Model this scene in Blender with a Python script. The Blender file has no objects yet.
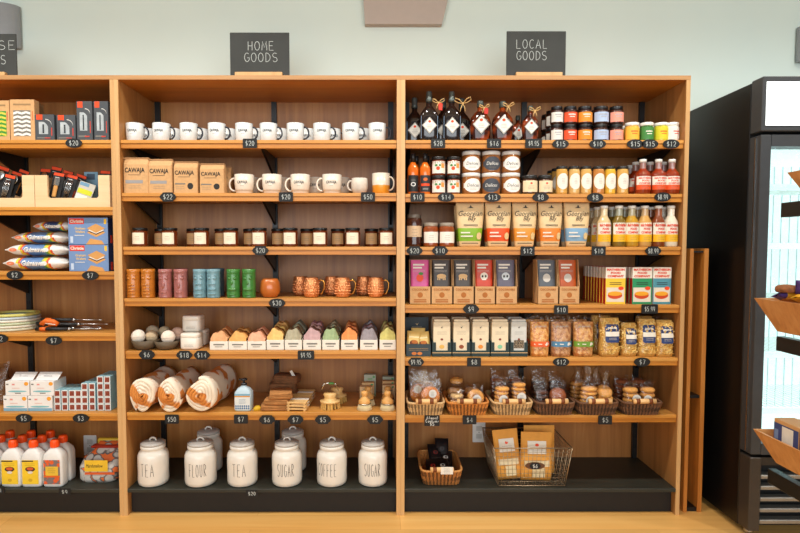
import bpy, bmesh, math, random
from mathutils import Vector, Matrix
from math import sin, cos, pi, tan, sqrt
random.seed(7)
SC = bpy.context.scene
COL = SC.collection
# ------------------------------------------------------------------ camera
F, PIT, YAW, CX, CZ, DIST = 560.0, 0.0500, 0.0019, -0.0859, 1.3098, 2.7014
PX0, PY0 = 383.43, 277.63     # principal point: the photograph is slightly off-centre
cd = bpy.data.cameras.new('camera'); cam = bpy.data.objects.new('camera', cd); COL.objects.link(cam)
cd.sensor_width = 36.0; cd.lens = F / 800 * 36.0; cd.shift_x = (400 - PX0) / 800; cd.shift_y = (PY0 - 266.5) / 800
cam.location = (CX, -DIST, CZ); cam.rotation_euler = (pi / 2 - PIT, 0, -YAW)
cd.clip_start = 0.05
SC.camera = cam
# ------------------------------------------------------------------ world, lamps, exposure
w = bpy.data.worlds.new('world'); SC.world = w; w.use_nodes = True
bg = w.node_tree.nodes['Background']; bg.inputs[0].default_value = (0.92, 0.97, 1.0, 1); bg.inputs[1].default_value = 0.19
SC.view_settings.view_transform = 'Standard'; SC.view_settings.look = 'None'
SC.view_settings.exposure = 0.08; SC.view_settings.gamma = 1.0; SC.view_settings.use_curve_mapping = False
SC.cycles.use_denoising = True
SC.cycles.max_bounces = 7; SC.cycles.transparent_max_bounces = 12
SC.cycles.caustics_reflective = False; SC.cycles.caustics_refractive = False
SC.cycles.sample_clamp_indirect = 4.0
def lamp(name, kind, loc, energy, rot=(0, 0, 0), color=(1, 1, 1), **k):
    l = bpy.data.lights.new(name, kind); l.energy = energy; l.color = color
    for a, b in k.items(): setattr(l, a, b)
    o = bpy.data.objects.new(name, l); COL.objects.link(o); o.location = loc; o.rotation_euler = rot
    return o
CEIL = 3.25
for i in range(7):      # row of ceiling spots in front of the shelving
    lamp('ceiling_spot', 'SPOT', (-3.1 + i * 1.03, -0.8, 2.95), 62, (math.radians(6), 0, 0), (1.0, 0.965, 0.91),
         spot_size=math.radians(142), spot_blend=1.0, shadow_soft_size=0.05)
lamp('front_fill_light', 'AREA', (0.0, -6.5, 1.9), 262, (math.radians(90), 0, 0), (0.9, 0.96, 1.0), shape='RECTANGLE', size=7.0, size_y=2.6)  # broad fill light added behind the camera to brighten the shelf fronts
# ------------------------------------------------------------------ pixel / world helpers (800 x 533 picture)
def X(px, y, z=1.3):
    u = (px - PX0) / F; s, c = sin(YAW), cos(YAW); sp, cp = sin(PIT), cos(PIT); dy = y + DIST; dz = z - CZ
    return CX + (dy * s + u * (dy * c * cp - dz * sp)) / (c - u * s * cp)
def Z(py, y):
    v = (PY0 - py) / F; sp, cp = sin(PIT), cos(PIT); yv = y + DIST
    return CZ + yv * (v * cp - sp) / (cp + v * sp)
# ------------------------------------------------------------------ materials
def lin(c):
    return tuple(((v / 255) / 12.92 if v / 255 <= 0.04045 else ((v / 255 + 0.055) / 1.055) ** 2.4) for v in c[:3]) + (1,)
_M = {}
def pm(rgb, rough=0.5, metal=0.0, var=0.05, scale=30.0, coat=0.0, trans=0.0, bump=0.0, alpha=1.0, emit=0.0, spec=0.5, ior=1.45):
    k = (rgb, rough, metal, var, scale, coat, trans, bump, alpha, emit, spec)
    if k in _M: return _M[k]
    m = bpy.data.materials.new('paint_%02x%02x%02x' % tuple(int(v) for v in rgb)); m.use_nodes = True
    N, L = m.node_tree.nodes, m.node_tree.links; b = N['Principled BSDF']
    b.inputs['Roughness'].default_value = rough; b.inputs['Metallic'].default_value = metal
    b.inputs['Coat Weight'].default_value = coat; b.inputs['Transmission Weight'].default_value = trans
    b.inputs['Specular IOR Level'].default_value = spec; b.inputs['IOR'].default_value = ior
    b.inputs['Alpha'].default_value = alpha
    c = lin(rgb)
    if emit:
        b.inputs['Emission Color'].default_value = c; b.inputs['Emission Strength'].default_value = emit
    tc = N.new('ShaderNodeTexCoord'); n = N.new('ShaderNodeTexNoise'); n.inputs['Scale'].default_value = scale; n.inputs['Detail'].default_value = 3
    L.new(tc.outputs['Object'], n.inputs['Vector'])
    r = N.new('ShaderNodeValToRGB'); r.color_ramp.elements[0].position = 0.3; r.color_ramp.elements[1].position = 0.7
    r.color_ramp.elements[0].color = tuple(v * (1 - var) for v in c[:3]) + (1,)
    r.color_ramp.elements[1].color = tuple(min(1, v * (1 + var)) for v in c[:3]) + (1,)
    L.new(n.outputs['Fac'], r.inputs['Fac']); L.new(r.outputs['Color'], b.inputs['Base Color'])
    if bump:
        bn = N.new('ShaderNodeBump'); bn.inputs['Strength'].default_value = bump; bn.inputs['Distance'].default_value = 0.01
        L.new(n.outputs['Fac'], bn.inputs['Height']); L.new(bn.outputs['Normal'], b.inputs['Normal'])
    _M[k] = m; return m
def wood(name, lo, mid, hi, axis='Z', rough=0.42, freq=26.0, ramp=(0.28, 0.5, 0.74), planks=0.0, bump=0.05):
    k = ('wood', name)
    if k in _M: return _M[k]
    m = bpy.data.materials.new(name); m.use_nodes = True
    N, L = m.node_tree.nodes, m.node_tree.links; b = N['Principled BSDF']; b.inputs['Roughness'].default_value = rough
    tc = N.new('ShaderNodeTexCoord'); mp = N.new('ShaderNodeMapping')
    sc = [freq, freq, freq]; sc['XYZ'.index(axis)] = freq * 0.045
    mp.inputs['Scale'].default_value = sc
    L.new(tc.outputs['Object'], mp.inputs['Vector'])
    n1 = N.new('ShaderNodeTexNoise'); n1.inputs['Scale'].default_value = 1.0; n1.inputs['Detail'].default_value = 7; n1.inputs['Roughness'].default_value = 0.62; n1.inputs['Distortion'].default_value = 0.6
    L.new(mp.outputs['Vector'], n1.inputs['Vector'])
    n2 = N.new('ShaderNodeTexNoise'); n2.inputs['Scale'].default_value = 0.22; n2.inputs['Detail'].default_value = 3
    L.new(mp.outputs['Vector'], n2.inputs['Vector'])
    mx = N.new('ShaderNodeMix'); mx.data_type = 'FLOAT'; mx.inputs[0].default_value = 0.42
    L.new(n1.outputs['Fac'], mx.inputs[2]); L.new(n2.outputs['Fac'], mx.inputs[3])
    r = N.new('ShaderNodeValToRGB'); e = r.color_ramp.elements
    e[0].position = ramp[0]; e[0].color = lin(lo); e[1].position = ramp[2]; e[1].color = lin(hi)
    x = e.new(ramp[1]); x.color = lin(mid)
    L.new(mx.outputs[0], r.inputs['Fac'])
    out = r.outputs['Color']
    if planks:
        br = N.new('ShaderNodeTexBrick'); br.offset = 0.37; br.inputs['Scale'].default_value = 1.0
        br.inputs['Brick Width'].default_value = 1.9; br.inputs['Row Height'].default_value = planks; br.inputs['Mortar Size'].default_value = 0.0012
        br.inputs['Color1'].default_value = (1, 1, 1, 1); br.inputs['Color2'].default_value = (0.84, 0.82, 0.8, 1); br.inputs['Mortar'].default_value = (0.72, 0.64, 0.55, 1)
        L.new(tc.outputs['Object'], br.inputs['Vector'])
        mm = N.new('ShaderNodeMix'); mm.data_type = 'RGBA'; mm.blend_type = 'MULTIPLY'; mm.inputs[0].default_value = 1.0
        L.new(out, mm.inputs[6]); L.new(br.outputs['Color'], mm.inputs[7]); out = mm.outputs[2]
    L.new(out, b.inputs['Base Color'])
    bn = N.new('ShaderNodeBump'); bn.inputs['Strength'].default_value = bump; bn.inputs['Distance'].default_value = 0.004
    L.new(n1.outputs['Fac'], bn.inputs['Height']); L.new(bn.outputs['Normal'], b.inputs['Normal'])
    _M[k] = m; return m
def patches(name, c1, c2, scale, thr=0.5, rough=0.9, c3=None, kind='NOISE', soft=0.02, stretch=(1, 1, 1)):
    k = ('patch', name)
    if k in _M: return _M[k]
    m = bpy.data.materials.new(name); m.use_nodes = True
    N, L = m.node_tree.nodes, m.node_tree.links; b = N['Principled BSDF']; b.inputs['Roughness'].default_value = rough
    tc = N.new('ShaderNodeTexCoord'); mp = N.new('ShaderNodeMapping'); mp.inputs['Scale'].default_value = stretch
    L.new(tc.outputs['Object'], mp.inputs['Vector'])
    if kind == 'NOISE':
        n = N.new('ShaderNodeTexNoise'); n.inputs['Scale'].default_value = scale; n.inputs['Detail'].default_value = 1.5; o = n.outputs['Fac']
    else:
        n = N.new('ShaderNodeTexVoronoi'); n.inputs['Scale'].default_value = scale; o = n.outputs['Distance']
    L.new(mp.outputs['Vector'], n.inputs['Vector'])
    r = N.new('ShaderNodeValToRGB'); e = r.color_ramp.elements
    e[0].position = thr - soft; e[0].color = lin(c1); e[1].position = thr + soft; e[1].color = lin(c2)
    if c3: x = e.new(min(0.98, thr + 0.1)); x.color = lin(c2); y = e.new(min(0.99, thr + 0.13)); y.color = lin(c3)
    L.new(o, r.inputs['Fac']); L.new(r.outputs['Color'], b.inputs['Base Color'])
    _M[k] = m; return m
def film(name, tint, opacity=0.25, rough=0.12):
    k = ('film', name)
    if k in _M: return _M[k]
    m = bpy.data.materials.new(name); m.use_nodes = True
    N, L = m.node_tree.nodes, m.node_tree.links
    for n in list(N): N.remove(n)
    o = N.new('ShaderNodeOutputMaterial'); t = N.new('ShaderNodeBsdfTransparent'); g = N.new('ShaderNodeBsdfGlossy'); mx = N.new('ShaderNodeMixShader')
    t.inputs[0].default_value = lin(tint); g.inputs[0].default_value = (0.9, 0.9, 0.9, 1); g.inputs['Roughness'].default_value = rough
    tc = N.new('ShaderNodeTexCoord'); ns = N.new('ShaderNodeTexNoise'); ns.inputs['Scale'].default_value = 45; ns.inputs['Detail'].default_value = 3
    L.new(tc.outputs['Object'], ns.inputs['Vector'])
    r = N.new('ShaderNodeMapRange'); r.inputs[1].default_value = 0.35; r.inputs[2].default_value = 0.7
    r.inputs[3].default_value = opacity * 0.4; r.inputs[4].default_value = opacity * 1.6
    L.new(ns.outputs['Fac'], r.inputs[0]); L.new(r.outputs[0], mx.inputs[0])
    bn = N.new('ShaderNodeBump'); bn.inputs['Strength'].default_value = 0.6; bn.inputs['Distance'].default_value = 0.01
    L.new(ns.outputs['Fac'], bn.inputs['Height']); L.new(bn.outputs['Normal'], g.inputs['Normal'])
    L.new(t.outputs[0], mx.inputs[1]); L.new(g.outputs[0], mx.inputs[2]); L.new(mx.outputs[0], o.inputs[0])
    _M[k] = m; return m
# ------------------------------------------------------------------ surfaces for printed labels
def flat(y0): return lambda x, z, o: (x, y0 - o, z)
def cyl(R, cy=0.0): return lambda x, z, o: ((R + o) * sin(x / R), cy - (R + o) * cos(x / R), z)
def prof_surf(pr, n=2.0):
    def f(x, z, o):
        R = pr[-1][0]
        for (r0, z0), (r1, z1) in zip(pr, pr[1:]):
            if z0 <= z <= z1 and z1 > z0: R = r0 + (r1 - r0) * (z - z0) / (z1 - z0); break
        if n == 2.0: return ((R + o) * sin(x / R), -(R + o) * cos(x / R), z)
        xx = max(-R, min(R, x)); return (xx, -R * (1 - abs(xx / R) ** n) ** (1 / n) - o, z)
    return f
# ------------------------------------------------------------------ lettering
_T = {}
def glyphs(s, bold=0.0, shear=0.0, space=1.0):
    k = (s, bold, shear, space)
    if k not in _T:
        cu = bpy.data.curves.new('lettering', 'FONT'); cu.body = s; cu.size = 1.0; cu.offset = bold; cu.shear = shear; cu.space_character = space
        cu.resolution_u = 2
        o = bpy.data.objects.new('lettering', cu); COL.objects.link(o)
        dg = bpy.context.evaluated_depsgraph_get(); ev = o.evaluated_get(dg); me = ev.to_mesh()
        vs = [(v.co.x, v.co.y) for v in me.vertices]; fs = [tuple(p.vertices) for p in me.polygons]
        ev.to_mesh_clear(); bpy.data.objects.remove(o); bpy.data.curves.remove(cu)
        x0 = min(v[0] for v in vs); x1 = max(v[0] for v in vs); y0 = min(v[1] for v in vs); y1 = max(v[1] for v in vs)
        _T[k] = ([(v[0] - (x0 + x1) / 2, v[1] - (y0 + y1) / 2) for v in vs], fs, x1 - x0, y1 - y0)
    return _T[k]
def arc(cx, cy, rx, ry, a0, a1, n=8):
    return [(cx + rx * cos(math.radians(a0 + (a1 - a0) * i / n)), cy + ry * sin(math.radians(a0 + (a1 - a0) * i / n))) for i in range(n + 1)]
CH = {  # hand-drawn capitals, each in a 0.6 x 1 cell
 '0': [arc(.3, .5, .24, .5, 90, 450, 12)], 'O': [arc(.3, .5, .27, .5, 90, 450, 12)],
 '1': [[(.12, .8), (.32, 1), (.32, 0)]], '2': [arc(.3, .72, .24, .28, 170, -40, 8) + [(.06, 0), (.56, 0)]],
 '3': [arc(.28, .75, .22, .25, 160, -90, 8) + arc(.28, .25, .26, .25, 90, -160, 8)],
 '4': [[(.44, 0), (.44, 1), (.06, .32), (.58, .32)]], '5': [[(.52, 1), (.14, 1), (.1, .55)] + arc(.28, .3, .26, .3, 110, -150, 8)],
 '6': [[(.45, 1), (.2, .6)] + arc(.3, .28, .23, .28, 160, 520, 10)], '7': [[(.06, 1), (.54, 1), (.22, 0)]],
 '8': [arc(.3, .75, .2, .25, -90, 270, 10), arc(.3, .25, .25, .25, 90, 450, 10)], '9': [arc(.28, .7, .22, .3, 0, 360, 10) + [(.46, .3), (.4, 0)]],
 '$': [arc(.3, .7, .22, .2, 40, 270, 8) + arc(.3, .3, .22, .2, 90, -140, 8), [(.3, 1.1), (.3, -.1)]], '.': [[(.25, 0), (.32, .05)]],
 'A': [[(.02, 0), (.3, 1), (.58, 0)], [(.13, .36), (.47, .36)]], 'C': [arc(.34, .5, .28, .5, 50, 310, 9)],
 'D': [[(.08, 0), (.08, 1)] + arc(.12, .5, .44, .5, 90, -90, 9) + [(.08, 0)]], 'E': [[(.52, 1), (.08, 1), (.08, 0), (.54, 0)], [(.08, .52), (.44, .52)]],
 'F': [[(.52, 1), (.08, 1), (.08, 0)], [(.08, .52), (.44, .52)]], 'G': [arc(.34, .5, .28, .5, 50, 330, 9) + [(.6, .45), (.36, .45)]],
 'H': [[(.08, 0), (.08, 1)], [(.52, 0), (.52, 1)], [(.08, .5), (.52, .5)]], 'L': [[(.1, 1), (.1, 0), (.54, 0)]],
 'M': [[(.04, 0), (.1, 1), (.32, .3), (.54, 1), (.6, 0)]], 'R': [[(.08, 0), (.08, 1)] + arc(.1, .75, .4, .25, 90, -90, 7) + [(.08, .5), (.55, 0)]],
 'S': [arc(.3, .75, .24, .25, 40, 270, 8) + arc(.3, .25, .25, .25, 90, -150, 8)], 'T': [[(.3, 0), (.3, 1)], [(.02, 1), (.58, 1)]],
 'U': [[(.08, 1), (.08, .3)] + arc(.3, .28, .22, .28, 180, 360, 7) + [(.52, 1)]], ' ': [],
 'l': [[(.2, 1), (.2, 0)]], 'm': [[(.05, 0), (.05, .5), (.2, .5), (.25, 0)], [(.25, .4), (.4, .5), (.48, 0)]], 'o': [arc(.25, .25, .2, .25, 90, 450, 8)],
 'n': [[(.08, 0), (.08, .5)], [(.08, .4), (.3, .5), (.4, 0)]], 'd': [arc(.22, .25, .2, .25, 0, 360, 8), [(.42, 1), (.42, 0)]],
 'i': [[(.2, .5), (.2, 0)]], 'e': [[(.06, .27), (.42, .27)] + arc(.24, .25, .2, .25, 0, 310, 8)], 's': [[(.38, .45), (.12, .4), (.36, .15), (.08, .03)]],
 'k': [[(.08, 1), (.08, 0)], [(.36, .5), (.08, .25), (.4, 0)]],
}
# ------------------------------------------------------------------ mesh collector
class MB:
    def __init__(s): s.v = []; s.f = []; s.fm = []; s.fs = []; s.mats = []
    def mi(s, m):
        if m not in s.mats: s.mats.append(m)
        return s.mats.index(m)
    def add(s, vs, fs, mat, smooth=False, M=None):
        o = len(s.v)
        s.v += [tuple(M @ Vector(v)) for v in vs] if M is not None else [tuple(v) for v in vs]
        ml = mat if isinstance(mat, list) else None
        i = None if ml else s.mi(mat)
        for k, f in enumerate(fs):
            s.f.append(tuple(a + o for a in f)); s.fm.append(s.mi(ml[k]) if ml else i); s.fs.append(smooth)
        return s
    def box(s, x0, x1, y0, y1, z0, z1, mat, bev=0.0, M=None, seg=1):
        if bev <= 0:
            vs = [(x0, y0, z0), (x1, y0, z0), (x1, y1, z0), (x0, y1, z0), (x0, y0, z1), (x1, y0, z1), (x1, y1, z1), (x0, y1, z1)]
            return s.add(vs, [(3, 2, 1, 0), (4, 5, 6, 7), (0, 1, 5, 4), (1, 2, 6, 5), (2, 3, 7, 6), (3, 0, 4, 7)], mat, False, M)
        bm = bmesh.new(); bmesh.ops.create_cube(bm, size=1.0)
        for v in bm.verts: v.co = Vector(((x0 + x1) / 2 + v.co.x * (x1 - x0), (y0 + y1) / 2 + v.co.y * (y1 - y0), (z0 + z1) / 2 + v.co.z * (z1 - z0)))
        bmesh.ops.bevel(bm, geom=bm.edges[:], offset=bev, segments=seg, profile=0.6, affect='EDGES')
        bm.verts.index_update()
        s.add([v.co[:] for v in bm.verts], [tuple(v.index for v in f.verts) for f in bm.faces], mat, seg > 1, M); bm.free(); return s
    def loft(s, secs, mat, n=24, smooth=True, cap0=True, cap1=True, M=None):
        # secs: (z, half-width, half-depth, exponent[, ox, oy])
        vs = []; fs = []
        for q in secs:
            z, a, b, e = q[:4]; ox, oy = (q[4], q[5]) if len(q) > 4 else (0, 0)
            for i in range(n):
                t = 2 * pi * i / n; c, d = cos(t), sin(t)
                vs.append((ox + a * math.copysign(abs(c) ** (2 / e), c), oy + b * math.copysign(abs(d) ** (2 / e), d), z))
        for k in range(len(secs) - 1):
            for i in range(n):
                j = (i + 1) % n; fs.append((k * n + i, k * n + j, (k + 1) * n + j, (k + 1) * n + i))
        if cap0: fs.append(tuple(reversed(range(n))))
        if cap1: fs.append(tuple(range((len(secs) - 1) * n, len(secs) * n)))
        return s.add(vs, fs, mat, smooth, M)
    def lathe(s, pr, mat, n=24, e=2.0, M=None, ox=0, oy=0, smooth=True, cap0=True, cap1=True):
        return s.loft([(z, max(r, 1e-5), max(r, 1e-5), e, ox, oy) for r, z in pr], mat, n, smooth, cap0, cap1, M)
    def tube(s, pts, r, mat, n=6, closed=False, smooth=True, M=None):
        P = [Vector(p) for p in pts]; vs = []; fs = []; m = len(P); up = None
        for k in range(m):
            d = (P[(k + 1) % m] - P[k - 1]) if closed else (P[min(k + 1, m - 1)] - P[max(k - 1, 0)])
            d.normalize()
            if up is None: up = Vector((0, 0, 1)) if abs(d.z) < 0.9 else Vector((1, 0, 0))
            a = d.cross(up); a.normalize(); b = a.cross(d); up = b.copy()
            rr = r[k] if isinstance(r, (list, tuple)) else r
            for i in range(n):
                t = 2 * pi * i / n; vs.append(tuple(P[k] + a * (rr * cos(t)) + b * (rr * sin(t))))
        for k in range(m if closed else m - 1):
            for i in range(n):
                j = (i + 1) % n; q = (k + 1) % m; fs.append((k * n + i, k * n + j, q * n + j, q * n + i))
        if not closed: fs.append(tuple(reversed(range(n)))); fs.append(tuple(range((m - 1) * n, m * n)))
        return s.add(vs, fs, mat, smooth, M)
    def prism(s, poly, y0, y1, mat, M=None, smooth=False):   # poly in x, z (counter-clockwise seen from -y)
        n = len(poly); vs = [(x, y0, z) for x, z in poly] + [(x, y1, z) for x, z in poly]
        fs = [tuple(range(n)), tuple(reversed(range(n, 2 * n)))] + [((i + 1) % n, i, i + n, (i + 1) % n + n) for i in range(n)]
        return s.add(vs, fs, mat, smooth, M)
    def ball(s, c, r, mat, sx=1, sy=1, sz=1, n=14, m=9, jit=0.0, M=None):
        vs = []; fs = []
        rnd = random.Random(int((c[0] * 977 + c[1] * 3571 + c[2] * 7919) * 1000))
        for k in range(m + 1):
            a = pi * k / m
            for i in range(n):
                t = 2 * pi * i / n; q = r * (1 + (rnd.uniform(-jit, jit) if 0 < k < m else 0))
                vs.append((c[0] + q * sx * sin(a) * cos(t), c[1] + q * sy * sin(a) * sin(t), c[2] - q * sz * cos(a)))
        for k in range(m):
            for i in range(n): j = (i + 1) % n; fs.append((k * n + i, k * n + j, (k + 1) * n + j, (k + 1) * n + i))
        return s.add(vs, fs, mat, True, M)
    def strip(s, cols, mat, surf, off=0.0006, nz=1, M=None):   # cols: (x, zlo, zhi)
        vs = []; fs = []
        for x, a, b in cols:
            for k in range(nz + 1): vs.append(surf(x, a + (b - a) * k / nz, off))
        for i in range(len(cols) - 1):
            for k in range(nz): p = i * (nz + 1) + k; q = p + nz + 1; fs.append((p, q, q + 1, p + 1))
        return s.add(vs, fs, mat, True, M)
    def rect(s, x0, x1, z0, z1, mat, surf, off=0.0006, n=1, nz=1, M=None):
        return s.strip([(x0 + (x1 - x0) * i / n, z0, z1) for i in range(n + 1)], mat, surf, off, nz, M)
    def oval(s, cx, cz, rx, rz, mat, surf, off=0.0006, n=12, nz=1, M=None):
        return s.strip([(cx - rx * cos(pi * i / n), cz - rz * sin(pi * i / n), cz + rz * sin(pi * i / n)) for i in range(n + 1)], mat, surf, off, nz, M)
    def diamond(s, cx, cz, rx, rz, mat, surf, off=0.0006, M=None):
        return s.strip([(cx + rx * t, cz - rz * (1 - abs(t)), cz + rz * (1 - abs(t))) for t in (-1, -.5, 0, .5, 1)], mat, surf, off, 1, M)
    def text(s, t, cx, cz, w, h, mat, surf, off=0.0012, bold=0.0, shear=0.0, space=1.0, M=None):
        vs, fs, W, H = glyphs(t, bold, shear, space); kx = w / W if w else h / H; kz = h / H if h else kx
        if not w: kx = kz
        return s.add([surf(cx + a * kx, cz + b * kz, off) for a, b in vs], fs, mat, False, M)
    def chalk(s, t, cx, cz, h, mat, surf, th=None, kx=1.0, off=0.0008, gap=0.18, w=None, M=None):
        th = th or h * 0.09
        adv = [0.3 if c == '.' else 0.45 if c.islower() else 0.6 for c in t]
        tot = sum(adv) + gap * (len(t) - 1)
        if w: kx = w / (tot * h)
        x = -tot / 2
        for c, a in zip(t, adv):
            for st in CH[c]:
                P = [(cx + (x + p[0]) * h * kx, cz + (p[1] - 0.5) * h) for p in st]
                Q = []
                for p, q in zip(P, P[1:]):
                    k = max(1, int(math.hypot(q[0] - p[0], q[1] - p[1]) / 0.02))
                    Q += [(p[0] + (q[0] - p[0]) * i / k, p[1] + (q[1] - p[1]) * i / k) for i in range(k)]
                Q.append(P[-1]); vs = []; fs = []
                for i, p in enumerate(Q):
                    a0 = Q[max(i - 1, 0)]; a1 = Q[min(i + 1, len(Q) - 1)]; dx, dz = a1[0] - a0[0], a1[1] - a0[1]; l = math.hypot(dx, dz) or 1
                    nx, nz = -dz / l * th / 2, dx / l * th / 2
                    vs.append(surf(p[0] + nx, p[1] + nz, off)); vs.append(surf(p[0] - nx, p[1] - nz, off))
                for i in range(len(Q) - 1): fs.append((2 * i, 2 * i + 1, 2 * i + 3, 2 * i + 2))
                s.add(vs, fs, mat, False, M)
            x += a + gap
        return s
    def pouch(s, W, D, H, mat, wz=None, dz=None, p=2.6, nu=14, nz=12, wr=0.0, matf=None, M=None):
        # pillow-shaped bag; returns the front surface for printing
        wz = wz or (lambda t: 1.0); dz = dz or (lambda t: (1 - t ** 2.4) * 0.97 + 0.03)
        def half(x, z):
            t = max(0, min(1, z / H)); hw = W / 2 * wz(t); u = min(1.0, abs(x) / hw)
            q = (1 - u ** p) ** (1 / p) if u < 1 else 0
            return D / 2 * dz(t) * q + wr * sin(x * 190 + z * 70) * cos(z * 150 - x * 60) * q
        surf = lambda x, z, o: (x, -half(x, z) - o, z)
        vs = []; fs = []; mats = []
        for sgn in (-1, 1):
            base = len(vs)
            for k in range(nz + 1):
                z = H * k / nz; hw = W / 2 * wz(k / nz)
                for i in range(nu + 1):
                    u = sin((i / nu - 0.5) * pi); x = hw * u; vs.append((x, sgn * half(x, z) + (0.0 if abs(u) < 1 else 0), z))
            for k in range(nz):
                for i in range(nu):
                    a = base + k * (nu + 1) + i; q = (a, a + 1, a + nu + 2, a + nu + 1)
                    fs.append(q if sgn < 0 else tuple(reversed(q)))
                    xm = (vs[a][0] + vs[a + 1][0]) / 2; zm = H * (k + 0.5) / nz
                    mats.append(matf(xm, zm, sgn) if matf else mat)
        n1 = (nu + 1) * (nz + 1)
        fs.append(tuple(range(nu, -1, -1)) + tuple(range(n1, n1 + nu + 1))); mats.append(mat)
        s.add(vs, fs, mats, True, M); return surf
    def mesh(s, name):
        me = bpy.data.meshes.new(name); me.from_pydata(s.v, [], s.f)
        for m in s.mats: me.materials.append(m)
        me.polygons.foreach_set('material_index', s.fm); me.polygons.foreach_set('use_smooth', s.fs); me.update()
        return me
# ------------------------------------------------------------------ objects, parts, tags
def link(name, data, parent=None):
    o = bpy.data.objects.new(name, data); COL.objects.link(o)
    if parent: o.parent = parent
    return o
def tag(o, label, cat, group=None, kind=None):
    o['label'] = label; o['category'] = cat
    if group: o['group'] = group
    if kind: o['kind'] = kind
    return o
def structure(name, mb):
    o = link(name, mb.mesh(name)); o['kind'] = 'structure'; return o
def part(parent, name, mb, loc=None, rz=0):
    lab = None
    if '|' in name: name, lab = name.split('|')
    o = link(name, mb.mesh(name) if isinstance(mb, MB) else mb, parent)
    if lab: o['label'] = lab
    if loc: o.location = loc
    if rz: o.rotation_euler = (0, 0, rz)
    return o
_P = {}
def tpl(key, fn):          # one template per kind: [(part, mesh, [(sub-part, mesh)])] or a single mesh
    if key not in _P:
        r = fn(); _P[key] = [(a[0], a[1].mesh(a[0].split('|')[0]), [(n, m.mesh(n)) for n, m in (a[2] if len(a) > 2 else [])]) for a in r]
    return _P[key]
def inst(t, name, label, cat, x, y, z, rz=0.0, group=None, tilt=None, scale=None):
    if len(t) == 1 and not t[0][2]:
        o = link(name, t[0][1])
    else:
        o = link(name, None); o.empty_display_size = 0.02
        for pn, me, subs in t:
            c = part(o, pn, me)
            for sn, sm in subs: part(c, sn, sm)
    o.location = (x, y, z); o.rotation_euler = tilt if tilt else (0, 0, rz)
    if scale: o.scale = scale
    return tag(o, label, cat, group)
def cl(x, half, bay):   # keep a thing clear of its bay's side panels
    return min(max(x, BX[bay][0] + TP + half + 0.0015), BX[bay][1] - TP - half - 0.0015)
ORD = ['first', 'second', 'third', 'fourth', 'fifth', 'sixth', 'seventh', 'eighth', 'ninth', 'tenth', 'eleventh', 'twelfth']
# ------------------------------------------------------------------ shared paints
WHITE = pm((236, 234, 228), 0.35); PAPER = pm((232, 226, 212), 0.7); BLACK = pm((22, 22, 22), 0.45); CHARC = pm((42, 42, 42), 0.55)
KRAFT = pm((190, 142, 92), 0.8, var=0.08, scale=90); KRAFT2 = pm((202, 158, 108), 0.8, var=0.07, scale=90); INK = pm((40, 36, 32), 0.7)
CHALK = pm((215, 215, 208), 0.9); ORANGE = pm((232, 72, 22), 0.5); TAGB = pm((17, 18, 18), 0.6)
STEEL = pm((190, 190, 188), 0.25, 1.0); RED = pm((205, 50, 28), 0.45); YEL = pm((238, 190, 40), 0.5); GREYL = pm((120, 116, 108), 0.7)
TAN = pm((205, 170, 120), 0.6); MINT = pm((130, 190, 160), 0.6)
OAKV = wood('oak_panel_upright', (134, 86, 42), (176, 122, 66), (198, 148, 90), 'Z')
OAKH = wood('oak_board_level', (168, 108, 44), (204, 142, 66), (220, 166, 92), 'X', freq=34)
OAKE = wood('oak_edge_upright', (182, 136, 82), (204, 160, 104), (216, 178, 124), 'Z', freq=50)
OAKEH = wood('oak_edge_level', (184, 132, 68), (210, 160, 88), (222, 178, 112), 'X', freq=50)
OAKL = wood('oak_lip_level', (160, 96, 24), (194, 124, 36), (208, 146, 56), 'X', freq=50)
OAKN = wood('oak_nosing_level', (170, 110, 40), (202, 138, 56), (214, 160, 80), 'X', freq=50)
OAKTE = wood('oak_top_edge_dimmed', (152, 108, 62), (178, 132, 82), (192, 148, 98), 'X', freq=50)  # darkened copy of the edge oak, evening out the nearby spots' light
OAKT = wood('oak_underside_bounce', (150, 84, 20), (186, 110, 28), (200, 130, 46), 'X', freq=30)  # warm light bounced off the wood is painted into this oak
BACKP = wood('back_panel_plywood', (116, 68, 28), (164, 106, 50), (192, 138, 78), 'Z', freq=22)  # plywood tone darkened to carry the shade inside the shelves
PALE = wood('pale_pine', (214, 178, 128), (228, 198, 152), (236, 212, 172), 'X', freq=40)
PALEV = wood('pale_beech', (206, 158, 92), (222, 178, 112), (232, 196, 136), 'Z', freq=60)
BAMB = wood('bamboo_tray', (172, 112, 58), (204, 146, 88), (222, 170, 112), 'Z', freq=45, rough=0.4)
DOWEL = wood('dowel_wood', (214, 160, 96), (228, 180, 118), (236, 198, 142), 'X', freq=40)
BLK = pm((14, 14, 14), 0.4)
DECK = pm((42, 43, 35), 0.5, var=0.15, scale=12); PLINTH = pm((25, 21, 17), 0.6, var=0.1)
# ================================================================== setting
b = MB(); b.box(-4.2, 4.2, -7.0, 0.62, -0.1, 0.0, wood('floor_planks', (208, 146, 70), (236, 180, 100), (246, 200, 126), 'X', freq=16, planks=0.14, rough=0.38))
structure('floor', b)
b = MB(); b.box(-4.2, 4.2, 0.46, 0.62, 0.0, CEIL, pm((224, 238, 229), 0.75, var=0.02, scale=2)); structure('wall_back', b)
b = MB(); b.box(-4.2, 4.2, -4.2, 0.62, CEIL, CEIL + 0.1, pm((205, 206, 200), 0.8, var=0.02)); structure('ceiling', b)
H = 2.1357; TP = 0.02; BD = 0.418
ROWS = [[140, 207, 271.6, 333, 413], [140, 193, 246.7, 298.3, 351, 412.4], [140, 193.8, 246.8, 305, 357.9, 415]]
SZ = [[Z(p, 0.008) for p in r] + [Z(488.6, 0.0)] for r in ROWS]
BX = [(-2.74, -1.36), (-1.36, 0.003), (0.003, 1.38)]
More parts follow.
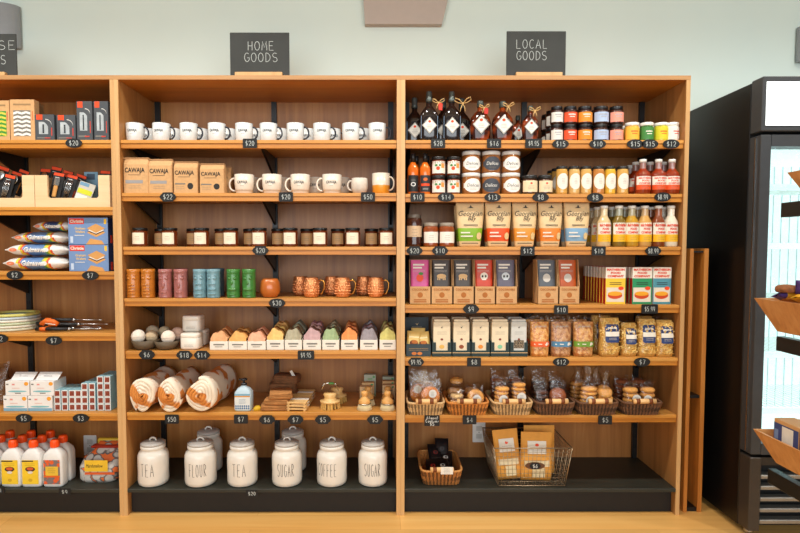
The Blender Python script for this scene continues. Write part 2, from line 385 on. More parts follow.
BN = ['partly seen at left', 'under the HOME GOODS sign', 'under the LOCAL GOODS sign']
for bi, (x0, x1) in enumerate(BX):
    u = link('shelving_unit', None); u.location = ((x0 + x1) / 2, 0, 0)
    hw = (x1 - x0) / 2; a0, a1 = -hw + TP, hw - TP
    tag(u, ['open oak shelving unit at left cut by the picture edge', 'open oak shelving unit of mugs and canisters below the HOME GOODS sign', 'open oak shelving unit of jars and baskets below the LOCAL GOODS sign'][bi], 'shelves', 'oak shelving units along the wall')
    for s in (-1, 1):
        m = MB(); xo = s * hw; xi = s * (hw - TP)
        m.box(min(xo, xi), max(xo, xi), 0.004, BD, 0.0, H - 0.0205, OAKV); m.box(min(xo, xi) + 0.0003, max(xo, xi) - 0.0003, 0.0, 0.004, 0.0, H - 0.0205, OAKE)
        part(u, 'side_panel', m)
    m = MB(); m.box(-hw, hw, 0.004, BD, H - 0.02, H, OAKT); m.box(-hw, hw, 0.0, 0.004, H - 0.02, H, OAKTE); part(u, 'top_panel', m)
    m = MB(); m.box(a0, a1, BD, BD + 0.012, 0.0, H - 0.02, BACKP); part(u, 'back_panel', m)
    for z in SZ[bi][:-1]:
        m = MB(); m.box(a0 + 0.001, a1 - 0.001, 0.03, 0.397, z - 0.02, z - 0.0003, OAKH)
        m.box(a0 + 0.001, a1 - 0.001, 0.008, 0.03, z - 0.016, z, OAKN, 0.0012); m.box(a0 + 0.001, a1 - 0.001, 0.013, 0.03, z - 0.039, z - 0.0165, OAKL, 0.001)
        sh = part(u, 'shelf', m)
    z = SZ[bi][-1]
    m = MB(); m.box(a0 + 0.001, a1 - 0.001, -0.004, BD - 0.001, z - 0.018, z, DECK, 0.002); part(u, 'base_deck', m)
    m = MB(); m.box(a0 + 0.001, a1 - 0.001, 0.04, 0.06, 0.0, z - 0.0185, PLINTH); part(u, 'plinth', m)
    for sx in (a0 + 0.024, (a0 + a1) / 2, a1 - 0.024):
        m = MB(); m.box(sx - 0.014, sx + 0.014, 0.401, BD - 0.0005, z + 0.001, H - 0.021, BLK)
        for k in range(32):
            zz = z + 0.06 + k * 0.058
            if zz < H - 0.06:
                for q in (-0.005, 0.005): m.box(sx + q - 0.002, sx + q + 0.002, 0.4005, 0.4012, zz, zz + 0.02, pm((8, 8, 8), 0.8))
        st = part(u, 'upright_standard', m)
        for zs in SZ[bi][:-1]:
            m = MB(); zt = zs - 0.0205
            M = Matrix(((0, 1, 0, 0), (1, 0, 0, 0), (0, 0, 1, 0), (0, 0, 0, 1)))
            m.add([(sx - 0.006, 0.400, zt), (sx - 0.006, 0.07, zt), (sx - 0.006, 0.07, zt - 0.003), (sx - 0.006, 0.400, zt - 0.115),
                   (sx + 0.006, 0.400, zt), (sx + 0.006, 0.07, zt), (sx + 0.006, 0.07, zt - 0.003), (sx + 0.006, 0.400, zt - 0.115)],
                  [(0, 1, 2, 3), (7, 6, 5, 4), (0, 4, 5, 1), (1, 5, 6, 2), (2, 6, 7, 3), (3, 7, 4, 0)], BLK)
            part(st, 'bracket', m)
# wall sockets on the back panels
for px, py, lab, bi in ((89.5, 445, 'white wall socket plate behind the red-capped bottles', 0), (479, 432, 'white wall socket plate behind the wire basket', 2)):
    y = BD - 0.001; x = X(px, y, 0.4); z = Z(py, y)
    m = MB(); m.box(-0.036, 0.036, -0.005, 0, -0.058, 0.058, WHITE, 0.003)
    k = MB(); 
    for q in (-0.022, 0.022): k.box(-0.016, 0.016, -0.0065, -0.0045, q - 0.014, q + 0.014, pm((205, 203, 196), 0.4), 0.002)
    s = MB(); s.ball((0, -0.0055, 0), 0.003, STEEL, n=8, m=5)
    o = inst([('plate', m.mesh('plate'), []), ('outlet', k.mesh('outlet'), []), ('screw', s.mesh('screw'), [])], 'wall_socket', lab, 'socket', x, y, z)
# fixtures on the wall above
GREYF = pm((150, 154, 156), 0.5, var=0.03)
for px0, px1, pt, pb, lab in ((-24, 20.5, 3, 49, 'grey half-round wall light above the left shelving unit'), (797.5, 842, 23, 62, 'grey half-round wall light above the black fridge')):
    y = 0.44; x0, x1 = X(px0, y, 2.5), X(px1, y, 2.5); r = (x1 - x0) / 2; zt, zb = Z(pt + 4, y), Z(pb, y); h = zt - zb
    m = MB(); n = 20; vs = []; fs = []
    P = [(r * cos(pi + pi * i / n), 0.6 * r * sin(pi + pi * i / n)) for i in range(n + 1)]
    vs = [(p[0], p[1], 0) for p in P] + [(p[0], p[1], h) for p in P]
    fs = [(i, i + 1, i + n + 2, i + n + 1) for i in range(n)] + [tuple(reversed(range(n + 1))), tuple(range(n + 1, 2 * n + 2)), (n, 0, n + 1, 2 * n + 1)]
    m.add(vs, fs, GREYF)
    k = MB(); k.box(-r * 0.7, r * 0.7, 0.001, 0.012, 0.03, h - 0.03, WHITE, 0.002)
    o = inst([('shade', m.mesh('shade'), []), ('mounting_plate', k.mesh('mounting_plate'), [])], 'wall_light', lab, 'wall light', (x0 + x1) / 2, 0.447, zb)
y = 0.415; xl0, xl1, xr0, xr1 = X(363, y, 2.6), X(365, y, 2.5), X(449, y, 2.6), X(442, y, 2.5); zb, zt = Z(24, y), Z(-6, y)
m = MB(); m.add([(xl1, y, zb), (xr1, y, zb), (xr1 + 0.0, 0.459, zb), (xl1, 0.459, zb), (xl0, y - 0.012, zt), (xr0, y - 0.012, zt), (xr0, 0.459, zt), (xl0, 0.459, zt)],
                [(3, 2, 1, 0), (4, 5, 6, 7), (0, 1, 5, 4), (1, 2, 6, 5), (2, 3, 7, 6), (3, 0, 4, 7)], pm((188, 174, 162), 0.6, var=0.02))
k = MB(); k.box(xl1 + 0.03, xr1 - 0.03, y + 0.012, 0.45, zb - 0.004, zb + 0.002, WHITE)
inst([('housing', m.mesh('housing'), [])], 'wall_fixture', 'pale pinkish tapered box fixture high on the wall at centre top', 'wall fixture', 0, 0, 0)
# chalk name boards standing on the shelving
CHALK2 = pm((184, 190, 186), 0.9)
BOARD = pm((58, 60, 58), 0.8, var=0.1, scale=8)
for px0, px1, pt, lines, lab, wb in ((-46, 16.5, 34, [('SE', 45.5), ('GOODS', 60)], 'chalkboard sign cut by the left picture edge', (-40, 8)),
                              (230, 289.3, 32.5, [('HOME', 46), ('GOODS', 57.5)], 'chalkboard sign lettered HOME GOODS on top of the shelving', (236, 283)),
                              (506.5, 565.8, 31, [('LOCAL', 44), ('GOODS', 55.5)], 'chalkboard sign lettered LOCAL GOODS on top of the shelving', (515, 561))):
    y = 0.04; x0, x1 = X(px0, y, 2.25), X(px1, y, 2.25); xc = (x0 + x1) / 2; ht = Z(pt, y) - H
    m = MB(); m.box(x0 - xc, x1 - xc, 0, 0.006, 0.004, ht, BOARD, 0.0015)
    sc = F / (y + DIST)
    for t, py in lines:
        hh = 9.0 / sc
        if px0 < 0: cx = X({'SE': 6.6, 'GOODS': -11}[t], y, 2.3) - xc; ww = {'SE': 17, 'GOODS': 32}[t] / sc
        else: cx = X((px0 + px1) / 2 + (1.0 if px0 < 300 else -4.5), y, 2.3) - xc; ww = {'HOME': 26, 'LOCAL': 31, 'GOODS': 33 if px0 < 300 else 30}[t] / sc
        m.chalk(t, cx, Z(py, y) - H, hh * .94, CHALK2, flat(0), th=0.0024, w=ww)
    k = MB(); k.box(X(wb[0], y, H) - xc, X(wb[1], y, H) - xc, -0.025, -0.0008, 0.0, 0.021, OAKE, 0.002); k.box(X(wb[0], y, H) - xc, X(wb[1], y, H) - xc, 0.0068, 0.03, 0.0, 0.021, OAKE, 0.002)
    k.box(X(wb[0], y, H) - xc, X(wb[1], y, H) - xc, -0.0008, 0.0068, 0.0, 0.0038, OAKE)
    inst([('board', m.mesh('board'), []), ('stand|pale wooden foot', k.mesh('stand'), [])], 'chalkboard_sign', lab, 'sign', xc, y, H, group='chalkboard signs on the shelving')
# narrow wooden rack between shelving and fridge
y = 0.03; zt = Z(248.5, y); xa, xb, xc_, xd = X(687.4, y, .8), X(691.2, y, .8), X(701.8, y, .8), X(706, y, .8)
xa = max(xa, 1.3812)
rk = link('narrow_rack', None); rk.location = (0, 0, 0); tag(rk, 'narrow upright oak rack squeezed between the shelving and the black fridge', 'rack')
RKW = wood('rack_oak', (150, 86, 30), (190, 118, 46), (206, 142, 66), 'Z', freq=40)
for q0, q1 in ((xa, xb), (xc_, xd)):
    m = MB(); m.box(q0, q1, y, 0.40, 0.0, zt, RKW, 0.001); part(rk, 'side_panel', m)
m = MB(); m.box(xb, xc_, 0.38, 0.40, 0.03, zt, RKW); part(rk, 'back_panel', m)
for z0, th in ((zt - 0.012, 0.008), (Z(396, y), 0.014), (0.02, 0.02)):
    m = MB(); m.box(xb, xc_, y + 0.01, 0.379, z0 - th, z0, BLK); part(rk, 'shelf|black metal shelf', m)
# ------------------------------------------------------------------ fridge
fr = link('display_fridge', None); FX0 = X(737.5, -0.15, 0.1); FX1 = FX0 + 0.75; fr.location = (FX0, -0.15, 0)
tag(fr, 'tall black glass-door drinks fridge with a lit white header beside the shelving', 'fridge')
FB = pm((10, 10, 10), 0.35, var=0.1); FD = pm((66, 68, 70), 0.4, 0.2); W_ = FX1 - FX0
FT = Z(75.8, -0.23); ZD0, ZD1 = Z(455, -0.23), Z(134.5, -0.23); FG = Z(458, -0.23)
m = MB(); T = 0.04; d0, d1 = 0.0, 0.58     # body: hollow cabinet
m.box(0, T, d0, d1, 0.03, FT - 0.008, FB, 0.003); m.box(W_ - T, W_, d0, d1, 0.03, FT - 0.008, FB, 0.003)
m.box(T, W_ - T, d0, d1, ZD1 - 0.02, FT - 0.009, FB); m.box(T, W_ - T, d0, d1, 0.03, ZD0 + 0.02, FB); m.box(T, W_ - T, d1 - 0.04, d1, ZD0, ZD1, FB)
part(fr, 'cabinet', m)
LIN = pm((226, 234, 234), 0.4, emit=0.72, var=0.02); 
m = MB(); m.box(T, T + 0.004, 0.01, d1 - 0.045, ZD0 + 0.02, ZD1 - 0.02, LIN); m.box(W_ - T - 0.004, W_ - T, 0.01, d1 - 0.045, ZD0 + 0.02, ZD1 - 0.02, LIN)
m.box(T, W_ - T, d1 - 0.05, d1 - 0.044, ZD0 + 0.02, ZD1 - 0.02, LIN)
for k in range(14): m.box(T + 0.03 + k * 0.046, T + 0.033 + k * 0.046, d1 - 0.053, d1 - 0.0505, ZD0 + 0.05, ZD1 - 0.05, pm((176, 194, 196), 0.4))
m.box(T + .005, W_ - T - .005, 0.0, d1 - 0.055, ZD0 + 0.021, ZD0 + 0.05, LIN); m.box(T + .005, W_ - T - .005, 0.0, d1 - 0.055, ZD1 - 0.05, ZD1 - 0.021, LIN)
part(fr, 'liner|bright white lit interior', m)
for py in (184, 243, 300, 352, 408):
    z = Z(py, -0.1); m = MB()
    m.box(T + 0.006, W_ - T - 0.006, 0.05, 0.058, z - 0.028, z, pm((244, 248, 248), 0.4, emit=0.9))
    for k in range(22): m.box(T + 0.01 + k * 0.03, T + 0.014 + k * 0.03, 0.058, d1 - 0.06, z - 0.006, z - 0.002, WHITE)
    part(fr, 'wire_shelf', m)
m = MB(); m.box(0, W_, -0.08, -0.002, Z(131, -0.23), FT, FD, 0.004)
k = MB(); k.box(X(765.5, -.23, 1.9) - FX0, W_ - 0.03, -0.083, -0.081, Z(125.5, -0.23), Z(81.5, -0.23), pm((236, 246, 248), 0.5, emit=0.55, var=0.0))
hd = part(fr, 'header_box', m); part(hd, 'light_panel|glowing white header panel', k)
m = MB(); e0 = 0.046
m.box(0, e0, -0.08, -0.002, ZD0, ZD1, FD, 0.003); m.box(W_ - e0, W_, -0.08, -0.002, ZD0, ZD1, FD, 0.003)
m.box(e0, W_ - e0, -0.08, -0.002, ZD1 - 0.05, ZD1, FD); m.box(e0, W_ - e0, -0.08, -0.002, ZD0, ZD0 + 0.05, FD)
m.box(-0.004, -0.0005, -0.05, -0.042, ZD0 + 0.01, ZD1 - 0.01, STEEL)
dr = part(fr, 'door', m)
m = MB(); m.box(e0 + 0.001, W_ - e0 - 0.001, -0.05, -0.044, ZD0 + 0.051, ZD1 - 0.051, film('fridge_glass', (235, 246, 246), 0.05, 0.03)); part(dr, 'glass_pane', m)
m = MB(); m.box(W_ - 0.04, W_ - 0.02, -0.12, -0.081, 0.9, 1.3, STEEL, 0.004); part(dr, 'handle', m)
m = MB(); GR = pm((150, 148, 142), 0.35, 0.6)
m.box(0, e0 + 0.005, -0.08, -0.002, 0.035, FG, pm((66, 60, 54), 0.4, 0.3), 0.004); m.box(W_ - e0, W_, -0.08, -0.002, 0.035, FG, FB); m.box(e0, W_ - e0, -0.078, -0.002, FG - 0.035, FG, pm((52, 48, 44), 0.4, 0.3)); m.box(e0, W_ - e0, -0.02, -0.002, 0.035, FG - 0.035, BLACK)
gp = part(fr, 'grille', m)
for py in (478, 489, 500.5, 511.5, 523):
    z = Z(py, -0.23); m = MB(); m.box(e0 + 0.006, W_ - e0 - 0.001, -0.076, -0.03, z - 0.009, z + 0.009, GR, 0.003); part(gp, 'louvre', m)
for sx in (0.04, W_ - 0.04):
    for sy in (-0.02, 0.5):
        m = MB(); m.lathe([(0.018, 0.0), (0.022, 0.012), (0.02, 0.024), (0.012, 0.034)], STEEL, 14, ox=sx, oy=sy); part(fr, 'foot|steel levelling foot', m)
# ------------------------------------------------------------------ price tags
def tag_shape(w, h, kind):
    if kind == 'oval': return [(w / 2 * cos(2 * pi * i / 20), h / 2 * sin(2 * pi * i / 20)) for i in range(20)]
    if kind == 'rect': 
        r = 0.004; P = []
        for cx, cz, a in ((w / 2 - r, h / 2 - r, 0), (-w / 2 + r, h / 2 - r, 90), (-w / 2 + r, -h / 2 + r, 180), (w / 2 - r, -h / 2 + r, 270)): P += [(cx + r * cos(math.radians(a + t)), cz + r * sin(math.radians(a + t))) for t in (0, 45, 90)]
        return P
    q = [(w / 2, 0), (w * .42, h * .26), (w * .36, h * .3), (w * .3, h * .48), (w * .1, h * .5)]
    up = q + [(-x, z) for x, z in reversed(q[1:])] + [(-w / 2, 0)]
    return up + [(-x, -z) for x, z in up[1:-1]]
def price(px, py, t, bi, near, kind='scroll', w=17.0, h=9.0, dark=TAGB, y=0.003, lines=None):
    s = 4.83e-3; z = Z(py, y); x = X(px, y, z)
    m = MB(); m.prism(tag_shape(w * s, h * s, kind), -0.003, 0.0, dark)
    if lines:
        for i, (ln, hh) in enumerate(lines): m.chalk(ln, 0, h * s * (0.28 - 0.3 * i), hh * s, CHALK, flat(-0.003), th=0.0022)
    else:
        n = len(t); m.chalk(t, 0, 0, h * s * 0.5, CHALK2, flat(-0.003), th=0.0024, w=min(w * s * 0.62, n * 0.0145))
    o = inst([('price_tag', m.mesh('price_tag'), [])], 'price_tag', near, 'price tag', x, y, z, group='chalk price tags on the shelf edges')
PT = [
 (74, 143.3, '$20', 0, 'below the boxed kitchen gadgets', 'oval'), (15, 275, '$2', 0, 'below the marshmallow bags', 'oval'), (90.5, 275.5, '$7', 0, 'below the blue biscuit boxes', 'oval'),
 (0, 338.5, '$2', 0, 'below the coiled white hoops', 'oval'), (54, 340.5, '$7', 0, 'below the roasting forks', 'oval'), (24, 418, '$5', 0, 'below the white candle boxes', 'oval'), (81, 418, '$3', 0, 'below the small red-square boxes', 'oval'),
 (250, 143.5, '$20', 1, 'below the black-handled mugs', 'rect'), (168, 197, '$22', 1, 'below the kraft coffee bags', 'scroll'), (286, 197, '$20', 1, 'below the cream mugs', 'rect'), (368, 197, '$50', 1, 'below the stone-coloured cup', 'rect'),
 (260.5, 250.5, '$20', 1, 'below the amber candle jars', 'scroll'), (277, 303, '$30', 1, 'below the round orange mug', 'oval'),
 (147, 354.5, '$6', 1, 'below the left bath bomb bowl', 'scroll'), (184.5, 355, '$18', 1, 'below the white rounded jars', 'scroll'), (202, 355, '$14', 1, 'beside the one for the white jars, reading $14', 'scroll'), (306, 355, '$9.95', 1, 'below the wrapped soap bars', 'rect'),
 (172, 419, '$50', 1, 'below the rolled orange towels', 'rect'), (241, 419, '$7', 1, 'below the blue and white bottle', 'rect'), (267, 419.5, '$6', 1, 'below the folded brown cloths', 'scroll'), (295.5, 419.5, '$7', 1, 'below the slatted soap rests', 'scroll'), (323, 419.5, '$5', 1, 'below the stacked dish brushes', 'scroll'), (375, 419.5, '$5', 1, 'below the knob-topped pot brushes', 'scroll'),
 (438, 143.5, '$28', 2, 'below the dark square bottles', 'rect'), (494, 143.5, '$16', 2, 'below the amber syrup flasks', 'rect'), (533.5, 143.5, '$9.95', 2, 'below the smallest syrup flask', 'rect'), (560.5, 144, '$15', 2, 'below the stacked black-lidded jars, left of two', 'oval'), (597.5, 144, '$10', 2, 'below the blue-labelled stacked jars', 'oval'), (635, 144, '$15', 2, 'below the yellow white-lidded jar', 'oval'), (649.8, 144, '$15', 2, 'below the green white-lidded jar', 'oval'), (671, 144, '$12', 2, 'below the red-lettered white jar', 'oval'),
 (417.5, 197.2, '$10', 2, 'below the orange sauce bottles', 'rect'), (446, 197.2, '$14', 2, 'below the orange-fruit marmalade jars', 'oval'), (492.5, 197.4, '$13', 2, 'below the silver-lidded stacked jars', 'oval'), (540.5, 197.3, '$8', 2, 'below the cream-labelled short jars', 'oval'), (595, 197.5, '$8', 2, 'below the tall mustard jars', 'oval'), (662.5, 197, '$8.99', 2, 'below the red sauce bottles', 'oval'),
 (414.5, 250.8, '$20', 2, 'below the tall dark honey jar', 'scroll'), (440, 250.8, '$10', 2, 'below the two short amber jars', 'scroll'), (527.5, 251, '$12', 2, 'below the cream snack bags', 'rect'), (598.5, 251, '$10', 2, 'below the cream dressing bottle', 'rect'), (653, 251, '$8.99', 2, 'below the brown dressing bottle', 'scroll'),
 (471, 309, '$9', 2, 'below the five kraft display boxes', 'scroll'), (561, 309.8, '$10', 2, 'below the pair of kraft display boxes', 'rect'), (649.5, 309, '$5.99', 2, 'below the green soup box', 'rect'),
 (416, 362, '$9.95', 2, 'below the dark display box of gold packets', 'scroll'), (474, 362, '$8', 2, 'below the cream boxes in dark sleeves', 'rect'), (561, 362, '$12', 2, 'below the granola bags', 'oval'), (642, 362, '$7', 2, 'below the pasta bags', 'oval'),
 (469.5, 419.8, '$4', 2, 'below the honey-coloured basket', 'rect'), (605, 420, '$5', 2, 'below the dark cookie basket', 'rect'),
 (252, 493.2, '$20', 1, 'on the black base below the white canisters', 'rect'), (65, 491.3, '$9', 0, 'on the black base below the red-capped bottles', 'rect'), (-1, 490, '$9', 0, 'on the black base at the left picture edge', 'rect'),
]
for px, py, t, bi, near, kind in PT:
    base = py > 480
    ww = 12 if base else (14 if kind == 'rect' and len(t) < 4 else 16.5)
    lab = 'black chalk price tag reading %s %s' % (t, near) if 'reading' not in near else 'black chalk price tag %s' % near
    price(px, py, t, bi, lab, kind, ww, 7.0 if base else 9.2, y=-0.0045 if base else 0.0065)
price(432, 420.5, '', 2, 'black chalk card with three handwritten lines below the pale first cookie basket', 'rect', 15.5, 11, y=0.0065, lines=[('Almond', 3.0), ('Cookies', 3.0), ('$5', 3.2)])
# ================================================================== goods: builders
def dims(px0, px1, pt, yc, zb):
    x0, x1 = X(px0, yc, zb), X(px1, yc, zb); return (x0 + x1) / 2, x1 - x0, Z(pt, yc) - zb
def lines(m, cx, cz, w, n, dz, mat, surf, th=0.0011, off=0.0012, k=4, seed=0):
    r = random.Random(seed + n)
    for i in range(n):
        ww = w * r.uniform(0.55, 1.0); m.rect(cx - ww / 2, cx + ww / 2, cz - i * dz - th / 2, cz - i * dz + th / 2, mat, surf, off, k)
def handle_pts(R, z0, z1, out, side, n=10, squash=1.0):
    zc, hz = (z0 + z1) / 2, (z1 - z0) / 2
    return [(side * (R - 0.002 + out * cos(t) ** 0.8 if cos(t) > 0 else R - 0.002), 0, zc + hz * sin(t)) for t in [-pi / 2 + pi * i / n for i in range(n + 1)]]
def mug(W, H, col, hcol, side, txt, tint=None, taper=0.94, hr=0.0042, tx=0.0, rim=None):
    def f():
        R = W / 2; m = MB(); c = pm(col, 0.25, coat=0.4, var=0.03)
        pr = [(R * taper * 0.9, 0), (R * taper, H * 0.05), (R * 0.985, H * 0.5), (R, H)]
        if tint:
            zt = H * 0.42; m.lathe([(R * taper * 0.9, 0), (R * taper, H * .05), (R * .98, zt)], pm(tint, 0.3, coat=0.4), 28, cap1=False)
            m.lathe([(R * .98, zt), (R, H), (R - .003, H), (R * .9, H * .15), (0, H * .1)], c, 28, cap0=False, cap1=False)
        else: m.lathe(pr + [(R - .003, H), (R * .9, H * .12), (0, H * .1)], c, 28, cap1=False)
        if rim: m.tube([(R * cos(t), R * sin(t), H) for t in [2 * pi * i / 24 for i in range(24)]], 0.0012, pm(rim, .4), 4, True)
        if txt:
            s = prof_surf(pr); g = pm((30, 30, 34), 0.6)
            m.text(txt, tx * R, H * 0.56, R * 1.05, H * 0.2, g, s, bold=0.02); lines(m, tx * R, H * 0.4, R * 0.6, 1, .004, GREYL, s)
        h = MB(); h.tube(handle_pts(R * 0.97, H * 0.17, H * 0.83, R * 0.62, side), hr, pm(hcol, 0.35, coat=0.3), 8)
        return [('cup', m), ('handle', h)]
    return f
def canister(W, H, txt, tx):
    def f():
        R = W / 2; m = MB(); c = pm((226, 220, 208), 0.3, coat=0.4, var=0.03, scale=14, bump=0.35)
        pr = [(R * .86, 0), (R * .97, H * .03), (R, H * .1), (R * 0.985, H * .3), (R, H * .5), (R * .985, H * .64), (R * .9, H * .71), (R * .78, H * .745), (R * .78, H * .78), (R * .81, H * .79), (R * .81, H * .85), (R * .77, H * .86)]
        m.lathe(pr, c, 36)
        if txt: m.chalk(txt, tx * R, H * .38, H * .27, pm((66, 60, 54), .7), prof_surf(pr), th=0.0021, w=R * (0.29 * len(txt) if len(txt) < 5 else 0.22 * len(txt)), gap=.3)
        g = pm((178, 172, 164), 0.3, coat=0.4, var=.08); l = MB()
        l.lathe([(R * .76, H * .861), (R * .8, H * .87), (R * .8, H * .9), (R * .6, H * .93), (R * .2, H * .945), (0, H * .945)], g, 30, cap1=False)
        k = MB(); k.tube([(R * .22 * cos(t), 0, H * .935 + R * .2 * sin(t)) for t in [pi * i / 10 for i in range(11)]], R * .065, pm((206, 200, 190), .3, coat=.4), 8)
        return [('body', m), ('lid|grey glazed lid', l, [('lid_handle', k)])]
    return f
def jar(W, H, glass, lid, label=None, lw=1.5, lz=(0.18, 0.72), kind='rect', lidh=0.17, lidw=0.98, decor=None, neck=0.9, trans=0.0, e=2.0, fill=None, flatlid=False):
    # round jar: glass body, lid, printed label
    def f():
        R = W / 2; m = MB(); hl = H * (1 - lidh)
        pr = [(R * .88, 0), (R * .98, H * .03), (R, H * .08), (R, hl - H * .1), (R * .95, hl - H * .05), (R * neck, hl - 0.001)]
        m.lathe(pr, pm(glass, 0.12, coat=0.6, var=0.12, scale=60, trans=trans), 24, e)
        s = prof_surf(pr, e)
        l = MB(); q = R * lidw
        l.lathe([(q * .97, hl - 0.0005), (q, hl + H * .01), (q, H - H * .015), (q * .95, H), (0, H)], pm(lid, 0.35, 0.1), 24, cap1=False)
        out = [('jar', m), ('lid', l)]
        if label:
            p = MB(); lm = pm(label, 0.6, var=0.03)
            if kind == 'rect': p.rect(-lw / 2 * R, lw / 2 * R, H * lz[0], H * lz[1], lm, s, .0006, 10)
            elif kind == 'oval': p.oval(0, H * (lz[0] + lz[1]) / 2, lw / 2 * R, H * (lz[1] - lz[0]) / 2, lm, s, .0006, 12)
            if decor: decor(p, R, H, s)
            else: lines(p, 0, H * (lz[0] + (lz[1] - lz[0]) * .66), R * .9, 3, H * .09, GREYL, s)
            out.append(('label', p))
        return out
    return f
def bottle(W, H, liq, cap, label, decor=None, lz=(0.1, 0.58), lw=2.2, shoulder=0.62, neckw=0.42, caph=0.08, capw=0.5, e=2.0, kind='rect', head=None, trans=0.0, capm=0.0, top=1.0):
    def f():
        R = W / 2; m = MB(); hc = H * (1 - caph)
        pr = [(R * .9, 0), (R, H * .03), (R, H * shoulder), (R * .93, H * (shoulder + .06)), (R * (neckw + .18), H * (shoulder + .14)), (R * neckw, H * (shoulder + .2)), (R * neckw, hc)]
        m.lathe(pr, pm(liq, 0.1, coat=0.7, var=0.08, scale=50, trans=trans), 24, e)
        if head:  # empty glass above the liquid
            m.lathe([(R * neckw + .0006, H * (shoulder + .17)), (R * neckw + .0006, hc - 0.002)], pm(head, .1, coat=.6), 20, cap0=False, cap1=False)
        s = prof_surf(pr[:4], e); c = MB()
        c.lathe([(R * capw, hc - 0.004), (R * capw, H - .001), (R * capw * .9, H), (0, H)], pm(cap, 0.35, capm), 18, cap1=False)
        out = [('bottle', m), ('cap', c)]
        if label:
            p = MB()
            if kind == 'rect': p.rect(-lw / 2 * R, lw / 2 * R, H * lz[0], H * lz[1], pm(label, .55, var=.03), s, .0006, 12)
            if decor: decor(p, R, H, s)
            out.append(('label', p))
        return out
    return f
def carton(W, D, H, front, side, decor, top=None, bev=0.0015, name='box'):
    def f():
        m = MB(); m.box(-W / 2, W / 2, -D / 2, D / 2, 0, H, pm(side, .55, var=.03), bev)
        p = MB(); s = flat(-D / 2); p.rect(-W / 2 + .0015, W / 2 - .0015, .0015, H - .0015, pm(front, .5, var=.02), s, .0005)
        decor(p, W, H, s)
        return [('carton', m), ('printed_front', p)]
    return f
def row(spec, fn, name, label, cat, bi, si, y, group=None, key=None):
    pass
# ================================================================== middle bay
SZ = [[v + 0.0007 for v in r] for r in SZ]
B = 1; S = SZ[1]; G = 'under the HOME GOODS sign'
# -- shelf one: white mugs, dark handles
y0 = 0.075; z = S[0]
mp = [(126, 145), (152.7, 171), (180, 198), (208, 226), (235, 253.5), (259.8, 277.6), (286.6, 304.4), (313.4, 330.5), (342, 359.8), (368.8, 385.6)]
MW = 0.0855; MH = Z(124.2, y0) - z
t = tpl('mugE', mug(MW, MH, (222, 226, 224), (28, 30, 40), 1, 'CAWAJA', tx=0.06))
for i, (a, b_) in enumerate(mp):
    inst(t, 'mug', 'white black-handled mug, %s from left in the front row on top' % ORD[i], 'mug', X((a + b_) / 2, y0, z), y0, z, random.uniform(-.12, .12), 'white mugs with black handles')
for i in range(9):
    inst(t, 'mug', 'white black-handled mug half hidden, %s from left in the back row' % ORD[i], 'mug', X(mp[i][1] + 2.0, 0.2, z), 0.2, z, random.uniform(-.2, .2), 'white mugs with black handles')
# -- shelf two: coffee bags, cream mugs
z = S[1]
def coffee(W, D, H, icon):
    def f():
        m = MB(); k = KRAFT2
        m.loft([(0, W / 2, D / 2, 9), (H * .8, W / 2 * .985, D / 2 * .95, 9), (H * .93, W / 2 * .98, D / 2 * .55, 7), (H * .965, W / 2 * .98, D / 2 * .4, 6)], k, 32, False)
        m.box(-W / 2 * .98, W / 2 * .98, -D / 2 * .5, D / 2 * .45, H * .955, H, k, .004)
        fr = lambda x, z, o: (x, -D / 2 * (1 - .05 * z / (H * .8)) - o, z)
        p = MB(); p.text('CAWAJA', -.004, H * .62, W * .78, H * .17, INK, fr, bold=.02); p.rect(-W * .3, W * .2, H * .5, H * .512, INK, fr)
        if icon: 
            p.oval(W * .2, H * .22, W * .12, H * .1, INK, fr); p.rect(-W * .42, 0, H * .27, H * .31, GREYL, fr); lines(p, -W * .22, H * .2, W * .35, 2, .01, GREYL, fr)
        else: p.rect(-W * .4, W * .28, H * .27, H * .36, pm((150, 148, 146), .7), fr); lines(p, -.004, H * .2, W * .5, 2, .01, GREYL, fr)
        q = MB(); q.box(-W * .52, W * .5, -D / 2 * .54, -D / 2 * .5, H * .965, H * .99, pm((168, 122, 78), .6))
        return [('bag', m), ('printed_front', p), ('tin_tie', q)]
    return f
for i, (a, b_, pt) in enumerate([(121.5, 147.5, 157), (147.8, 172.5, 158.5), (173, 198, 161), (199, 224.5, 163)]):
    yc = 0.052; xc, W, Hh = dims(a, b_, pt, 0.022, z)
    t = tpl(('coffee', i), coffee(W * .98, .06, Hh, i > 1))
    inst(t, 'coffee_bag', 'kraft coffee bag with black lettering, %s from left beside the cream mugs' % ORD[i], 'coffee bag', cl(xc, W * .5, 1), yc, z, 0, 'kraft coffee bags')
    inst(t, 'coffee_bag', 'kraft coffee bag standing behind the %s front coffee bag from left' % ORD[i], 'coffee bag', xc + .012, yc + .075, z, random.uniform(-.06, .06), 'kraft coffee bags', scale=(1, 1, .97))
inst(t, 'coffee_bag', 'kraft coffee bag furthest back, showing its edge between coffee bags and cream mugs', 'coffee bag', X(224, .27, z), .27, z, .1, 'kraft coffee bags', scale=(.9, 1, .92))
yc = .08; Hh = Z(175, yc) - z
t = tpl('mugC', mug(.096, Hh, (230, 218, 200), (230, 218, 200), -1, 'CAWAJA', taper=.86, hr=.0048, tx=.05))
for i, (a, b_) in enumerate([(235, 254), (262.5, 281.7), (290.8, 310), (322, 342)]):
    inst(t, 'mug', 'cream tapered mug with cream handle, %s from left in front on the coffee bag shelf' % ORD[i], 'mug', X((a + b_) / 2, yc, z), yc, z, random.uniform(-.1, .1), 'cream mugs with cream handles')
for i, px in enumerate((251, 281, 316, 341)):
    inst(t, 'mug', 'cream mug mostly hidden, %s from left in the back row' % ORD[i], 'mug', X(px, .2, z), .2, z, random.uniform(-.4, .2), 'cream mugs with cream handles')
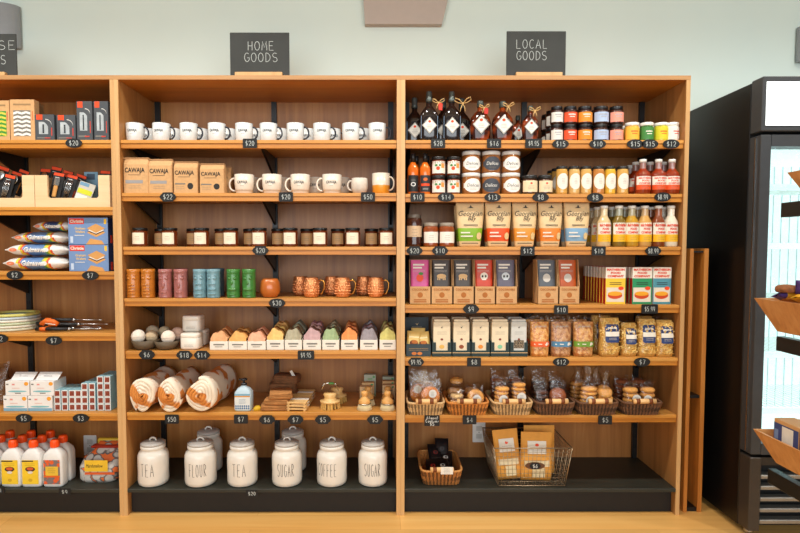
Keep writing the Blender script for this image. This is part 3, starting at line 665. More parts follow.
def lowcup():
    R = .041; Hc = Z(178.5, .08) - z; m = MB(); c = pm((206, 196, 182), .5, var=.08, scale=60)
    m.lathe([(R * .5, 0), (R * .75, Hc * .05), (R * .98, Hc * .35), (R, Hc * .6), (R * .93, Hc), (R * .88, Hc), (R * .9, Hc * .4), (0, Hc * .15)], c, 28, cap1=False)
    h = MB(); h.tube(handle_pts(R * .96, Hc * .25, Hc * .85, R * .5, -1), .0045, c, 8)
    return [('cup', m), ('handle', h)]
inst(tpl('lowcup', lowcup), 'cup', 'low rounded stone-coloured cup with small handle beside the two-tone mug', 'cup', X(359.5, .08, z), .08, z)
inst(tpl('mug2', mug(.089, Z(173.8, .08) - z, (226, 214, 194), (206, 190, 168), 1, None, tint=(226, 148, 40), taper=.93, hr=.004)), 'mug', 'two-tone mug, cream above and orange-yellow below, at the right end', 'mug', X(381.0, .08, z), .08, z, -.4)
# -- shelf three: candles
z = S[2]; yc = .07; Hh = Z(228, yc) - z
fa = tpl('candleA', jar(.0735, Hh, (104, 44, 16), (20, 19, 18), (238, 226, 200), lw=1.75, lz=(.14, .74), lidh=.14, neck=.93))
fb = tpl('candleB', jar(.0735, Hh, (104, 44, 16), (20, 19, 18), (206, 164, 112), lw=1.75, lz=(.14, .74), lidh=.14, neck=.93))
for i, (a, b_) in enumerate([(132.7, 148), (162.6, 177.5), (194.6, 209), (224, 238), (252.4, 266.7), (283.4, 297.5), (313, 327), (346, 359.4), (379.4, 393)]):
    inst(fa, 'candle_jar', 'amber candle jar with cream label and black lid, %s from left in the front row' % ORD[i], 'candle', X((a + b_) / 2, yc, z), yc, z, 0, 'amber candle jars')
for i, px in enumerate([162, 194, 222, 250.5, 278.5, 307.5, 338, 371.5]):
    inst(fb, 'candle_jar', 'amber candle jar with tan label and black lid, %s from left in the back row' % ORD[i], 'candle', X(px, .175, z), .175, z, 0, 'amber candle jars')
# -- shelf four: tiki tumblers, round mug, copper mugs
z = S[3]; yc = .045; Hh = Z(269, yc) - z
def tiki(W, H, col, style):
    def f():
        R = W / 2; m = MB(); c = pm(col, .3, coat=.4, var=.12, scale=40)
        pr = [(R * .96, 0), (R * .98, H * .04), (R * .95, H * .07), (R, H * .12), (R * .96, H * .3), (R, H * .48), (R * .95, H * .64), (R * .99, H * .78), (R * .95, H * .86), (R, H * .9), (R, H), (R - .004, H), (R * .85, H * .1), (0, H * .08)]
        m.lathe(pr, c, 26, cap1=False)
        s = prof_surf(pr[:11])
        def lump(x, zz, r, sx=1, sz=1):
            p = s(x, zz, -r * .25); m.ball(p, r, c, sx, .75, sz, 10, 7)
        for sx in (-1, 1):
            lump(sx * R * .42, H * .68, R * .27, 1.15, .75); lump(sx * R * .46, H * .79, R * .18, 1.8, .5)
        if style == 0:
            for k in range(4): lump(0, H * (.16 + .1 * k), R * .2, 3.0, .55)
        elif style == 1: lump(0, H * .45, R * .3, .9, 1.9); lump(0, H * .2, R * .2, 2.6, .6); lump(0, H * .9, R * .2, 2.4, .6)
        elif style == 2:
            for zz in (.14, .3, .48): lump(0, H * zz, R * .22, 3.0, .5)
        else:
            lump(0, H * .52, R * .22, .9, 1.4); lump(0, H * .3, R * .3, 2.3, .9); lump(0, H * .12, R * .2, 3, .5)
            for k in range(-2, 3): lump(k * R * .3, H * .88, R * .13, .7, 2)
        return [('tumbler', m)]
    return f
for i, (px, col, st, lab) in enumerate([(133.8, (186, 112, 34), 0, 'orange-brown carved face tumbler at the left end'), (148.6, (186, 112, 34), 0, 'orange-brown carved face tumbler beside the pink one'),
        (165.8, (160, 98, 92), 1, 'dusty pink carved face tumbler next to the orange-brown ones'), (181, (160, 98, 92), 1, 'dusty pink carved face tumbler next to the blue ones'),
        (200.3, (112, 150, 160), 2, 'grey-blue carved face tumbler next to the pink ones'), (213.8, (112, 150, 160), 2, 'grey-blue carved face tumbler next to the green ones'),
        (233.7, (62, 122, 52), 3, 'green carved face tumbler next to the blue ones'), (249.2, (62, 122, 52), 3, 'green carved face tumbler next to the round orange mug')]):
    inst(tpl(('tiki', col), tiki(.066, Hh, col, st)), 'carved_tumbler', lab, 'tumbler', cl(X(px, yc, z), .033, 1), yc, z, 0, 'carved face tumblers')
for i, (px, col, st, lab) in enumerate([(148, (186, 112, 34), 0, 'orange-brown carved tumbler hidden behind the front orange-brown pair'), (182, (160, 98, 92), 1, 'pink carved tumbler hidden behind the front pink pair'), (218, (70, 100, 112), 2, 'dark blue carved tumbler hidden behind the front blue pair')]):
    inst(tpl(('tiki', col, 1), tiki(.066, Hh, col, st)), 'carved_tumbler', lab, 'tumbler', X(px, .15, z), .15, z, 0, 'carved face tumblers')
def roundmug():
    R = .0505; Hc = Z(278.5, .075) - z; m = MB(); c = pm((186, 100, 38), .3, coat=.5, var=.1, scale=25)
    pr = [(R * .5, 0), (R * .7, Hc * .03), (R * .95, Hc * .25), (R, Hc * .5), (R * .9, Hc * .82), (R * .74, Hc * .99), (R * .7, Hc), (R * .68, Hc), (R * .85, Hc * .5), (0, Hc * .08)]
    m.lathe(pr, c, 30, cap1=False); return [('cup', m)]
inst(tpl('roundmug', roundmug), 'round_cup', 'round glossy orange ball-shaped cup between the green tumblers and copper mugs', 'cup', X(270.3, .075, z), .075, z)
def copper():
    R = .04; Hc = Z(277.5, .075) - z; m = MB(); c = pm((252, 168, 112), .28, .85, var=.15, scale=120, bump=.6)
    pr = [(R * .72, 0), (R * .84, Hc * .05), (R, Hc * .35), (R * .98, Hc * .6), (R * .88, Hc * .86), (R * .86, Hc * .98), (R * .88, Hc), (R * .83, Hc), (R * .9, Hc * .5), (0, Hc * .08)]
    m.lathe(pr, c, 28, cap1=False)
    for k in range(5):
        for j in range(22):
            t0 = 2 * pi * (j + .5 * (k % 2)) / 22; zz = Hc * (.2 + .13 * k); rr = R * (.93, .99, 1.0, .97, .92)[k]
            m.ball((rr * cos(t0) * .985, rr * sin(t0) * .985, zz), .0042, c, n=6, m=4)
    h = MB(); br = pm((196, 140, 60), .2, 1.0)
    h.tube([(R * .86, 0, Hc * .84), (R * 1.35, 0, Hc * .86), (R * 1.62, 0, Hc * .74), (R * 1.58, 0, Hc * .45), (R * 1.3, 0, Hc * .18), (R * .92, 0, Hc * .12)], .0032, br, 8)
    return [('cup', m), ('handle|brass handle', h)]
t = tpl('copper', copper)
for i, px in enumerate((311.5, 342.5, 375.7)): inst(t, 'copper_mug', 'shiny hammered copper mug, %s from left in the front row' % ORD[i], 'mug', X(px, .075, z), .075, z, .0, 'hammered copper mugs')
for i, px in enumerate((300.5, 332, 364)): inst(t, 'copper_mug', 'shiny hammered copper mug half hidden, %s from left in the back row' % ORD[i], 'mug', X(px, .185, z), .185, z, .1, 'hammered copper mugs')
# -- shelf five: bath bombs, white jars, soap
z = S[4]
SL = pm((96, 80, 60), .55, var=.15)
for i, (px, lab) in enumerate(((143.6, 'dark oval bowl of bath bombs at the left end of the soap shelf'), (167.3, 'dark oval bowl of bath bombs beside the white jars'))):
    m = MB(); yb = .075
    m.loft([(0, .036, .045, 2.2), (.012, .048, .055, 2.1), (.046, .064, .066, 2.0), (.046, .061, .063, 2.0), (.014, .044, .05, 2.0), (.0125, .001, .001, 2.0)], SL, 30, cap1=False)
    xb = X(px, yb, z); inst([('bowl', m.mesh('bowl'), [])], 'bowl', lab, 'bowl', cl(xb, .07, 1), yb, z, 0, 'dark bowls of bath bombs', scale=(1.06 if i == 0 else 1.0, 1, 1 if i == 0 else .92))
def bball(r, col):
    def f():
        m = MB(); m.ball((0, 0, r), r, pm(col, .85, var=.1, scale=70, bump=.3), n=22, m=14)
        m.tube([(r * 1.004 * cos(t0), r * 1.004 * sin(t0), r) for t0 in [2 * pi * k / 28 for k in range(28)]], .0012, pm(tuple(int(v * .93) for v in col), .9), 4, True)
        return [('bath_bomb', m)]
    return f
for px, pyc, yb, r, col, lab in ((138.3, 336.2, .056, .0335, (232, 222, 206), 'large cream bath bomb at the front of the left bowl'), (151.6, 336.3, .092, .0305, (196, 172, 138), 'tan bath bomb on the right of the left bowl'),
        (152.5, 331.6, .155, .0335, (182, 166, 140), 'tan bath bomb resting at the back above the left bowl'), (164.5, 331.8, .165, .03, (190, 172, 140), 'beige bath bomb at the back above the right bowl'),
        (168.2, 337, .058, .0335, (236, 220, 202), 'large cream bath bomb at the front of the right bowl'), (177.5, 333.5, .12, .033, (206, 172, 152), 'pinkish bath bomb at the back of the right bowl')):
    zc = Z(pyc, yb); o = inst(tpl(('bb', r, col), bball(r, col)), 'bath_bomb', lab, 'bath bomb', X(px, yb, zc), yb, zc - r, .3, 'bath bombs in the dark bowls')
WJ = pm((232, 224, 210), .35, coat=.3, var=.04, scale=9)
def wjar(W, Hh):
    def f():
        m = MB(); a = W / 2
        m.loft([(0, a * .86, a * .86, 4), (Hh * .06, a * .97, a * .97, 4), (Hh * .14, a, a, 4), (Hh * .7, a, a, 4), (Hh * .72, a * .985, a * .985, 4)], WJ, 40)
        l = MB(); l.loft([(Hh * .725, a * .985, a * .985, 4), (Hh * .74, a, a, 4), (Hh * .9, a, a, 4), (Hh * .97, a * .96, a * .96, 4), (Hh, a * .85, a * .85, 4)], WJ, 40)
        s = flat(-a); m.text('BODY', 0, Hh * .28, W * .3, Hh * .07, GREYL, s, .001); lines(m, 0, Hh * .2, W * .5, 2, Hh * .08, GREYL, s)
        return [('jar', m), ('lid', l)]
    return f
def wjar2(W, Hh):
    def f():
        r = wjar(W, Hh)(); m = MB(); a = W / 2
        m.loft([(0, a * .86, a * .86, 4), (Hh * .06, a * .97, a * .97, 4), (Hh * .14, a, a, 4), (Hh * .7, a, a, 4), (Hh * .72, a * .985, a * .985, 4)], WJ, 40)
        lines(m, 0, Hh * .3, W * .5, 2, Hh * .08, GREYL, flat(-a)); return [('jar', m), r[1]]
    return f
yb = .085; xc, W, Hj = dims(180, 199.3, 333.2, .05, z); t = tpl('wjar', wjar2(W, Hj))
inst(t, 'white_jar', 'rounded square white jar at the bottom front of the three', 'jar', xc, yb, z, 0, 'rounded white jars')
o = inst(t, 'white_jar', 'rounded square white jar behind and right of the front one', 'jar', X(199, .2, z), .2, z, 0, 'rounded white jars')
o = inst(t, 'white_jar', 'rounded square white jar stacked on top of the others', 'jar', X(193.7, yb + .06, z + Hj), yb + .06, z + Hj, 0, 'rounded white jars')
sp = [(210.5, 229, (206, 156, 92), 'tan'), (229, 247.8, (204, 150, 80), 'deep tan'), (248, 266.5, (224, 158, 128), 'pink'), (267, 284.5, (222, 180, 104), 'pale yellow'), (285, 302.5, (148, 146, 118), 'grey-green'),
      (303.3, 321.5, (186, 150, 140), 'mauve'), (322.3, 339.5, (146, 150, 118), 'moss green'), (341, 358, (212, 132, 72), 'orange'), (360, 377.8, (140, 126, 128), 'purple-grey'), (379.3, 396, (184, 178, 104), 'yellow-green')]
def soap(W, H, D, col, seed):
    def f():
        rnd = random.Random(seed); m = MB(); n = 9; kk = 5; c1 = pm(tuple(min(240, v + 12) for v in col), .7, var=.1, scale=60); zb = H * .02
        top = lambda u, v: H * (.62 + .36 * (1 - abs(u) ** 2.7) + .06 * sin(u * 6 + seed) + .04 * sin(v * 9 + seed * 2))
        for side in range(2): pass
        vs = []; fs = []
        for j in range(kk + 1):
            for i in range(n + 1):
                u = i / n * 2 - 1; v = j / kk * 2 - 1; vs.append((u * W / 2 * .93, v * D / 2 * .95, top(u, v) + rnd.uniform(-.001, .001)))
        for j in range(kk):
            for i in range(n): a = j * (n + 1) + i; fs.append((a, a + 1, a + n + 2, a + n + 1))
        base = len(vs)
        for j in (0, kk):
            for i in range(n + 1): u = i / n * 2 - 1; vs.append((u * W / 2 * .93, (j / kk * 2 - 1) * D / 2 * .95, zb))
        for i in range(n): fs.append((base + i, base + i + 1, i + 1, i)); q = base + n + 1; a = kk * (n + 1); fs.append((q + i + 1, q + i, a + i, a + i + 1))
        for i, sg in ((0, 1), (n, -1)):
            idx = [j * (n + 1) + i for j in range(kk + 1)]; poly = [base + i] + idx + [base + n + 1 + i]
            fs.append(tuple(reversed(poly)) if sg > 0 else tuple(poly))
        m.add(vs, fs, c1, True)
        b = MB(); hb = H * .47; b.box(-W / 2, W / 2, -D / 2, D / 2, 0, hb, PAPER, .001)
        s = flat(-D / 2); b.rect(-W * .3, W * .3, hb * .55, hb * .7, GREYL, s, .0008); b.rect(-W * .22, W * .2, hb * .33, hb * .4, GREYL, s, .0008)
        return [('soap', m), ('paper_band|white paper band', b)]
    return f
for i, (a, b_, col, cn) in enumerate(sp):
    xc, W, Hs = dims(a, b_, 328.5 if i not in (0, 1, 2) else 331.5, .05, z)
    for r in range(3 if i > 2 else 2):
        yy = .075 + r * .085
        t = tpl(('soap', i, r), soap(W * .97, Hs, .078, tuple(max(0, min(255, v + random.randint(-12, 6))) for v in col), i * 3 + r))
        inst(t, 'soap_bar', 'paper-banded %s soap bar in %s row, %s from left' % (cn, ('front', 'second', 'back')[r], ORD[i]), 'soap', cl(xc + r * random.uniform(-.001, .001), W / 2, 1), yy, z, 0, 'paper-banded soap bars', scale=(1, 1, 1 + .05 * r))
# -- shelf six: towels, bottle, cloths, brushes
z = S[5]
TOW = patches('towel_orange_white', (210, 132, 58), (238, 224, 202), 15.0, 0.47, .95, soft=.02)
def towel(R, L, seed, kx):
    def f():
        m = MB(); N = 110; turns = 4.6; rnd = random.Random(seed); th = R / turns * .8; ny = 10; vs = []; fs = []
        def c(t, o): 
            a = t * turns * 2 * pi + seed; r = .012 + (R - .012) * t - o + .004 * sin(a * 3 + seed); return r * cos(a) * kx, r * sin(a)
        for j in range(ny + 1):
            yy = -L / 2 + L * j / ny
            for i in range(N + 1):
                t = i / N; bulge = .018 * (1 - t) * (1 if j == 0 else 0); w = .0035 * sin(yy * 40 + t * 60 + seed)
                for o in (0, th): x, zz = c(t, o + w); vs.append((x, yy - bulge + .004 * sin(t * 90) * (j == 0), zz))
        st = 2 * (N + 1)
        for j in range(ny):
            for i in range(N):
                a = j * st + 2 * i; fs.append((a + 2, a, a + st, a + st + 2)); fs.append((a + 1, a + 3, a + st + 3, a + st + 1))
        for i in range(N): a = 2 * i; fs.append((a, a + 2, a + 3, a + 1)); q = ny * st + a; fs.append((q + 2, q, q + 1, q + 3))
        m.add(vs, fs, TOW, True); return [('towel', m)]
    return f
for i, (px, pt, pb, L, lab) in enumerate(((143.5, 376, 413, .32, 'rolled orange and white towel at the left end'), (170.5, 377, 413.5, .32, 'rolled orange and white towel in the middle of the three'), (202, 381, 416, .33, 'rolled orange and white towel beside the blue and white bottle'))):
    R = (.088, .087, .089)[i]; kx = (.74, .68, .86)[i]; yc = .002 + L / 2
    xr = X((144.8, 171, 202)[i], .03, z + R); ang = (.0, .04, .08)[i]
    inst(tpl(('towel', i), towel(R, L, i * 1.9 + .4, kx)), 'rolled_towel', lab, 'towel', xr + sin(ang) * L / 2, yc, z + R * .975, -ang, 'rolled orange and white towels')
m = MB(); a = MB(); yb = .06; xc, W, Hh = dims(235.8, 252.6, 378.5, yb, z); R = W / 2
BLU = pm((70, 110, 150), .5)
m.loft([(0, R * .94, R * .8, 5), (.004, R, R * .85, 5), (Hh * .58, R, R * .85, 5), (Hh * .7, R * .7, R * .6, 3.5), (Hh * .76, R * .3, R * .3, 2), (Hh * .8, R * .3, R * .3, 2)], pm((182, 202, 210), .4), 32)
s = flat(-R * .85)
a.rect(-R * .9, R * .9, Hh * .06, Hh * .5, pm((214, 218, 214), .5), s)
for k in range(14): a.oval(-R * .75 + (k % 7) * R * .25, Hh * (.1 if k < 7 else .17) , R * .1, Hh * .03, BLU, s, .001)
a.rect(-R * .9, R * .9, Hh * .46, Hh * .5, pm((206, 140, 60), .5), s, .001); a.rect(-R * .9, R * .9, Hh * .5, Hh * .56, pm((120, 168, 190), .5), s, .001); lines(a, 0, Hh * .38, R * 1.2, 4, Hh * .04, BLU, s, off=.0016)
c = MB(); c.lathe([(R * .34, Hh * .8), (R * .34, Hh * .86), (R * .14, Hh * .87), (R * .14, Hh * .95), (R * .4, Hh * .955), (R * .4, Hh), (0, Hh)], pm((60, 60, 62), .3, .7), 16, cap1=False); c.box(-R * .6, 0, -.006, .006, Hh * .955, Hh * .995, pm((60, 60, 62), .3, .7), .002)
inst([('bottle', m.mesh('bottle'), []), ('label|blue and white patterned label', a.mesh('label'), []), ('pump', c.mesh('pump'), [])], 'soap_bottle', 'small blue and white patterned bottle with dark pump beside the towels', 'bottle', xc, yb, z)
BRN = pm((176, 120, 66), .9, var=.12, scale=60, bump=.3)
def cloth(W, D, Hh, seed, mat):
    def f():
        m = MB(); r = random.Random(seed); q = lambda: r.uniform(-.003, .003)
        m.loft([(0, W / 2 * .95, D / 2 * .95, 6), (Hh * .2, W / 2 + q(), D / 2 + q(), 5), (Hh * .5, W / 2 * .97 + q(), D / 2, 5), (Hh * .85, W / 2 * .99 + q(), D / 2 + q(), 5), (Hh, W / 2 * .9, D / 2 * .9, 4)], mat, 30)
        for k in range(3): zz = Hh * (.3 + .25 * k); m.tube([(-W / 2 * .9, -D / 2 - .0005, zz), (0, -D / 2 * 1.01 - .001, zz + q()), (W / 2 * .9, -D / 2, zz)], .0025, mat, 5)
        return [('cloth', m)]
    return f
zz = z
for k, (px, w_, h_) in enumerate(((276, 30, .027), (278, 26, .027), (281, 24, .034))):
    inst(tpl(('cl', k), cloth(w_ * .0049, .11, h_, k, BRN)), 'folded_cloth', 'folded brown cloth, %s of the small pile beside the slatted soap rests' % ('lowest', 'middle one', 'topmost')[k], 'cloth', X(px, .085, zz), .085, zz, (.04, -.05, .16)[k], 'folded brown cloths'); zz += h_ + .0012
DB = pm((122, 78, 46), .85, var=.2, scale=40, bump=.3); zz = z
for k, (px, w_, h_) in enumerate(((284, 32, .05), (283, 30, .045), (287, 28, .04))):
    inst(tpl(('db', k), cloth(w_ * .0049, .10, h_, k + 9, DB)), 'cloth_packet', 'dark brown wrapped packet, %s of the pile behind the folded cloths' % ('lowest', 'middle one', 'topmost')[k], 'packet', X(px, .235, zz), .235, zz, (.0, .1, -.2)[k], 'dark brown packets'); zz += h_ + .0012
m = MB(); m.box(-.007, .007, -.001, .001, 0, .035, pm((206, 200, 190), .5), M=Matrix.Rotation(-.5, 4, 'Y')); inst([('care_tag', m.mesh('care_tag'), [])], 'paper_tag', 'small white paper tag sticking up from the dark brown packets', 'tag', X(294, .2, z + .13), .2, zz - .005)
m = MB(); m.loft([(0, .022, .014, 3), (.012, .02, .012, 2.5), (.022, .008, .004, 2)], pm((214, 170, 30), .6), 14); m.box(-.03, .03, -.006, -.003, .002, .006, TAN); inst([('sponge', m.mesh('sponge'), [])], 'yellow_sponge', 'little yellow scrap of sponge left of the folded cloths', 'sponge', X(257.5, .05, z), .05, z, .5)
def rest(mt):
    def f():
        m = MB()
        for k in range(7): m.box(-.05, .05, -.062 + k * .0185, -.049 + k * .0185, .006, .013, mt, .001)
        for sx in (-.04, .04): m.box(sx - .005, sx + .005, -.062, .062, 0, .006, mt)
        p = MB(); p.box(-.051, .051, -.012, .018, .0135, .0148, PAPER)
        return [('slats', m), ('paper_band|white paper band', p)]
    return f
t = tpl('rest', rest(PALEV))
for k in range(6): inst(t, 'slatted_soap_rest', 'pale slatted wooden soap rest, %s from bottom of the front stack' % ORD[k] if k < 3 else 'pale slatted wooden soap rest, %s from bottom of the rear stack' % ORD[k - 3], 'soap rest', X(299 if k < 3 else 304, .09 if k < 3 else .225, z), .09 if k < 3 else .225, z + (k % 3) * .0155, -.06, 'slatted soap rests')
def headbrush():
    m = MB(); r = .053; bw = PALEV
    m.lathe([(r * .96, .032), (r * .96, .04), (r * .6, .044), (r * .52, .056), (r * .64, .07), (r * .52, .078), (0, .078)], bw, 24, cap1=False)
    b = MB(); q = pm((214, 170, 92), .9); rnd = random.Random(5)
    for k in range(90):
        a = rnd.uniform(0, 2 * pi); rr = r * .93 * sqrt(rnd.uniform(.1, 1)); b.tube([(rr * cos(a) * .95, rr * sin(a) * .95, .033), (rr * cos(a) * 1.03, rr * sin(a) * 1.03, 0)], .0028, q, 4, smooth=False)
    return [('head', m), ('bristles', b)]
t = tpl('headbrush', headbrush)
inst(t, 'dish_brush', 'round wooden dish brush head lying bristles down at front of its group', 'brush', X(330, .085, z), .085, z, 0, 'round dish brush heads')
inst(t, 'dish_brush', 'round wooden dish brush head leaning behind the front one', 'brush', X(337, .2, z), .2, z, .4, 'round dish brush heads')
m = MB(); m.tube([(-.042, 0, .012), (-.03, 0, .045), (0, 0, .052), (.03, 0, .045), (.042, 0, .012)], .004, film('paper_tie', (220, 210, 190), .6), 6); m.ball((.008, -.01, .05), .01, pm((80, 140, 70), .6), 1.6, .4, .6)
inst([('string', m.mesh('string'), [])], 'string_tag', 'thin string with small green tag looped over the stacked dish brush heads', 'string', X(330, .085, z), .085, z + .0772)
def potbrush():
    m = MB(); r = .036
    m.lathe([(r * .92, .032), (r, .038), (r * .95, .055), (r * .5, .072), (r * .36, .08), (r * .55, .09), (r * .58, .1), (r * .4, .11), (0, .112)], wood('brush_wood', (206, 144, 70), (224, 170, 98), (232, 188, 122), 'X', freq=60), 24, cap1=False)
    k = MB(); k.tube([(r * .98 * cos(a), r * .98 * sin(a), .036) for a in [2 * pi * i / 24 for i in range(24)]], .003, STEEL, 6, True)
    b = MB(); q = pm((226, 206, 160), .9)
    b.lathe([(r * .9, .033), (r * 1.05, .015), (r * 1.2, 0), (0, 0)], q, 30, cap1=False, smooth=False)
    for i in range(36): a = 2 * pi * i / 36; b.tube([(r * .92 * cos(a), r * .92 * sin(a), .033), (r * 1.22 * cos(a), r * 1.22 * sin(a), .0)], .0026, q, 4)
    return [('knob_handle', m), ('ferrule|metal band', k), ('bristles', b)]
def boxcard(W, Hh, D, col):
    def f():
        m = MB(); m.box(-W / 2, W / 2, -D / 2, D / 2, 0, Hh, pm(col, .75, var=.05), .001)
        p = MB(); s = flat(-D / 2); p.rect(-W * .3, W * .3, Hh * .66, Hh * .72, GREYL, s); p.rect(-W * .2, W * .2, Hh * .78, Hh * .83, pm((110, 150, 90), .6), s); p.rect(-W * .48, W * .48, .002, Hh * .12, pm((110, 150, 90), .6), s); p.oval(W * .32, Hh * .9, W * .1, Hh * .05, pm((90, 150, 90), .6), s); lines(p, 0, Hh * .55, W * .6, 3, Hh * .06, GREYL, s)
        return [('carton', m), ('printed_front', p)]
    return f
t = tpl('potbrush', potbrush)
for j, (px, nm) in enumerate(((364.5, 'left'), (387.5, 'right'))):
    inst(t, 'pot_brush', 'knob-topped wooden pot brush standing before the %s brush cartons' % ('row of taller' if j == 0 else 'row of end'), 'brush', cl(X(px, .06, z), .04, 1), .06, z, 0, 'knob-topped pot brushes', scale=(.84, .84, .84))
    inst(t, 'pot_brush', 'knob-topped pot brush hidden just behind the front one of the %s brush cartons' % ('taller' if j == 0 else 'end'), 'brush', cl(X(px + 3.5, .15, z), .04, 1), .15, z, 0, 'knob-topped pot brushes', scale=(.84, .84, .84))
    for r in range(3):
        Wc = (.066, .066, .064)[r]; yy = .225 + r * .05; pt = ((386, 382, 374), (384.5, 380.5, 376))[j][r]
        inst(tpl(('bc', j, r), boxcard(Wc, Z(pt, yy) - z, .036, ((228, 190, 140), (214, 170, 116), (170, 172, 150))[r])), 'brush_carton', '%s brush carton of the %s behind the knob-topped brushes' % (('front kraft', 'middle kraft', 'rear grey-green')[r], ('taller row', 'row at the right end')[j]), 'carton', cl(X(px + 1.5 + r * 2.0, yy - .02, z), .034, 1), yy, z, 0, 'brush cartons')
# -- base: canisters
z = S[6]
for i, (a, b_, txt, tx) in enumerate([(139, 168.6, 'TEA', .0), (185.6, 216.6, 'FLOUR', .07), (227.8, 257.6, 'TEA', .04), (272.3, 302.2, 'SUGAR', .1), (317, 347, 'COFFEE', -.26), (358.4, 387.2, 'SUGAR', .01)]):
    yc = .078; xc, W, Hc = dims(a, b_, 437.3, yc, z)
    dup_ = {0: 'at the left end', 2: 'third along', 3: 'fourth along', 5: 'at the right end'}.get(i, 'in the front row')
    inst(tpl(('can', i), canister(W, Hc, txt, tx)), 'canister', 'white ceramic canister lettered %s, %s on the black base' % (txt, dup_), 'canister', xc, yc, z, random.uniform(-.05, .05), 'white ceramic canisters')
for i, (a, b_, lab) in enumerate([(195.5, 222.5, 'unlettered white canister standing behind the FLOUR canister'), (279.5, 306.5, 'unlettered white canister standing behind the left SUGAR canister')]):
    yc = .255; xc, W, Hc = dims(a, b_, 426.5, yc, z)
    inst(tpl(('canb', i), canister(W, Hc, None, 0)), 'canister', lab, 'canister', xc, yc, z, .2, 'white ceramic canisters')
# ================================================================== right-hand bay: local goods
S = SZ[2]
# -- shelf one: syrup bottles
z = S[0]
def dia_label(p, R, H, s, cz=.42, k=1.0, w=None):
    w = w or R
    p.diamond(0, H * cz, w * .86 * k, w * .95 * k, pm((60, 56, 52), .6), s, .0006); p.diamond(0, H * cz, w * .80 * k, w * .89 * k, PAPER, s, .0009)
    p.diamond(0, H * cz, w * .76 * k, w * .84 * k, pm((110, 106, 100), .6), s, .0012); p.diamond(0, H * cz, w * .71 * k, w * .79 * k, pm((226, 224, 214), .6), s, .0015)
    p.oval(0, H * cz + w * .42 * k, w * .16 * k, w * .14 * k, ORANGE, s, .002); lines(p, 0, H * cz + w * .02, w * .8 * k, 3, w * .16, GREYL, s, off=.002, th=.0014)
def square_bottle():
    W = .088; Hb = Z(92, .08) - z; R = W / 2; m = MB(); c = pm((30, 22, 20), .1, coat=.7, var=.2)
    pr = [(R * .9, 0), (R, Hb * .03), (R, Hb * .5), (R * .97, Hb * .56), (R * .5, Hb * .68), (R * .32, Hb * .72), (R * .32, Hb * .8)]
    secs = [(zz, r, r * (.8 if r > R * .6 else 1), 3.2 if r > R * .6 else 2) for r, zz in pr]; m.loft(secs, c, 32)
    for q in (-.9, .9): m.box(q * R - .0012, q * R + .0012, -R * .66, -R * .62, Hb * .06, Hb * .5, pm((110, 130, 150), .2, coat=.5))  # pale upright strips painted as reflections along the bottle's front corners
    k = MB(); k.lathe([(R * .36, Hb * .79), (R * .37, Hb * .84), (R * .33, Hb * .86), (R * .33, Hb * .97), (R * .3, Hb), (0, Hb)], pm((92, 100, 96), .35, .5), 18, cap1=False)
    p = MB(); s = flat(-R * .8); dia_label(p, R, Hb, s, .31)
    return [('bottle', m), ('capsule', k), ('label', p)]
def flask(W, Hb):
    def f():
        R = W / 2; m = MB(); c = patches('amber_syrup_glints', (48, 18, 10), (150, 62, 18), 22, .58, .08, soft=.12)  # lighter amber patches paint glints of light into the dark syrup
        m.loft([(0, R * .72, R * .45, 3), (Hb * .03, R * .8, R * .5, 2.6), (Hb * .22, R * .94, R * .56, 2.4), (Hb * .46, R, R * .6, 2.3), (Hb * .58, R * .9, R * .55, 2.2), (Hb * .7, R * .55, R * .4, 2), (Hb * .76, R * .28, R * .28, 2), (Hb * .85, R * .26, R * .26, 2)], c, 32)
        k = MB(); k.lathe([(R * .3, Hb * .84), (R * .32, Hb * .86), (R * .32, Hb * .97), (R * .25, Hb), (0, Hb)], pm((66, 72, 66), .4, .2), 16, cap1=False)
        p = MB(); dia_label(p, R, Hb, flat(-R * .61), .4, .98)
        return [('bottle', m), ('cap', k), ('label', p)]
    return f
def bow(px, pyc, yb, n, lab, sz=.03, tagc=None):
    zc = Z(pyc, yb); m = MB(); ra = pm((206, 168, 108), .85)
    for sgn in (-1, 1):
        m.tube([(0, 0, 0), (sgn * sz * .5, -.004, sz * .55), (sgn * sz * 1.0, -.006, sz * .75), (sgn * sz * 1.1, -.004, sz * .4), (sgn * sz * .6, -.002, sz * .1), (0, 0, 0)], .0022, ra, 6)
        m.tube([(0, -.004, 0), (sgn * sz * .25, -.006, -sz * .6), (sgn * sz * .35, -.007, -sz * 1.1)], .002, ra, 6)
    m.ball((0, -.003, 0), .005, ra, n=8, m=6); out = [('ribbon', m, [])]
    if tagc:
        k = MB(); k.prism([(.0, -sz * 1.3), (.018, -sz * 1.5), (.02, -sz * .3), (.008, 0), (.0, -sz * .3)], -.012, -.0105, pm(tagc, .5)); out.append(('gift_tag', k, []))
    inst([(a, b_.mesh(a), []) for a, b_, c in out], 'raffia_bow', lab, 'bow', X(px, yb, zc), yb, zc, random.uniform(-.3, .3), 'raffia bows on the syrup bottles')
t = tpl('sqb', square_bottle)
for px, yb, lab in ((429, .075, 'dark square syrup bottle with diamond label and grey capsule, left of the two in front'), (451.5, .075, 'dark square syrup bottle with diamond label and grey capsule, right of the two in front'),
                    (414.5, .19, 'dark square syrup bottle set back at the left end of the shelf'), (443, .20, 'dark square syrup bottle hidden between and behind the front two'), (461.5, .2, 'dark square syrup bottle behind the right-hand front square bottle')):
    inst(t, 'syrup_bottle', lab, 'syrup bottle', X(px, yb, z + .1), yb, z, 0, 'dark square syrup bottles')
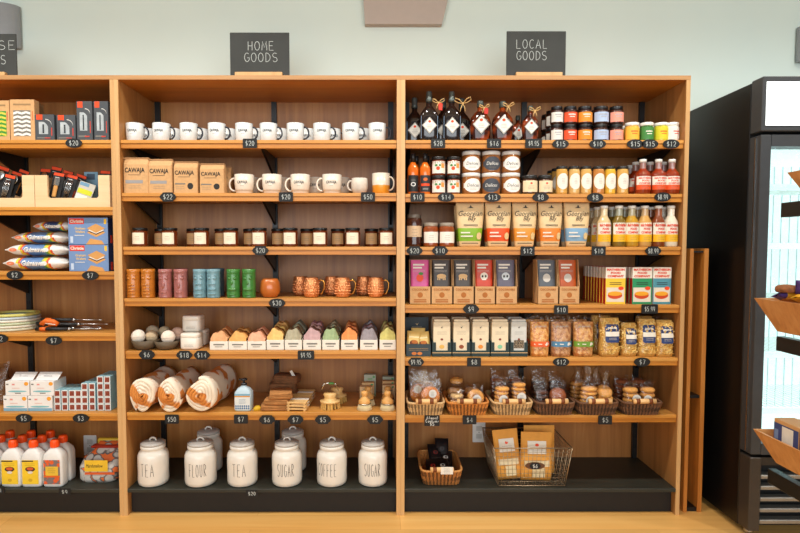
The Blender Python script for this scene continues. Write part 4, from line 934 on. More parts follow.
for i, (a, b_, pt, lab) in enumerate(((469.5, 490.5, 101, 'amber syrup flask nearest the dark square bottles'), (491.5, 513, 101.5, 'amber syrup flask in the middle of the front three'), (521.3, 538.5, 106, 'smallest amber syrup flask at the right of the front three'))):
    xc, W, Hb = dims(a, b_, pt, .065, z); inst(tpl(('fl', i), flask(W, Hb)), 'syrup_flask', lab, 'syrup bottle', xc, .065, z, 0, 'amber syrup flasks')
for i, (px, yb) in enumerate(((483, .17), (504, .17), (517.5, .18), (527, .26))):
    inst(tpl('flb', flask(.075, .155)), 'syrup_flask', 'amber syrup flask standing in the back row, %s from left' % ORD[i], 'syrup bottle', X(px, yb, z), yb, z, 0, 'amber syrup flasks')
bow(438.5, 103, .045, 0, 'raffia bow with red tag between the two dark square bottles', .026, (206, 52, 24))
bow(463, 103.5, .03, 0, 'large raffia bow right of the second square bottle', .036)
bow(484.5, 108, .03, 0, 'raffia bow with red tag on the first amber flask', .022, (190, 40, 24)); bow(508.5, 106.5, .03, 0, 'raffia bow on the middle amber flask', .024); bow(535, 111, .03, 0, 'raffia bow on the smallest amber flask', .024)
# stacked preserve jars and small white-lidded jars
yj = .07; zt_ = Z(107, yj); hj = (zt_ - z) / 2 - .0006
def simple_dec(col):
    def d(p, R, H, s):
        c = pm(col, .6); p.rect(-R * .5, R * .5, H * .48, H * .54, c, s, .0012, 6); p.rect(-R * .35, R * .4, H * .36, H * .4, c, s, .0012, 6); 
    return d
for i, (a, b_, lc, cn) in enumerate(((550, 562.5, (222, 220, 210), 'white'), (562.6, 576.6, (216, 78, 38), 'red-orange'), (576.8, 591.4, (232, 138, 38), 'orange'), (592.4, 607.8, (166, 186, 214), 'pale blue'), (608.4, 622.6, (232, 150, 128), 'pink'))):
    xc, W, _ = dims(a, b_, 107, yj, z); lt = tpl(('pj', i), jar(W * .99, hj, (52, 22, 16), (20, 18, 18), lc, lw=2.4, lz=(.1, .65), lidh=.2, lidw=.9, decor=simple_dec((226, 222, 212) if 0 < i < 3 else (160, 160, 165))))
    for r in range(3 if i == 0 else 2):
        for k in range(2):
            inst(lt, 'preserve_jar', 'black-lidded preserve jar with %s label, %s of the %s stack' % (cn, 'upper one' if k else 'lower one', ('front', 'second', 'third')[r]), 'jar', xc, yj + r * .082, z + k * (hj + .0006), 0, 'stacked preserve jars')
yj = .06
for i, (a, b_, gl, lc, ink, cn) in enumerate(((624.4, 638.6, (214, 160, 60), (238, 180, 60), (226, 90, 30), 'yellow'), (639.4, 653, (60, 110, 50), (62, 128, 60), (230, 226, 210), 'green'), (653.8, 667.4, (200, 190, 50), (208, 198, 40), (222, 96, 30), 'lime'), (668.4, 682.4, (226, 220, 208), (228, 222, 212), (220, 70, 36), 'white with red lettering'))):
    def dd(ink): return lambda p, R, H, s: p.text('GOODS' if 0 else 'HOT', .0, H * .5, R * 1.2, H * .2, pm(ink, .6), s, .0012, bold=.04)
    xc, W, Hj = dims(a, b_, 123.2, yj, z)
    inst(tpl(('sj', i), jar(W * .98, Hj, gl, (232, 230, 222), lc, lw=2.3, lz=(.1, .74), lidh=.16, lidw=.97, decor=simple_dec(ink))), 'spread_jar', 'small white-lidded jar, %s label, in the row at the right end' % cn, 'jar', cl(xc, W / 2, 2), yj, z, .3 if i == 3 else 0, 'small white-lidded jars')
    inst(tpl(('sjb', i), jar(W * .98, Hj, gl, (232, 230, 222), lc, lw=2.3, lz=(.1, .74), lidh=.16, lidw=.97)), 'spread_jar', 'small white-lidded jar directly behind the front one with the %s label' % cn, 'jar', cl(xc - .002, W / 2, 2), yj + .085, z, 0, 'small white-lidded jars')
# -- shelf two
z = S[1]
def bbq(lcol, style):
    def dec(p, R, H, s):
        if style == 0: p.oval(0, H * .24, R * .45, H * .05, WHITE, s, .0012); p.oval(0, H * .24, R * .28, H * .032, BLACK, s, .0016); lines(p, 0, H * .36, R, 3, H * .02, pm((150, 146, 140), .6), s)
        else: p.rect(-R * .8, R * .8, H * .2, H * .26, ORANGE, s, .0012, 8); p.oval(0, H * .36, R * .4, H * .04, pm((200, 100, 40), .6), s, .0012); lines(p, 0, H * .14, R, 2, H * .02, CHALK, s)
    return bottle(.054, Z(153.5, .06) - z, (214, 104, 24), (24, 22, 22), lcol, dec, lz=(.06, .46), shoulder=.6, neckw=.4, caph=.2, capw=.46)
inst(tpl('bbq0', bbq((30, 29, 28), 0)), 'sauce_bottle', 'orange sauce bottle with black label and white ring at the left end', 'sauce bottle', X(413, .06, z), .06, z, 0, 'orange sauce bottles')
inst(tpl('bbq1', bbq((44, 44, 48), 1)), 'sauce_bottle', 'orange sauce bottle with black label and orange stripe beside the fruit-label jars', 'sauce bottle', X(425, .06, z), .06, z, 0, 'orange sauce bottles')
for i, px in enumerate((416, 427)): inst(tpl('bbq%d' % i, None), 'sauce_bottle', 'orange sauce bottle in the back row behind the %s front bottle' % ('ring-labelled', 'stripe-labelled')[i], 'sauce bottle', X(px, .13, z), .13, z, 0, 'orange sauce bottles')
yj = .06; hj = (Z(157, yj) - z) / 2 - .0006
def fruit(p, R, H, s):
    p.oval(-R * .15, H * .36, R * .26, H * .1, ORANGE, s, .0012); p.oval(-R * .4, H * .52, R * .2, H * .06, pm((70, 130, 60), .6), s, .0012); p.oval(R * .1, H * .52, R * .16, H * .05, pm((70, 130, 60), .6), s, .0012); p.rect(R * .3, R * .8, H * .38, H * .62, pm((236, 150, 70), .6), s, .0012, 4)
for i, (a, b_) in enumerate(((431.3, 445.3), (446.5, 460))):
    xc, W, _ = dims(a, b_, 157, yj, z); t = tpl(('fj', i), jar(W, hj, (116, 44, 18), (32, 30, 28), (230, 226, 212), lw=2.2, lz=(.1, .74), lidh=.18, lidw=.98, decor=fruit))
    for r in range(2):
        for k in range(2): inst(t, 'marmalade_jar', 'marmalade jar with orange fruit label, %s of the %s %s stack' % (('lower', 'upper')[k], ('left', 'right')[i], ('front', 'back')[r]), 'jar', xc, yj + .08 * r, z + k * (hj + .0006), 0, 'orange-fruit marmalade jars')
yj = .075; hj = (Z(152, yj) - z) / 2 - .0006
def pate(bg, fg):
    def d(p, R, H, s): p.rect(-R * 1.1, R * 1.1, H * .3, H * .52, pm(bg, .6), s, .0005, 10); p.oval(0, H * .41, R * 1.0, H * .32, pm(bg, .6), s, .0009, 14); p.text('Delices', 0, H * .42, R * 1.3, H * .15, pm(fg, .6), s, .0016, shear=.3); lines(p, 0, H * .28, R * .7, 2, H * .06, GREYL, s, off=.0016)
    return d
for i, (a, b_, bgc, fgc, cn) in enumerate(((461.5, 480.2, (232, 230, 222), (80, 80, 80), 'white labels nearest the marmalade'), (481.3, 500, (62, 66, 74), (226, 224, 216), 'dark labels'), (501, 519.8, (232, 230, 222), (80, 80, 80), 'white labels nearest the short cream jars'))):
    xc, W, _ = dims(a, b_, 152, yj, z); t = tpl(('pt', bgc), jar(W, hj, (182, 110, 48), (206, 204, 198), None, lidh=.17, lidw=.98, neck=.95, decor=None))
    t = tpl(('pt2', bgc), jar(W, hj, (150, 92, 44), (222, 220, 214), bgc, kind='none', lidh=.17, lidw=.98, neck=.95, decor=pate(bgc, fgc)))
    for k in range(2): inst(t, 'spread_jar', 'big silver-lidded jar, %s one of the stack with %s' % (('lower', 'upper')[k], cn), 'jar', xc, yj, z + k * (hj + .0006), (.1, -.12, .1)[i] * (1 - k), 'silver-lidded stacked jars')
def reddot(p, R, H, s): p.oval(0, H * .56, R * .14, H * .05, RED, s, .0012); lines(p, 0, H * .42, R * 1.1, 3, H * .07, GREYL, s)
for i, (a, b_) in enumerate(((521.5, 537), (537.6, 552))):
    xc, W, Hj = dims(a, b_, 175.5, .065, z); t = tpl(('cj', i), jar(W, Hj, (70, 40, 24), (34, 32, 30), (228, 210, 172), lw=2.3, lz=(.12, .7), lidh=.2, lidw=.95, decor=reddot))
    for r in range(2): inst(t, 'dressing_jar', 'short black-lidded jar with cream label and red dot, %s %s' % (('left', 'right')[i], ('in front', 'behind the front one')[r]), 'jar', xc, .065 + .09 * r, z, 0, 'cream-labelled short jars')
for i, (a, b_, lq) in enumerate(((554.8, 568, (206, 156, 76)), (568.2, 579.3, (206, 166, 100)), (579.9, 591, (208, 164, 92)), (592.2, 603.8, (186, 124, 62)), (604.2, 615, (216, 170, 56)), (616, 628, (206, 160, 84)))):
    def od(p, R, H, s): p.oval(0, H * .46, R * 1.15, H * .28, PAPER, s, .0006, 14); lines(p, 0, H * .54, R * .8, 4, H * .05, GREYL, s)
    xc, W, Hj = dims(a, b_, 166.5, .06, z); t = tpl(('mj', i), jar(min(W, .056), Hj, lq, (44, 42, 40), PAPER and (230, 226, 214), kind='none', lidh=.1, lidw=.95, neck=.92, decor=od))
    for r in range(3 if i == 0 else 2): inst(t, 'mustard_jar', 'tall mustard jar with round white label, %s from left in the %s row' % (ORD[i], ('front', 'second', 'third')[r]), 'jar', xc, .06 + .075 * r, z, 0, 'tall mustard jars')
def math_dec(bg2, w=2.4, zs=(.12, .33, .58), short=False):
    def d(p, R, H, s):
        p.rect(-w / 2 * R, w / 2 * R, H * zs[1], H * zs[2], PAPER, s, .0006, 12); p.rect(-w / 2 * R, w / 2 * R, H * zs[0], H * zs[1], pm(bg2, .55), s, .0006, 12)
        dz = (zs[2] - zs[1]) * H / 3.3
        for k, (tx, ww) in enumerate((('MATHESON', 1.75), ('FOOD', .95), ('COMPANY', 1.6))): p.text(tx, 0, H * zs[2] - dz * (.75 + k), R * ww, dz * .72, pm((216, 66, 34), .6), s, .0012, bold=.05)
        lines(p, 0, H * (zs[0] + (zs[1] - zs[0]) * .62), R * 1.0, 2, H * .05, GREYL, s)
    return d
Hs = Z(160, .06) - z
def hot(): return bottle(.0735, Hs, (140, 46, 16), (226, 224, 216), (226, 222, 212), math_dec((222, 84, 34), zs=(.12, .26, .5)), kind='none', shoulder=.54, neckw=.4, caph=.07, capw=.46, head=(150, 110, 100))()
t = tpl('hot', hot)
for i, px in enumerate((642.2, 657.8, 673.3)): inst(t, 'hot_sauce_bottle', 'red hot sauce bottle with white cap, %s from left in the front row' % ORD[i], 'sauce bottle', cl(X(px, .042, z), .037, 2), .042, z, 0, 'red hot sauce bottles')
for i, px in enumerate((635, 649.5, 664)): inst(t, 'hot_sauce_bottle', 'red hot sauce bottle half hidden, %s from left in the second row' % ORD[i], 'sauce bottle', cl(X(px, .125, z), .037, 2), .125, z, 0, 'red hot sauce bottles')
inst(t, 'hot_sauce_bottle', 'red hot sauce bottle furthest back beside the last mustard jar', 'sauce bottle', X(629.5, .235, z), .235, z, 0, 'red hot sauce bottles')
# -- shelf three
z = S[2]
xc, W, Hj = dims(406.5, 421.8, 214.5, .07, z)
inst(tpl('honey', jar(W, Hj, (62, 28, 16), (96, 86, 76), (206, 176, 140), lw=2.4, lz=(.3, .64), lidh=.12, lidw=.9)), 'honey_jar', 'tall dark honey jar with tan label at the left end', 'jar', xc, .07, z)
for i, (a, b_) in enumerate(((423.3, 438.2), (439, 454.3))):
    xc, W, Hj = dims(a, b_, 223, .06, z); t = tpl(('tj', i), jar(W, Hj, (140, 66, 26), (150, 136, 120), (230, 226, 214), lw=2.3, lz=(.16, .62), lidh=.14, lidw=.92))
    inst(t, 'preserve_jar', 'short amber jar with white label, %s' % ('beside the tall dark jar', 'beside the green-banded snack bag')[i], 'jar', xc, .06, z, 0, 'short amber jars')
    inst(t, 'preserve_jar', 'short amber jar hidden behind the front one %s' % ('beside the tall dark jar', 'beside the green-banded snack bag')[i], 'jar', xc, .145, z, 0, 'short amber jars')
def chips(W, H, col):
    def f():
        m = MB(); cr = pm((222, 192, 144), .45, var=.04); bc = pm(col, .45)
        zb0, zb1 = H * .14, H * .42
        wz = lambda t: .74 + .26 * min(1, t * 1.25) ** .8
        dz = lambda t: .82 * (sin(pi * min(1, (t + .12) / 1.14)) ** .6 if t < 1 else .01) + .06
        s = m.pouch(W, .075, H, cr, wz, dz, 3.0, 16, 24, .0012, lambda x, zz, sg: bc if sg < 0 and zb0 < zz < zb1 else cr)
        p = MB(); k = pm((44, 34, 28), .6)
        p.prism([(-.016, H * .87), (.016, H * .87), (.006, H * .89), (.001, H * .94), (-.004, H * .89)], s(0, H * .88, .004)[1] - .0005, s(0, H * .88, .004)[1], k)
        p.text('Georgian', 0, H * .73, W * .84, H * .15, k, s, .0035, bold=.0, shear=.35); p.text('Bay', W * .05, H * .62, W * .3, H * .13, k, s, .0035, bold=.0, shear=.35)
        p.rect(-W * .25, W * .25, H * .475, H * .495, k, s, .003, 4)
        wh = PAPER; p.rect(-W * .34, -W * .02, H * .3, H * .33, wh, s, .003, 4); p.rect(-W * .34, W * .08, H * .22, H * .25, wh, s, .003, 4); p.oval(W * .3, H * .24, W * .09, H * .08, pm((226, 196, 140), .5), s, .003)
        p.rect(-W * .3, W * .28, H * .07, H * .085, k, s, .003, 4)
        return [('bag', m), ('printed_front', p)]
    return f
for i, (a, b_, col, cn) in enumerate(((455.5, 483.5, (132, 178, 42), 'lime green'), (484.5, 510.5, (226, 82, 28), 'red-orange'), (511.5, 536, (222, 150, 56), 'golden'), (537.3, 561.5, (228, 132, 48), 'orange'), (562.8, 588.5, (126, 168, 200), 'blue'))):
    xc, W, Hb = dims(a, b_, 202.5, .065, z); t = tpl(('ch', i), chips(W, Hb, col))
    inst(t, 'snack_bag', 'cream snack bag with %s band in the front row' % cn, 'snack bag', xc, .065, z, 0, 'cream snack bags')
    inst(t, 'snack_bag', 'cream snack bag hidden behind the front bag with %s band' % cn, 'snack bag', xc, .135, z, .0, 'cream snack bags', scale=(1, 1, .95))
Hd = Z(206, .06) - z
def dressing(lq, hd): return bottle(.066, Hd, lq, (226, 226, 220), (230, 226, 214), math_dec((232, 178, 30), zs=(.12, .3, .58)), kind='none', shoulder=.56, neckw=.5, caph=.05, capw=.58, head=hd)
for i, (px, lq, hd, cn) in enumerate(((603.3, (214, 186, 138), (216, 196, 156), 'cream'), (618.2, (120, 96, 34), (150, 150, 130), 'olive brown'), (631, (186, 140, 40), (160, 150, 120), 'golden'), (644, (200, 152, 82), (180, 150, 110), 'tan'), (657.6, (122, 58, 26), (140, 80, 50), 'brown'), (670, (224, 214, 190), (224, 216, 196), 'pale cream'))):
    t = tpl(('dr', i), dressing(lq, hd)); 
    for r in range(3 if i == 0 else 2): inst(t, 'dressing_bottle', 'white-capped %s dressing bottle with yellow label band in the %s row' % (cn, ('front', 'second', 'third')[r]), 'dressing bottle', X(px, .045, z), .045 + .08 * r, z, random.uniform(-.1, .1), 'white-capped dressing bottles')
# -- shelf four: kraft display boxes with pouches, soup cartons
z = S[3]
def disp(W, H, D, hf):
    def f():
        m = MB(); t = .0018; k = KRAFT2; q = MB()
        m.box(-W / 2, W / 2, -D / 2, -D / 2 + t, 0, hf, k); m.box(-W / 2, W / 2, D / 2 - t, D / 2, 0, H, k); m.box(-W / 2, W / 2, -D / 2, D / 2, 0, t, k)
        for sx in (-1, 1):
            x0 = min(sx * W / 2, sx * (W / 2 - t)); P = [(-D / 2, 0), (D / 2, 0), (D / 2, H), (-D / 2 + .03, H), (-D / 2, hf)]
            vs = [(x0, a, b_) for a, b_ in P] + [(x0 + t, a, b_) for a, b_ in P]; n = 5
            m.add(vs, [tuple(reversed(range(n))), tuple(range(n, 2 * n))] + [(i, (i + 1) % n, (i + 1) % n + n, i + n) for i in range(n)], k)
        s = flat(-D / 2); c = pm((170, 104, 48), .8)
        q.text('COCONAMA', 0, hf * .83, W * .78, hf * .13, c, s, bold=.04, space=1.15); q.oval(0, hf * .52, W * .13, W * .13, c, s); q.rect(-W * .3, W * .3, hf * .21, hf * .28, c, s); q.rect(-W * .3, W * .3, hf * .1, hf * .17, c, s)
        return [('carton', m), ('printed_front', q)]
    return f
def choc(W, H, col, icon):
    def f():
        m = MB(); s = m.pouch(W, .014, H, pm(col, .4, var=.08), lambda t: 1, lambda t: .9 * min(1, 4 * (1 - t) + .1) * min(1, 4 * t + .3), 4, 8, 8, .0006)
        p = MB(); w_ = PAPER
        p.rect(-W * .38, W * .25, H * .87, H * .91, w_, s, .001, 4); p.rect(-W * .38, W * .12, H * .80, H * .84, w_, s, .001, 4); lines(p, -W * .05, H * .755, W * .7, 2, H * .03, pm((200, 190, 180), .6), s)
        if icon == 'fruit': p.oval(0, H * .58, W * .2, H * .09, ORANGE, s, .001); p.oval(W * .06, H * .68, W * .13, H * .035, pm((70, 140, 60), .6), s, .0016)
        elif icon == 'cat':
            p.oval(0, H * .62, W * .26, H * .055, pm((222, 182, 130), .6), s, .001)
            for q in (-.2, -.1, .1, .2): p.rect(W * q - W * .03, W * q + W * .03, H * .53, H * .61, pm((222, 182, 130), .6), s, .001)
        elif icon == 'skull':
            p.oval(0, H * .62, W * .22, H * .09, pm((206, 214, 220), .6) if col[2] > 90 else w_, s, .001); p.rect(-W * .12, W * .12, H * .53, H * .6, pm((206, 214, 220), .6) if col[2] > 90 else w_, s, .001)
            for q in (-.09, .09): p.oval(W * q, H * .62, W * .05, H * .03, BLACK, s, .0016)
        else: p.oval(0, H * .58, W * .22, H * .1, pm((206, 200, 190), .6), s, .001)
        return [('pouch', m), ('printed_front', p)]
    return f
yd = .12; D_ = .10
for i, (a, b_, col, ic, cn, xi) in enumerate(((409.5, 430.8, (206, 82, 142), 'fruit', 'pink', 0), (431.2, 452.6, (66, 56, 48), 'cat', 'dark brown', 0), (453.2, 474, (70, 60, 52), 'cat', 'charcoal brown', 0), (474.6, 495.2, (196, 62, 32), 'skull', 'red', 0), (495.8, 517.4, (96, 90, 104), 'skull', 'purple-grey', 0),
        (537.6, 558.3, (88, 92, 98), 'o', 'slate grey', 1), (558.9, 579.6, (186, 84, 28), 'o', 'rust orange', 1))):
    y1 = .045; x0, x1 = X(a, y1, z), X(b_, y1, z); W = x1 - x0; xc = (x0 + x1) / 2; Ht = Z(259.5, .1) - z; hf = Z(286.5, y1) - z
    inst(tpl(('ds', i), disp(W * .985, Ht, D_, hf)), 'display_carton', 'kraft display carton holding the %s pouches' % cn, 'carton', xc, y1 + D_ / 2, z, 0, 'kraft display cartons')
    t = tpl(('cp', i), choc(W * .84, Ht * .98 - .002, col, ic))
    for r in range(3): inst(t, 'snack_pouch', '%s pouch in its kraft display carton, %s from front' % (cn, ORD[r]), 'pouch', xc, y1 + .022 + r * .026, z + .0045, 0, 'pouches in kraft display cartons', tilt=(-.1, 0, 0))
def soup(W, H, D, col, red=True):
    def f():
        m = MB(); m.box(-W / 2, W / 2, -D / 2, D / 2, 0, H, pm((186, 40, 26) if red else (176, 170, 150), .5), .0008)
        for sx in (-1, 1): m.box(sx * W / 2 - .0003, sx * W / 2 + .0003, -D / 2 + .001, D / 2 - .001, H * .7, H - .001, PAPER)
        p = MB(); s = flat(-D / 2); p.rect(-W / 2, W / 2, 0, H, pm(col, .5), s, .0005); p.rect(-W / 2, W / 2, H * .7, H, PAPER, s, .0008)
        for k, (tx, ww) in enumerate((('MATHESON', .9), ('FOOD', .5), ('COMPANY', .84))): p.text(tx, 0, H * (.935 - .088 * k), W * ww, H * .068, pm((212, 62, 30), .6), s, .0012, bold=.06)
        p.rect(-W * .3, W * .3, H * .575, H * .59, INK, s, .0012); p.rect(-W * .3, W * .3, H * .53, H * .545, INK, s, .0012)
        p.rect(-W * .45, W * .45, H * .06, H * .45, pm((224, 214, 196), .6), s, .0009)
        p.oval(-W * .02, H * .24, W * .37, H * .1, pm((206, 72, 24), .5), s, .0012); p.oval(-W * .02, H * .285, W * .36, H * .06, pm((238, 166, 40), .5), s, .0016); p.oval(W * .28, H * .43, W * .14, H * .05, ORANGE, s, .0018)
        return [('carton', m), ('printed_front', p)]
    return f
for i, (a, b_, col, cn, n) in enumerate(((605.3, 625, (236, 196, 56), 'yellow', 8), (632, 651.5, (40, 142, 92), 'green', 3), (652.6, 670.6, (76, 142, 158), 'teal', 2))):
    y1 = .045; x0, x1 = X(a, y1, z), X(b_, y1, z); Ht = Z(267.3, y1) - z
    for r in range(n): inst(tpl(('so', i), soup((x1 - x0), Ht, .03, col, i < 2)), 'soup_carton', 'slim %s and white soup carton, %s from front of its row' % (cn, ORD[r]), 'carton', (x0 + x1) / 2 - r * .002, y1 + .016 + r * .0335, z, 0, 'slim soup cartons')
# -- shelf five
z = S[4]
y1 = .045; x0, x1 = X(406.3, y1, z), X(430.8, y1, z); W = x1 - x0; Hb = Z(318.5, y1 + .08) - z; DG = pm((46, 62, 68), .5); DK = pm((28, 38, 44), .5)
m = MB(); m.box(-W / 2, W / 2, .078, .08, 0, Hb, DK); m.box(-W / 2, W / 2, -.06, -.058, 0, Hb * .34, DG); m.box(-W / 2, W / 2, -.058, .078, 0, .002, DK)
for sx in (-1, 1): m.box(min(sx * W / 2, sx * (W / 2 - .002)), max(sx * W / 2, sx * (W / 2 - .002)), -.058, .078, 0.002, Hb * .42, DK)
p = MB(); s = flat(-.06); lines(p, 0, Hb * .22, W * .8, 2, .008, pm((206, 160, 90), .5), s); p.oval(-W * .18, Hb * .08, W * .1, Hb * .045, pm((206, 120, 50), .5), s, .001); p.oval(W * .05, Hb * .08, W * .1, Hb * .045, pm((206, 120, 50), .5), s, .001)
s2 = flat(.078); p.prism([(-.008, Hb * .82), (.001, Hb * .76), (.008, Hb * .84), (.002, Hb * .8)], .0768, .0774, TAN); p.rect(-W * .22, W * .22, Hb * .7, Hb * .73, GREYL, s2)
inst([('carton', m.mesh('carton'), []), ('printed_front', p.mesh('printed_front'), [])], 'display_carton', 'dark slate display carton holding gold cookie packets', 'carton', (x0 + x1) / 2, y1 + .06, z)
def packet(W, H):
    def f():
        m = MB(); s = m.pouch(W, .016, H, pm((214, 176, 98), .35, .2), lambda t: 1, lambda t: .9 * min(1, 5 * (1 - t) + .1) * min(1, 5 * t + .2), 3, 8, 8, .001); p = MB()
        p.oval(0, H * .36, W * .3, H * .16, pm((128, 62, 26), .6), s, .0015); p.oval(W * .05, H * .42, W * .22, H * .1, pm((196, 110, 40), .6), s, .002); p.rect(-W * .35, W * .35, H * .64, H * .72, pm((244, 226, 170), .5), s, .0015)
        return [('packet', m), ('printed_front', p)]
    return f
t = tpl('gold', packet(.07, .092)); xc = (x0 + x1) / 2
for i, (dx, dy, dz, rz, lab) in enumerate(((-.024, .02, .03, .05, 'gold cookie packet at front left of the dark carton'), (.027, .022, .026, -.1, 'gold cookie packet at front right of the dark carton'), (0, .047, .042, .02, 'gold cookie packet standing behind the front two in the dark carton'))):
    o = inst(t, 'cookie_packet', lab, 'packet', xc + dx, y1 + dy, z + dz, 0, 'gold cookie packets', tilt=(-.12, rz, 0))
def sleeve(W, H, D, ic, sel):
    def f():
        m = MB(); cr = pm((228, 212, 180) if sel else (206, 206, 198), .55); m.box(-W * .43, W * .43, -D / 2 + .004, D / 2 - .004, .004, H * .93, cr, .0015)
        m.box(-W * .4, W * .4, -D / 2 + .008, D / 2 - .02, H * .93, H, cr, .003)
        p = MB(); s = flat(-D / 2 + .004); p.prism([(-.005, H * .8), (0, H * .755), (.006, H * .82), (.001, H * .79)], -D / 2 + .0025, -D / 2 + .0032, INK); lines(p, 0, H * .66, W * .5, 2, .01, GREYL, s)
        p.oval(0, H * .46, W * .07, H * .03, pm((130, 60, 40), .6), s)
        if sel: p.oval(0, H * .26, W * .13, H * .055, pm(ic, .6), s)
        else: p.rect(-W * .28, W * .28, H * .22, H * .44, patches('seed_window', (60, 50, 40), (150, 134, 110), 300, .5), s)
        q = MB(); k = pm((30, 52, 52), .55); a = W * .485
        q.box(-a, a, -D / 2, -D / 2 + .0025, 0, H * .16, k)
        for sx in (-1, 1):
            q.box(min(sx * a, sx * W * .3), max(sx * a, sx * W * .3), -D / 2, -D / 2 + .0025, H * .16, H * .38, k); q.box(min(sx * a, sx * (a - .0025)), max(sx * a, sx * (a - .0025)), -D / 2 + .0025, D / 2, 0, H * .42, k)
        q.box(-a + .0025, a - .0025, -D / 2 + .0025, D / 2, 0, .003, k); q.rect(-a, a, H * .09, H * .11, TAN, flat(-D / 2))
        return [('carton', m), ('printed_front', p), ('sleeve|dark green sleeve', q)]
    return f
for i, (a, b_, ic, sel, lab) in enumerate(((432, 451.7, (222, 178, 90), 1, 'cream carton with pale yellow motif in a dark green sleeve'), (452.2, 470.7, (146, 74, 40), 1, 'cream carton with brown motif in a dark green sleeve'), (471.2, 490, (226, 140, 50), 1, 'cream carton with orange motif in a dark green sleeve'), (490.5, 509.6, (130, 196, 160), 1, 'cream carton with mint motif in a dark green sleeve'), (510, 527.8, (0, 0, 0), 0, 'greyish white carton with seed picture in a dark green sleeve'))):
    y1 = .04; x0, x1 = X(a, y1, z), X(b_, y1, z); Ht = Z(319.5, y1) - z; D = .075
    inst(tpl(('sl', i), sleeve(x1 - x0, Ht, D, ic, sel)), 'tea_carton', lab + ', front row', 'carton', (x0 + x1) / 2, y1 + D / 2, z, 0, 'cream cartons in dark green sleeves')
    inst(tpl(('sl', i), None), 'tea_carton', lab + ', back row', 'carton', (x0 + x1) / 2, y1 + D * 1.6, z, 0, 'cream cartons in dark green sleeves')
def granola(W, H, band, cont):
    def f():
        m = MB(); mat = patches('granola_%d' % band[0], cont[0], cont[1], 75, .5, .6, soft=.12); cl = film('bag_film', (250, 247, 240), .045, .2)
        hf = H * .87
        m.pouch(W * .95, .06, hf, mat, lambda t: .93 + .07 * t, lambda t: .9 * (1 - .55 * t ** 2), 3.4, 12, 10, .002)
        q = MB(); s = q.pouch(W, .068, H, cl, lambda t: .95 + .05 * t, lambda t: max(.04, (1 - t ** 3) * .98), 3, 14, 14, .0025)
        p = MB(); bc = pm(band, .5); p.rect(-W * .47, W * .47, H * .25, H * .385, bc, s, .002, 14); p.rect(-W * .33, W * .05, H * .305, H * .33, PAPER, s, .003, 4); p.oval(W * .3, H * .32, W * .09, H * .045, PAPER, s, .003)
        p.text('granola', 0, H * .76, W * .6, H * .07, pm((206, 198, 186), .5), s, .003, shear=.3)
        return [('contents', m), ('clear_bag', q), ('label', p)]
    return f
for i, (a, b_, band, cont, cn) in enumerate(((529, 548.8, (226, 92, 34), ((206, 124, 50), (240, 186, 110)), 'orange'), (549.6, 570.8, (76, 128, 160), ((168, 108, 68), (214, 166, 118)), 'blue'), (571.8, 592.8, (106, 148, 44), ((188, 116, 58), (232, 182, 116)), 'green'))):
    xc, W, Hb = dims(a, b_, 316.5, .065, z); t = tpl(('gr', i), granola(W, Hb, band, cont))
    inst(t, 'granola_bag', 'clear granola bag with %s band in front' % cn, 'granola bag', xc, .065, z, 0, 'clear granola bags')
    inst(t, 'granola_bag', 'clear granola bag behind the front bag with %s band' % cn, 'granola bag', xc, .15, z, 0, 'clear granola bags')
def pasta(W, H, seed):
    def f():
        rnd = random.Random(seed); m = MB(); cols = [pm((240, 200, 112), .55), pm((228, 180, 92), .55), pm((246, 216, 140), .55)]
        core = pm((222, 172, 90), .7); s0 = m.pouch(W * .93, .066, H * .9, core, lambda t: .96 + .04 * sin(t * 9 + seed), lambda t: .97 * (1 - .55 * t ** 4), 3.2, 12, 10, .002)
        for k in range(230):
            x = rnd.uniform(-W * .43, W * .43); zz = rnd.uniform(.014, H * .86); a = rnd.uniform(0, pi); l = .009; y = s0(x, zz, 0.001)[1]; dx, dz = l * cos(a), l * sin(a)
            m.tube([(x - dx, y + .001, zz - dz), (x, y - .002, zz), (x + dx, y + .001, zz + dz)], .0024, rnd.choice(cols), 5)
        q = MB(); s = q.pouch(W, .08, H, film('bag_film', (250, 247, 240), .045, .2), lambda t: .97 + .03 * sin(t * 8 + seed), lambda t: max(.05, (1 - t ** 3.4) * .98), 3, 14, 12, .002)
        p = MB(); b_ = pm((44, 62, 110), .5); wb = W * .33; x = W * .04; pr = [(-1, .36, .72), (-.8, .34, .76), (.8, .34, .76), (1, .36, .72)]
        p.strip([(x + wb * u / 1, H * lo, H * hi) for u, lo, hi in [(-1 + .2 * k, .36 if k in (0, 10) else .335, .72 if k in (0, 10) else .76) for k in range(11)]], b_, s, .004)
        p.rect(x - wb, x + wb, H * .48, H * .59, PAPER, s, .0048, 10); p.text('pasta', x, H * .67, wb * 1.3, H * .07, PAPER, s, .005, bold=.03); lines(p, x, H * .44, wb * 1.2, 2, H * .035, PAPER, s, off=.005)
        return [('pasta', m), ('clear_bag', q), ('label|blue label with white band', p)]
    return f
for i, (a, b_, pt, yb, lab) in enumerate(((596.5, 619.5, 313.5, .07, 'clear pasta bag with blue label beside the granola'), (618.5, 636, 319, .075, 'shortest clear pasta bag with low blue label'), (635, 655.3, 314.5, .07, 'clear pasta bag with blue label, third from granola'), (655, 675, 316, .06, 'clear pasta bag with blue label against the right side panel'))):
    xc, W, Hb = dims(a, b_, pt, yb, z); inst(tpl(('pa', i), pasta(W * .92, Hb, i)), 'pasta_bag', lab, 'pasta bag', cl(xc, W * .5, 2), yb, z, (.05, 0, -.05, 0)[i], 'clear pasta bags')
